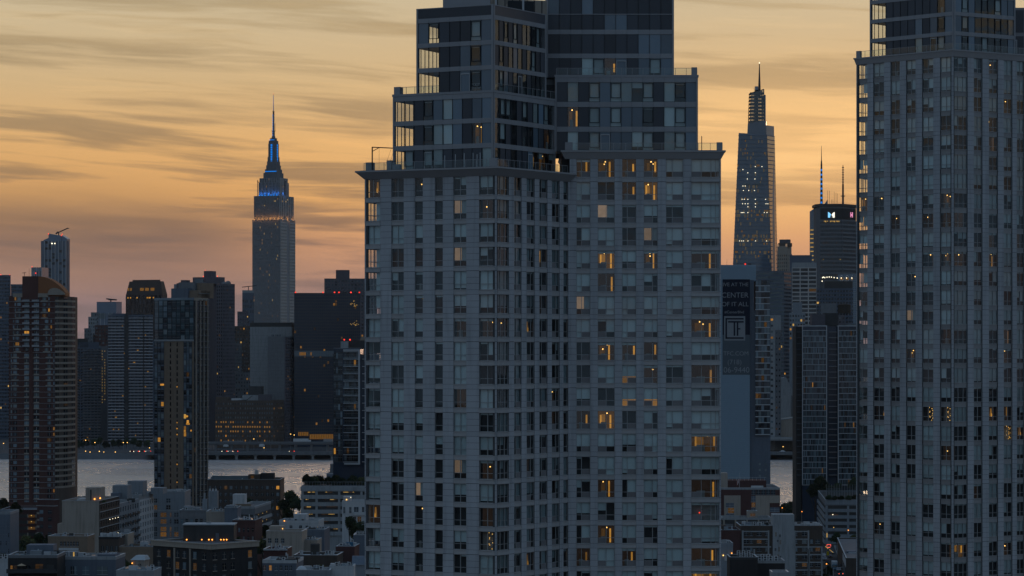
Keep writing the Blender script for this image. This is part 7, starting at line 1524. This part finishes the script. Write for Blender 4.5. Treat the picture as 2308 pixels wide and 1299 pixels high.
# people on the pavement
def person(label, loc, rz, cl):
    me = cached(('pers', cl), lambda: mkperson(cl)); o = place('person', me, None, loc, rz); o['label'] = label; o['category'] = 'person'
    hd = place('hair', cached('hair', lambda: MB().ball((0, .01, 1.68), .115, 0, 8, 6).mesh('hair', [M('cloth_dark')])), o)
def mkperson(cl):
    me = bpy.data.meshes.new('person')
    vs = [(0, 0, .95), (0, 0, 1.2), (0, 0, 1.42), (0, 0, 1.52), (0, -.01, 1.66), (.1, 0, .88), (.11, -.06, .48), (.11, .05, .06), (.11, -.1, .04), (-.1, 0, .88), (-.11, .08, .48), (-.11, .2, .08), (-.11, .06, .04), (.2, 0, 1.4), (.25, .04, 1.12), (.25, -.1, .9), (-.2, 0, 1.4), (-.25, .02, 1.12), (-.24, -.08, .9)]
    es_ = [(0, 1), (1, 2), (2, 3), (3, 4), (0, 5), (5, 6), (6, 7), (7, 8), (0, 9), (9, 10), (10, 11), (11, 12), (2, 13), (13, 14), (14, 15), (2, 16), (16, 17), (17, 18)]
    rs = [.15, .15, .16, .06, .1, .1, .07, .05, .04, .1, .07, .05, .04, .07, .05, .04, .07, .05, .04]
    me.from_pydata(vs, es_, []); o = bpy.data.objects.new('tmp', me); col.objects.link(o); md = o.modifiers.new('s', 'SKIN')
    for i, v in enumerate(me.skin_vertices[0].data if me.skin_vertices else []): v.radius = (rs[i], rs[i])
    if me.skin_vertices: me.skin_vertices[0].data[0].use_root = True
    o.modifiers.new('u', 'SUBSURF').levels = 1
    dg = bpy.context.evaluated_depsgraph_get(); out = bpy.data.meshes.new_from_object(o.evaluated_get(dg)); bpy.data.objects.remove(o)
    out.materials.clear(); out.materials.append(M(cl)); out.materials.append(M('skin'))
    for p_ in out.polygons: p_.material_index = 1 if p_.center.z > 1.54 or (p_.center.z < .95 and abs(p_.center.x) > .2) else 0
    return out
for k, (px, py, cl, lab) in enumerate([(1896, 1281, 'cloth_dark', 'person in dark clothes walking on the pavement by the loading doors'), (1910.5, 1287, 'cloth_blue', 'person in blue clothes standing by the white wall panel'), (1919.5, 1297, 'cloth_dark', 'person in dark clothes at the warehouse corner')]):
    x_, y_, _ = sp_(px, py); person(lab, (x_, y_, .15), R(20+k*90), cl)
# lamps
def lamp_mesh(h): return cached(('lp', h), lambda: MB().cyl(0, 0, 0, h, .11, .07, 6).bar((0, 0, h), (0, -1.4, h+.25), .05).mesh('pole', [M('metal_band')]))
def street_lamp(px, py, mt, label, hgt=9.0, r=.26, base=0.0, D_=None):
    D_ = D_ or (90-base-hgt)*F/(py-HY); o = thing('street_lamp', label, 'street lamp', (X(px, D_), D_+1.4, base), 0, 'street lamps')
    place('pole', lamp_mesh(hgt), o); place('lamp_head', cached(('lh', mt, r), lambda: MB().ball((0, 0, 0), r, 0, 8, 5, .8).mesh('lamp_head', [M(mt)])), o, (0, -1.4, hgt+.1))
for px, py, mt, lab in [(66, 1220, 'lamp_orange', 'orange street lamp among trees left of the cream party wall'), (33, 1228.5, 'lamp_orange', 'orange street lamp beside the slate building'), (650, 1155, 'lamp_orange', 'orange street lamp in front of the big tree by the garage'), (668, 1157.5, 'lamp_warm', 'warm street lamp at the white house roof'), (580, 1193, 'lamp_orange', 'orange street lamp at the deck garage corner'),
                        (1763, 1145.5, 'lamp_orange', 'orange street lamp right of the maroon school'), (1807.5, 1154, 'lamp_orange', 'orange street lamp before the dark garage flank'), (1912, 1196, 'lamp_orange', 'orange street lamp against the garage decks'), (1863, 1272, 'lamp_orange', 'orange street lamp above the street tree'), (1856.8, 1095.5, 'lamp_warm', 'warm street lamp at the tree before the glass towers'), (1904, 1092, 'lamp_white', 'white lamp with post on the garage terrace'), (1917.5, 1088, 'lamp_white', 'white lamp at the foot of the glass tower')]: street_lamp(px, py, mt, lab)
FARL = 'small warm lamp on the far river bank'
for px, py in [(8, 1000), (162, 1017.5), (172, 1019), (193, 1017.5), (203, 1019.5), (224, 1018), (234, 1019.5), (260, 1019.5), (337, 1010), (193, 993), (214, 998), (278, 998), (287, 998), (171, 999), (159, 975.5), (169, 975.5), (475, 999), (481, 1000), (488, 1000), (572, 990), (595, 1010), (655, 979), (663, 981), (548, 1000), (610, 1000), (1765, 1007.5), (1750, 1024), (1781, 1039)]:
    D_ = 2385 if py > 1004 else 2450; z_ = Z(py, D_); b0 = 3.0 if z_ > 4.5 else 0; street_lamp(px, py, 'lamp_warm', FARL, round(max(1.5, z_-b0), 1), .42, b0, D_)
# far vehicles
for k, (px, py, L_, Hh, mt, lab, D_, nm) in enumerate([(661, 998, 13, 2.9, 'car_white', 'white articulated truck on the far riverside road', 2424, 'truck'), (503, 1002.5, 17, 2.6, 'car_silver', 'long pale bus on the far riverside road', 2424, 'bus'), (584, 1008.5, 4.6, 1.9, 'car_white', 'white van on the far riverside road', 2415, 'van'), (503, 1008.5, 4.4, 1.5, 'car_white', 'small white car below the far bus', 2415, 'car'), (729, 997, 8, 2.2, 'car_silver', 'silver truck near the black glass slab', 2424, 'truck')]):
    z_ = Z(py, D_); o = thing(nm, lab, nm, (X(px, D_), D_, z_)); MB().box(0, L_, 0, 2.4, .5, .5+Hh).build('body', mt, o)
    if L_ > 6: MB().box(L_+.2, L_+2.2, .1, 2.3, .4, 2.3).build('cab', mt, o)
    else: MB().box(.6, L_-.9, .1, 2.3, .5+Hh, .9+Hh).build('roof', mt, o)
    for x_ in (.8, L_-1): MB().box(x_, x_+.8, -.05, .3, 0, .6).build('wheel', 'tyre', o)
    if nm == 'bus': MB().box(.5, 12, -.05, 0, 1.4, 2.2).build('window_strip', 'pane_dark', o); MB().box(12, 16.5, -.06, 0, 1.6, 2.2).build('lit_strip', 'lit_yellow', o)
for k, (px, py) in enumerate([(320, 1018.5), (334, 1018.5), (299, 1018.5), (506, 1021), (520, 1021), (658, 1024), (531, 1025), (308, 1019)]):
    D_ = 2356; o = thing('car', 'tiny car with red tail lamps on the far river road', 'car', (X(px, D_), D_-.5*k, 4.25), 0, 'cars on the far river road'); MB().box(-2.1, 2.1, 0, 1.7, .3, .95).box(-1.2, 1.3, .1, 1.6, .95, 1.45).build('body', ['car_dark', 'car_silver', 'car_red'][k % 3], o)
    for x_ in (-1.5, 1.1): MB().box(x_, x_+.6, -.04, .2, 0, .6).build('wheel', 'tyre', o)
    MB().ball((2.1, -.1, .75), .4, 0, 6, 4).build('tail_lamp', 'lamp_red', o); MB().ball((-2.0, -.1, .7), .28, 0, 6, 4).build('headlight', 'lamp_white', o)
cb = thing('car', 'pale car on the far road below the park deck', 'car', (X(1764, 2352), 2352, 4.25)); MB().box(-2.3, 2.3, 0, 1.7, .3, 1.0).box(-1.3, 1.4, .1, 1.6, 1.0, 1.6).build('body', 'car_white', cb)
for x_ in (-1.5, 1.1): MB().box(x_, x_+.6, -.04, .2, 0, .6).build('wheel', 'tyre', cb)
# trees
def crown_mesh(seed, n, mats, flat=.95, leaf=.095):
    rnd = random.Random(seed); m = MB(); cl = []
    for k in range(22):
        a_, e_ = rnd.uniform(0, 6.28), rnd.uniform(-.7, 1.4); r_ = rnd.uniform(.15, .70); cl.append((Vector((math.cos(a_)*math.cos(e_)*r_, math.sin(a_)*math.cos(e_)*r_, math.sin(e_)*r_*flat)), rnd.uniform(.26, .42), rnd.choice([0, 0, 1, 1, 2])))
    for k in range(n):
        c_, r_, mi = rnd.choice(cl); d_ = Vector((rnd.gauss(0, 1), rnd.gauss(0, 1), rnd.gauss(0, 1))).normalized()*r_*(rnd.random()**.4); p_ = c_+d_
        u = Vector((rnd.gauss(0, 1), rnd.gauss(0, 1), rnd.gauss(0, .6))).normalized(); w = u.orthogonal().normalized(); s_ = leaf*rnd.uniform(.6, 1.3)
        m.quad([p_-u*s_, p_+w*s_*.6, p_+u*s_, p_-w*s_*.6], mi if rnd.random() < .8 else rnd.randrange(3))
    return m.mesh('crown', mats)
CR = [crown_mesh(s_, 3200, ['leaf_dark', 'leaf_mid', 'leaf_dark']) for s_ in (1, 2)]+[crown_mesh(3, 3200, ['leaf_dark', 'leaf_yellow', 'leaf_mid'])]
def trunk_mesh():
    m = MB(); m.cyl(0, 0, 0, .62, .035, .022, 7); rnd = random.Random(4)
    for k in range(6): a_ = k*1.05; m.bar((0, 0, .42+.03*k), (.20*math.cos(a_), .20*math.sin(a_), .66+.03*k), .010)
    return m.mesh('trunk', [M('bark')])
TR = trunk_mesh()
def tree(px, py_top, wpx, D_, ci, label, base=0.0, cat='tree', name='leafy_tree', sq=1.0):
    zt = Z(py_top, D_); h = zt-base; r = wpx/2*D_/F; o = thing(name, label, cat, (X(px, D_), D_, base), random.random()*6)
    ch = min(h*.62, r*1.15*sq)
    c_ = place('crown', CR[ci], o, (0, 0, h-ch)); c_.scale = (r, r, ch); t_ = place('trunk', TR, o); t_.scale = (h*.55, h*.55, h)
    return o
for a_ in [(8, 1119, 42, 1440, 0, 'dark tree left of the brick tower foot'), (-12, 1130, 44, 1420, 1, 'dark tree at the left picture edge by the river'), (36, 1128, 40, 1300, 0, 'dark tree before the foot of the brick tower'), (70, 1135, 36, 1345, 1, 'dark tree behind the brick stair block'), (140, 1128, 34, 1440, 0, 'dark tree just right of the brick tower foot'), (158, 1117, 40, 1470, 1, 'dark riverside tree behind the cream party wall'), (178, 1116, 34, 1475, 0, 'dark riverside tree beside the cream roof cabin'), (186, 1122, 24, 1450, 2, 'smaller riverside tree behind the cream building roof'),
           (60, 1203, 50, 1120, 2, 'yellowish street tree below the brick garage'), (88, 1197, 52, 1140, 0, 'dark street tree before the brick stair block'), (118, 1200, 40, 1110, 1, 'dark street tree beside the long tan building'), (28, 1215, 44, 1090, 0, 'dark tree beside the slate building foot'), (5, 1205, 40, 1060, 2, 'yellow green tree at the left edge above white terrace'), (204, 1207, 28, 1020, 0, 'small dark tree right of the long tan building'), (10, 1240, 46, 900, 1, 'dark tree behind the dark house'),
           (276, 1254, 34, 830, 0, 'dark garden tree left of the tan cottage'), (290, 1266, 26, 815, 2, 'shrubby tree at the tan cottage wall'), (655, 1101, 52, 1255, 0, 'big dark tree between brown house and deck garage'), (640, 1120, 34, 1240, 1, 'dark tree beside the big tree by the brown house'), (668, 1118, 36, 1235, 1, 'dark tree close to the deck garage wall'), (650, 1140, 44, 1225, 2, 'yellowish tree under the big tree'), (598, 1180, 40, 1010, 0, 'dark tree beside the deck garage corner'), (590, 1212, 40, 960, 2, 'yellow green tree left of the tan stucco house'), (535, 1208, 34, 940, 2, 'yellow green tree before the small red brick house'),
           (790, 1160, 44, 990, 0, 'dark tree before the white modern house'), (813, 1170, 36, 985, 1, 'dark tree right of the white modern house'), (800, 1183, 40, 940, 0, 'dark lower tree by the blue grey shed'), (722, 1270, 46, 790, 2, 'yellow green tree at the low house with round cabin'), (700, 1278, 30, 780, 0, 'dark tree beside the low house terrace'), (757, 1266, 30, 800, 0, 'dark tree between low house and brick house'), (560, 1120, 34, 1180, 0, 'dark hedge tree on the deck garage roof'), (585, 1125, 34, 1200, 1, 'dark hedge tree behind the deck garage corner'), (605, 1126, 30, 1215, 0, 'dark tree between deck garage and brown house'),
           (1775, 1133, 34, 1480, 0, 'dark riverside tree right of the maroon school'), (1790, 1128, 30, 1490, 1, 'dark riverside tree at the glass tower foot'), (1760, 1142, 26, 1460, 2, 'small tree at the school corner'), (1850, 1068, 60, 1400, 0, 'large dark tree at the foot of the glass towers'), (1880, 1082, 44, 1395, 1, 'dark tree between the glass towers'), (1838, 1085, 40, 1380, 1, 'dark tree on the terrace left of the glass screen'), (1925, 1072, 40, 1390, 0, 'dark tree beside the right stone tower'), (1885, 1197, 32, 1255, 0, 'dark street tree before the garage decks'), (1925, 1203, 34, 1240, 2, 'dark street tree beside the right tower and garage'), (1868, 1272, 28, 1085, 2, 'yellow green street tree at the truck kerb'), (1858, 1290, 26, 1060, 0, 'dark street tree beside the brick apartment house')]: tree(*a_)
for k, (px, py, w_, ci) in enumerate([(1738, 991, 22, 0), (1752, 993, 22, 1), (1776, 994, 22, 0), (1791, 992, 20, 1)]): tree(px, py, w_, 2412, ci, ['dark tree on the park deck left of the assembly hall', 'round dark tree under the hall sculpture', 'round dark tree under the hall wall joint', 'dark tree right end of the park deck'][k], 14.4)
for k, px in enumerate(range(165, 345, 15)): tree(px, 983+(k*7) % 9, 22, 2470+(k % 3)*9, k % 2, 'dark tree along the far bank road', 3.0).__setitem__('group', 'trees along the far bank road')
for k, px in enumerate([692, 708, 724, 741, 758, 776, 795, 815, 832]):
    zb_ = garage_mid.h+.2; tree(px, 1066+(k*5) % 9, 36, 1170+(k % 3)*5, [0, 2, 1][k % 3], 'small bushy tree in a row on the parking garage roof', zb_).__setitem__('group', 'trees on the garage roof')
for k, px in enumerate([1868, 1882, 1897, 1912, 1927]):
    tree(px, 1114+(k*3) % 4, 22, 1291.2, 0, 'clipped hedge bush along the garage roof edge', garage_right.h, 'bush', 'hedge_bush', .7).__setitem__('group', 'hedge bushes on the garage roof edge')

for k, (px, py, w_) in enumerate([(-6, 1121, 40), (18, 1124, 44), (134, 1121, 44), (150, 1113, 46), (168, 1115, 44), (192, 1117, 40), (1768, 1131, 40), (1784, 1124, 40), (1799, 1126, 40)]):
    o = tree(px, py, w_, 1490+(k % 3)*6, k % 3, 'dark leafy tree in the row along the near river quay'); o['group'] = 'trees along the near quay'
# ================================================================ the evening haze over the city
m = MB(); m.box(-9600, 9600, -2600, 20600, -8, 470)
hz = m.build('haze', [], None, (0, 0, 0), 0, 'stuff')
hm = bpy.data.materials.new('haze'); hm.use_nodes = True; hm.node_tree.nodes.clear(); t = NT(hm.node_tree)
pv = t.n('ShaderNodeVolumePrincipled'); pv.inputs['Color'].default_value = (.80, .90, 1.0, 1); pv.inputs['Density'].default_value = HAZE; pv.inputs['Anisotropy'].default_value = .3
o = t.n('ShaderNodeOutputMaterial'); t.link(pv.outputs[0], o.inputs['Volume']); hz.data.materials.append(hm)
hm.cycles.homogeneous_volume = True
